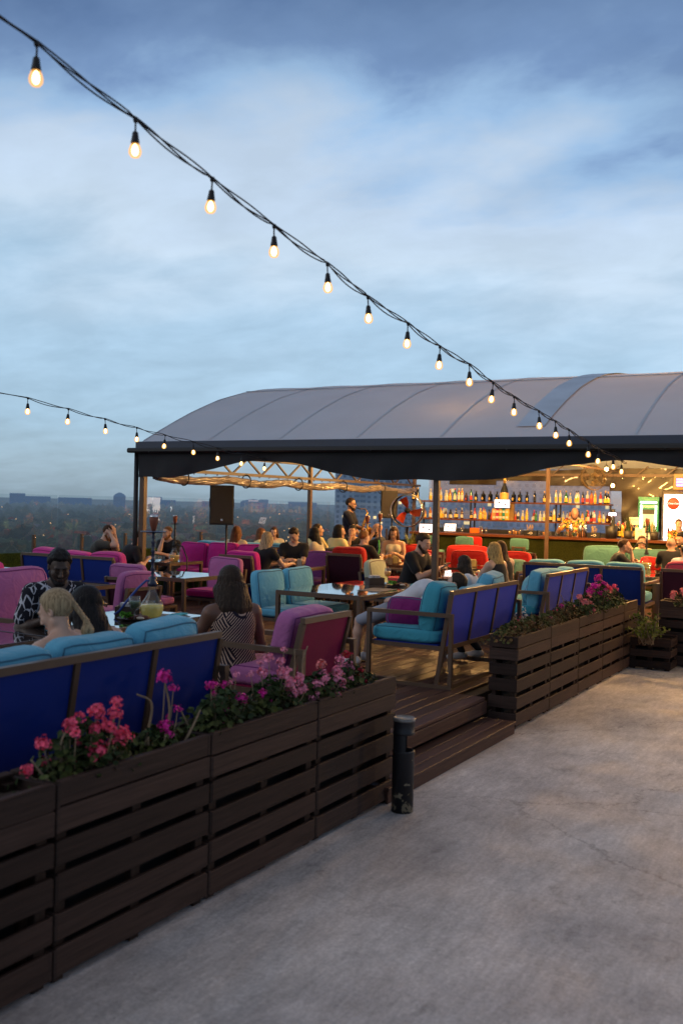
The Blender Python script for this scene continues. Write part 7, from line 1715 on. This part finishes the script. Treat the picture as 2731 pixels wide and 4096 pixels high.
# ------------------------------------------------------------------ loudspeakers on stands
def speaker(px, py0, py1, w_, label, rz):
    p0 = at(px, py0, w_); p1 = at(px, py1, w_); h_ = p0[2]-p1[2]; W_ = h_*.60; D_ = h_*.55
    r = empty('loudspeaker', (p1[0], p1[1], p1[2]), rz, label, 'loudspeaker', 'loudspeakers on stands'); q = MB()
    a, b_, c_ = W_/2, W_*.32, D_
    vs = []; 
    for z_ in (0, h_):
        vs += [(-a, 0, z_), (a, 0, z_), (a, c_*.5, z_), (b_, c_, z_), (-b_, c_, z_), (-a, c_*.5, z_)]
    q.add(vs, [(0, 1, 7, 6), (1, 2, 8, 7), (2, 3, 9, 8), (3, 4, 10, 9), (4, 5, 11, 10), (5, 0, 6, 11), (5, 4, 3, 2, 1, 0), (6, 7, 8, 9, 10, 11)]); q.build('cabinet', M_BLK, r)
    q = MB(); q.bev((0, -.008, h_/2), (W_*.94, .016, h_*.94), .006); q.build('grille', mat('bronze_speaker_grille', (.02, .016, .014), .55, var=.15, bump=.6, bscale=700), r)
    q = MB(); q.bev((0, -.018, h_*.13), (.035, .004, .035), .001); q.build('badge', M_CHROME, r)
    q = MB()
    for s in (-1, 1): q.bev((s*(a+.004), c_*.28, h_*.55), (.012, .03, h_*.22), .003)
    q.build('handle', M_BLK, r)
    s_ = empty('speaker_stand', (p1[0], p1[1]+c_*.5*math.cos(rz), DK), rz, label.replace('loudspeaker', 'stand under the loudspeaker').replace(' with a bronze grille', ''), 'stand', 'loudspeaker stands'); t_ = p1[2]-DK
    q = MB(); q.tube([(0, 0, .2), (0, 0, t_-.001)], .018, 10); q.lathe([(.028, .55), (.028, .68)], 12); q.build('pole', M_BLK, s_)
    for k in range(3): a_ = 2*PI*k/3+.4; q = MB(); q.tube([(0, 0, .62), (math.cos(a_)*.45, math.sin(a_)*.45, .012)], .012, 8); q.tube([(0, 0, .25), (math.cos(a_)*.30, math.sin(a_)*.30, .21)], .008, 6); q.build('leg', M_BLK, s_)
speaker(886, 1941, 2100, 16.9, 'black loudspeaker with a bronze grille at the left, before the glass screen', math.radians(38)); speaker(1555, 1963, 2073, 21.0, 'black loudspeaker with a bronze grille right behind the saxophonist', math.radians(30))
# saxophone
sx = Sx; Wl, Wr = sx['WR']['l'], sx['WR']['r']; hs = sx['hs']; mouth = sx['Hc']+sx['Rh']@(np.array([0, .108, -.062])*hs); f_ = sx['fw']; rr_ = sx['rt']
M_GOLD = mat('brass_sax', (.80, .45, .10), .22, metal=1, var=.1)
pts = [mouth-f_*.0, mouth+f_*.10+np.array([0, 0, -.02]), mouth+f_*.20+np.array([0, 0, -.02]), mouth+f_*.25+np.array([0, 0, -.09])]
r = empty('saxophone', tuple(mouth), 0, 'golden saxophone held by the man in sunglasses', 'saxophone'); o_ = lambda P_: [tuple(np.array(p)-mouth) for p in P_]
q = MB(); q.tube(o_(pts[:2]), [.009, .012], 8); q.build('mouthpiece', M_BLK, r)
top = pts[3]; bot = mouth+f_*.06+np.array([0, 0, -.70])
q = MB(); q.tube(o_([pts[1], pts[2], pts[3]]), [.011, .013, .016], 10); q.tube(o_([top, (top+bot)/2, bot]), [.016, .026, .036], 12)
q.tube(o_([bot, bot+f_*.03+np.array([0, 0, -.06]), bot+f_*.10+np.array([0, 0, -.07]), bot+f_*.16+np.array([0, 0, -.02]), bot+f_*.20+np.array([0, 0, .12]), bot+f_*.25+np.array([0, 0, .24]), bot+f_*.28+np.array([0, 0, .28])]), [.036, .040, .043, .046, .05, .062, .085], 14, cap=False); q.build('horn', M_GOLD, r)
q = MB(); dv_ = (bot-top)/np.linalg.norm(bot-top)
for k in range(9): c_ = top+dv_*(.08+.065*k)+f_*.03*1; q.ball(tuple(c_-mouth), .017, 5, sq=(1, 1, .6))
q.tube(o_([top+dv_*.05-f_*.025, top+dv_*.60-f_*.045]), .004, 5); q.build('keys', M_GOLD, r)
# ------------------------------------------------------------------ hookahs
def hookah(p, H, label, water, stemc, bowl=True, hose=None, sc_=1.0, tray=.105, group='hookahs on the tables'):
    r = empty('hookah', p, 0, label, 'hookah', group); q = MB(); s = sc_
    q.lathe([(.001, .002), (.062*s, .002), (.075*s, .02*s), (.088*s, .07*s), (.080*s, .11*s), (.050*s, .15*s), (.032*s, .19*s), (.028*s, .235*s), (.036*s, .255*s)], 24); q.build('glass_base', GLS, r)
    q = MB(); q.lathe([(.001, .006), (.060*s, .006), (.073*s, .022*s), (.086*s, .07*s), (.083*s, .098*s), (.001, .098*s)], 24); q.build('water', water, r)
    st_ = .235*s; L_ = H-st_; pr = [(.036*s, st_), (.040*s, st_+.03), (.024*s, st_+.05), (.034*s, st_+.07), (.016, st_+.085)]
    k = 9
    for i in range(k): z_ = st_+.09+(L_-.26)*i/k; pr += [(.011, z_), (.022 if i % 2 else .016, z_+(L_-.26)/k*.5)]
    pr += [(.012, H-.165), (.012, H-.14)]; q = MB(); q.lathe(pr, 14); q.build('stem', stemc, r)
    q = MB(); q.lathe([(.012, H-.150), (tray, H-.142), (tray+.004, H-.134), (tray, H-.136), (.012, H-.143)], 24); q.build('tray', stemc, r)
    q = MB(); q.lathe([(.012, H-.135), (.020, H-.12), (.026, H-.10), (.036, H-.06), (.038, H-.02), (.030, H-.012), (.001, H-.012)], 16); q.build('bowl', mat('clay_bowl', L(120, 62, 40), .6, var=.25), r)
    q = MB(); q.lathe([(.037, H-.022), (.036, H-.005), (.022, H+.004), (.001, H+.005)], 14); q.build('foil', M_CHROME, r)
    if hose:
        q = MB(); q.tube(hose[0], hose[1], 8); q.build('hose', hose[2], r)
    return r
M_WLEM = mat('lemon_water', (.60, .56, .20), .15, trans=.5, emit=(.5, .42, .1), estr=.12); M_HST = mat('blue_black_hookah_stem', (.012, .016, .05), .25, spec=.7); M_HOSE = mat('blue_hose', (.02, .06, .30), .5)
hx, hy = gxy(617, 8.35); hz = DK+.72
q = at(617, 2440, 8.35)
hookah((hx, hy, hz), .86, 'big hookah with pale lemon water and a blue hose on the long foreground table', M_WLEM, M_HST, hose=([(0, 0, .30), (-.05, -.02, .31), (-.11, -.06, .24), (-.18, -.10, .14), (-.24, -.13, .05), (-.27, -.16, .02)], .010, M_HOSE), sc_=1.12)
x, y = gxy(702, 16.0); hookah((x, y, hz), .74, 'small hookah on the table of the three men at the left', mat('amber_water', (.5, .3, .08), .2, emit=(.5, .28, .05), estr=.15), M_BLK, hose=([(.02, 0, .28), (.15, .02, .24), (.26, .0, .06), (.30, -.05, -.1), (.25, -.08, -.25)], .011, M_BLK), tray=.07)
x, y = gxy(1470, 16.9); hookah((x, y, hz), .80, 'hookah with a gold bowl left of the green hosed one', mat('amber_water', (.5, .3, .08), .2), mat('brass_stem', (.5, .3, .06), .3, metal=.8), tray=.06)
x, y = gxy(1520, 17.1); hookah((x, y, hz), .84, 'hookah with a bright green hose before the halter top woman', mat('amber_water', (.5, .3, .08), .2), M_HST, hose=([(0, -.02, .38), (.02, -.04, .2), (.0, -.08, .06)], .012, mat('green_hose', (.05, .45, .05), .4)), tray=.06)
x, y = gxy(2588, 17.1); hookah((x, y, hz), .86, 'tall hookah in front of the man in pale yellow at the right', M_WLEM, M_BLK, hose=([(0, 0, .40), (-.08, 0, .44), (-.16, 0, .42), (-.24, 0, .30)], .013, M_BLK), tray=.05)
# ------------------------------------------------------------------ table-top things
M_MAT = mat('grey_placemat', (.17, .15, .135), .8, var=.15, bump=.3, bscale=300); M_NAPB = mat('turquoise_napkin', (.02, .38, .50), .8, var=.1); M_PLATE = mat('white_porcelain', (.66, .65, .62), .3); M_WBOARD = mat('dark_serving_board', (.05, .025, .018), .5)
TZ = DK+.7205
def placemat(x, y, rz, label): q = MB(); q.bev((0, 0, .0015), (.30, .44, .003), .001); o = q.build('placemat', M_MAT); o.location = (x, y, TZ); o.rotation_euler = (0, 0, rz); tag(o, label, 'placemat', 'grey placemats'); return o
def napkin(x, y, rz, label): q = MB(); q.bev((0, 0, .007), (.10, .22, .008), .003); q.bev((.012, .0, .015), (.09, .18, .007), .003); q.tube([(-.01, -.08, .0215), (-.01, .1, .0215)], .004, 5, 1); o = q.build('napkin', [M_NAPB, M_CHROME]); o.location = (x, y, TZ); o.rotation_euler = (0, 0, rz); tag(o, label, 'napkin', 'turquoise napkins with cutlery'); return o
def meal(x, y, label, kind, z_=TZ):
    r = empty('plate_of_food', (x, y, z_), .4, label, 'plate of food'); q = MB(); q.lathe([(.001, .002), (.09, .002), (.135, .016), (.137, .020), (.09, .008), (.001, .007)], 26); q.build('plate', M_WBOARD if kind == 'dark' else M_PLATE, r); rg = random.Random(2); q = MB()
    for i in range(5): q.cushion((-.03+.03*i+rg.uniform(-.01, .01), .02*math.sin(i), .022), (.05, .075, .028), .5, Matrix.Rotation(rg.uniform(0, 3), 3, 'Z'), n=4, pipe=0)
    q.build('meat', mat('grilled_meat', (.13, .04, .02), .5, var=.4, scale=30), r); q = MB()
    for i in range(40): leaf_fan(q, (-.06+rg.gauss(0, .025), -.04+rg.gauss(0, .025), .025+rg.uniform(0, .035)), (rg.gauss(0, 1), rg.gauss(0, 1), 1), .018, rg, 6)
    q.build('greens', mat('salad_green', (.10, .30, .03), .5, island=.4), r); q = MB(); q.ball((.07, -.05, .022), .022, 6, sq=(1.6, 1, .6)); q.build('sauce', mat('cream_sauce', (.62, .52, .40), .4), r); return r
def napholder(x, y, rz, label, wh=(.5, .5, .48), z_=TZ):
    r = empty('napkin_holder', (x, y, z_), rz, label, 'napkin holder', 'napkin holders on the tables'); q = MB(); 
    for s in (-1, 1): q.bev((s*.045, 0, .05), (.012, .13, .10), .002)
    q.bev((0, 0, .006), (.09, .13, .012), .002); q.build('wood_box', mat('oak_holder', (.22, .12, .05), .5, var=.2), r); q = MB()
    for k in range(6): q.box((-.03+.012*k, 0, .012+.056+.004*(k % 2)), (.008, .125, .112))
    q.build('paper', mat('napkin_paper_%d' % int(wh[0]*100+wh[2]*10), wh, .8), r); return r
def menubox(x, y, rz, label, z_=TZ):
    r = empty('condiment_box', (x, y, z_), rz, label, 'condiment box', 'dark condiment boxes'); q = MB()
    for s in (-1, 1): q.bev((s*.10, 0, .04), (.01, .14, .08), .002); q.bev((0, s*.065, .04), (.19, .01, .08), .002)
    q.bev((0, 0, .005), (.19, .12, .01), .002); q.build('box', M_BRNX, r); q = MB()
    for k in range(3): q.box((-.05+.045*k, 0, .072), (.035, .09, .07))
    q.build('sachets', mat('white_sachet', (.5, .5, .52), .6), r); return r
# T1
placemat(-5.30, 10.28, 0, 'grey placemat at the near right of the sky-reflecting table'); placemat(-5.30, 11.05, 0, 'grey placemat under the steak plate')
q = at(1600, 2338, 11.55); meal(-5.36, 10.92, 'steak with green salad on a board by the beer glass', 'dark')
napkin(-5.25, 11.2, .3, 'turquoise napkin with a knife at the far end of the sky-reflecting table'); menubox(-5.72, 11.02, .9, 'dark condiment box behind the beer glass')
wineglass((-5.52, 10.98, TZ), .215, .043, 'stemmed glass of amber beer beside the steak', M_BEER, None, False, 'beer_glass')
# T2
placemat(-5.42, 6.55, 0, 'grey placemat at the right end of the hookah table'); placemat(-5.45, 5.65, 0, 'grey placemat under the patterned-shirt man hand'); q = at(600, 2455, 8.0); meal(-5.47, 6.28, 'plate of meat and rice with a green garnish below the big hookah', 'dark'); napkin(-5.40, 6.75, .2, 'turquoise napkin at the right end of the hookah table'); napkin(-5.62, 5.52, .9, 'turquoise napkin beside the black-haired woman')
menubox(-5.72, 6.50, .5, 'dark condiment box beside the big hookah'); tumbler((-5.55, 6.58, TZ), .13, .040, 'tall tumbler of pale drink right of the hookah', mat('pale_lemon_drink', (.5, .48, .3), .3), 'drinks on the hookah table'); x, y = gxy(548, 8.1); wineglass((x, y, TZ), .20, .05, 'smoky goblet with a green drink left of the hookah', mat('green_drink', (.04, .10, .02), .3), 'drinks on the hookah table', False, 'goblet')
napholder(-8.15, 8.05, .3, 'white napkin holder on the table behind the patterned-shirt man'); napholder(-8.05, 13.0, .5, 'white napkin holder by the clasped hands'); x, y = gxy(1895, 16.3); napholder(x, y, .7, 'yellow-lit napkin holder in front of the red armchair', (.65, .5, .2)); x, y = gxy(1585, 16.7); napholder(x, y, .5, 'yellow-lit napkin holder before the halter top woman', (.65, .5, .2))  # last two holders: yellow lamp light is put into the paper colour
for i, (px, w_) in enumerate([(632, 16.1), (655, 15.9), (690, 15.8)]): x, y = gxy(px, w_); tumbler((x, y, TZ), .09, .036, ['first short glass from the left among the three men', 'second short glass among the three men', 'thick glass jug by the small hookah'][i], M_BEER if i == 2 else None, 'glasses of the three men')
x, y = gxy(726, 15.9); r = empty('carafe', (x, y, TZ), 0, 'cut glass carafe right of the small hookah', 'carafe'); q = MB(); q.lathe([(.001, .001), (.045, .001), (.05, .03), (.048, .09), (.03, .13), (.014, .16), (.014, .19), (.024, .21)], 14, smooth=False); q.build('glass_wall', GLS, r); q = MB(); q.ball((0, 0, .225), .016, 6); q.build('stopper', GLS, r)
x, y = gxy(1489, 16.6); r = empty('carafe', (x, y, TZ), 0, 'clear glass carafe left of the green hosed hookah', 'carafe'); q = MB(); q.lathe([(.001, .001), (.05, .001), (.055, .05), (.045, .11), (.02, .17), (.02, .22), (.034, .26)], 16); q.build('glass_wall', GLS, r)
for i, (px, w_) in enumerate([(1545, 16.5), (1560, 16.8)]): x, y = gxy(px, w_); wineglass((x, y, TZ), .19, .045, ['amber stem glass before the halter top woman, the left one', 'amber stem glass before the halter top woman, the right one'][i], M_BEER, 'stem glasses by the hookahs')
x, y = gxy(1505, 16.7); q = MB(); q.cushion((0, 0, .06), (.18, .12, .11), .3, n=5, pipe=0); o = q.build('bread_basket', mat('orange_basket', (.60, .17, .04), .6, var=.3)); o.location = (x, y, TZ); tag(o, 'orange woven basket under the green hosed hookah', 'basket')
tumbler((-4.02, 15.55, TZ), .09, .04, 'pale cocktail with two black straws behind the blue sofa', M_WLEM, None); q = MB(); q.tube([(0, 0, .02), (-.06, 0, .17)], .003, 5); q.tube([(.01, 0, .02), (.015, 0, .17)], .003, 5); o = q.build('drinking_straws', M_BLK); o.location = (-4.02, 15.55, TZ+.012); tag(o, 'two thin black straws in the pale cocktail glass', 'straws')
x, y = gxy(2275, 16.6); tumbler((x, y, TZ), .11, .05, 'dark jar with a patterned rim left of the straw cocktail', mat('dark_tea', (.10, .03, .03), .3), None); x, y = gxy(2597, 16.3); tumbler((x, y, TZ), .10, .035, 'small glass of yellow drink by the red pillow', M_WLEM, None)
def phone(p, rz, tl, label, scr=None): q = MB(); q.bev((0, 0, 0), (.075, .15, .009), .003); q.box((0, 0, .0052), (.066, .138, .0012), mi=1); o = q.build('phone', [M_BLK, scr or mat('dark_phone_glass', (.01, .01, .012), .08)]); o.location = p; o.rotation_euler = (tl, 0, rz); tag(o, label, 'phone', 'phones')
m9 = M9; c_ = (m9['WR']['l']+m9['WR']['r'])/2+m9['fw']*.10+np.array([0, 0, .025]); phone(tuple(c_), math.radians(-96), .45, 'phone held by the bearded man in the black polo', M_SCR)
phone((-8.35, 12.85, TZ+.005), .4, 0, 'phone lying on the table by the ash blonde woman'); phone((-5.3, 13.2, TZ+.005), .2, 0, 'phone lying on the long table near the dark-haired girl')
# watch / bracelet on near wrists
W_ = M0['WR']['l']; a_ = M0['AD']['l'][0]
r_ = .034*M0['sc']; q = MB(); Mx = Vector(a_).to_track_quat('Z', 'Y').to_matrix(); q.tube([tuple(Mx @ Vector((r_*math.cos(t_), r_*math.sin(t_), 0))) for t_ in [2*PI*i/18 for i in range(19)]], .0045, 6, cap=False); o = q.build('bracelet', M_GOLD, M0['root']); o.location = Vector(W_-a_*.03)-Vector((M0['P'][0], M0['P'][1], DK))
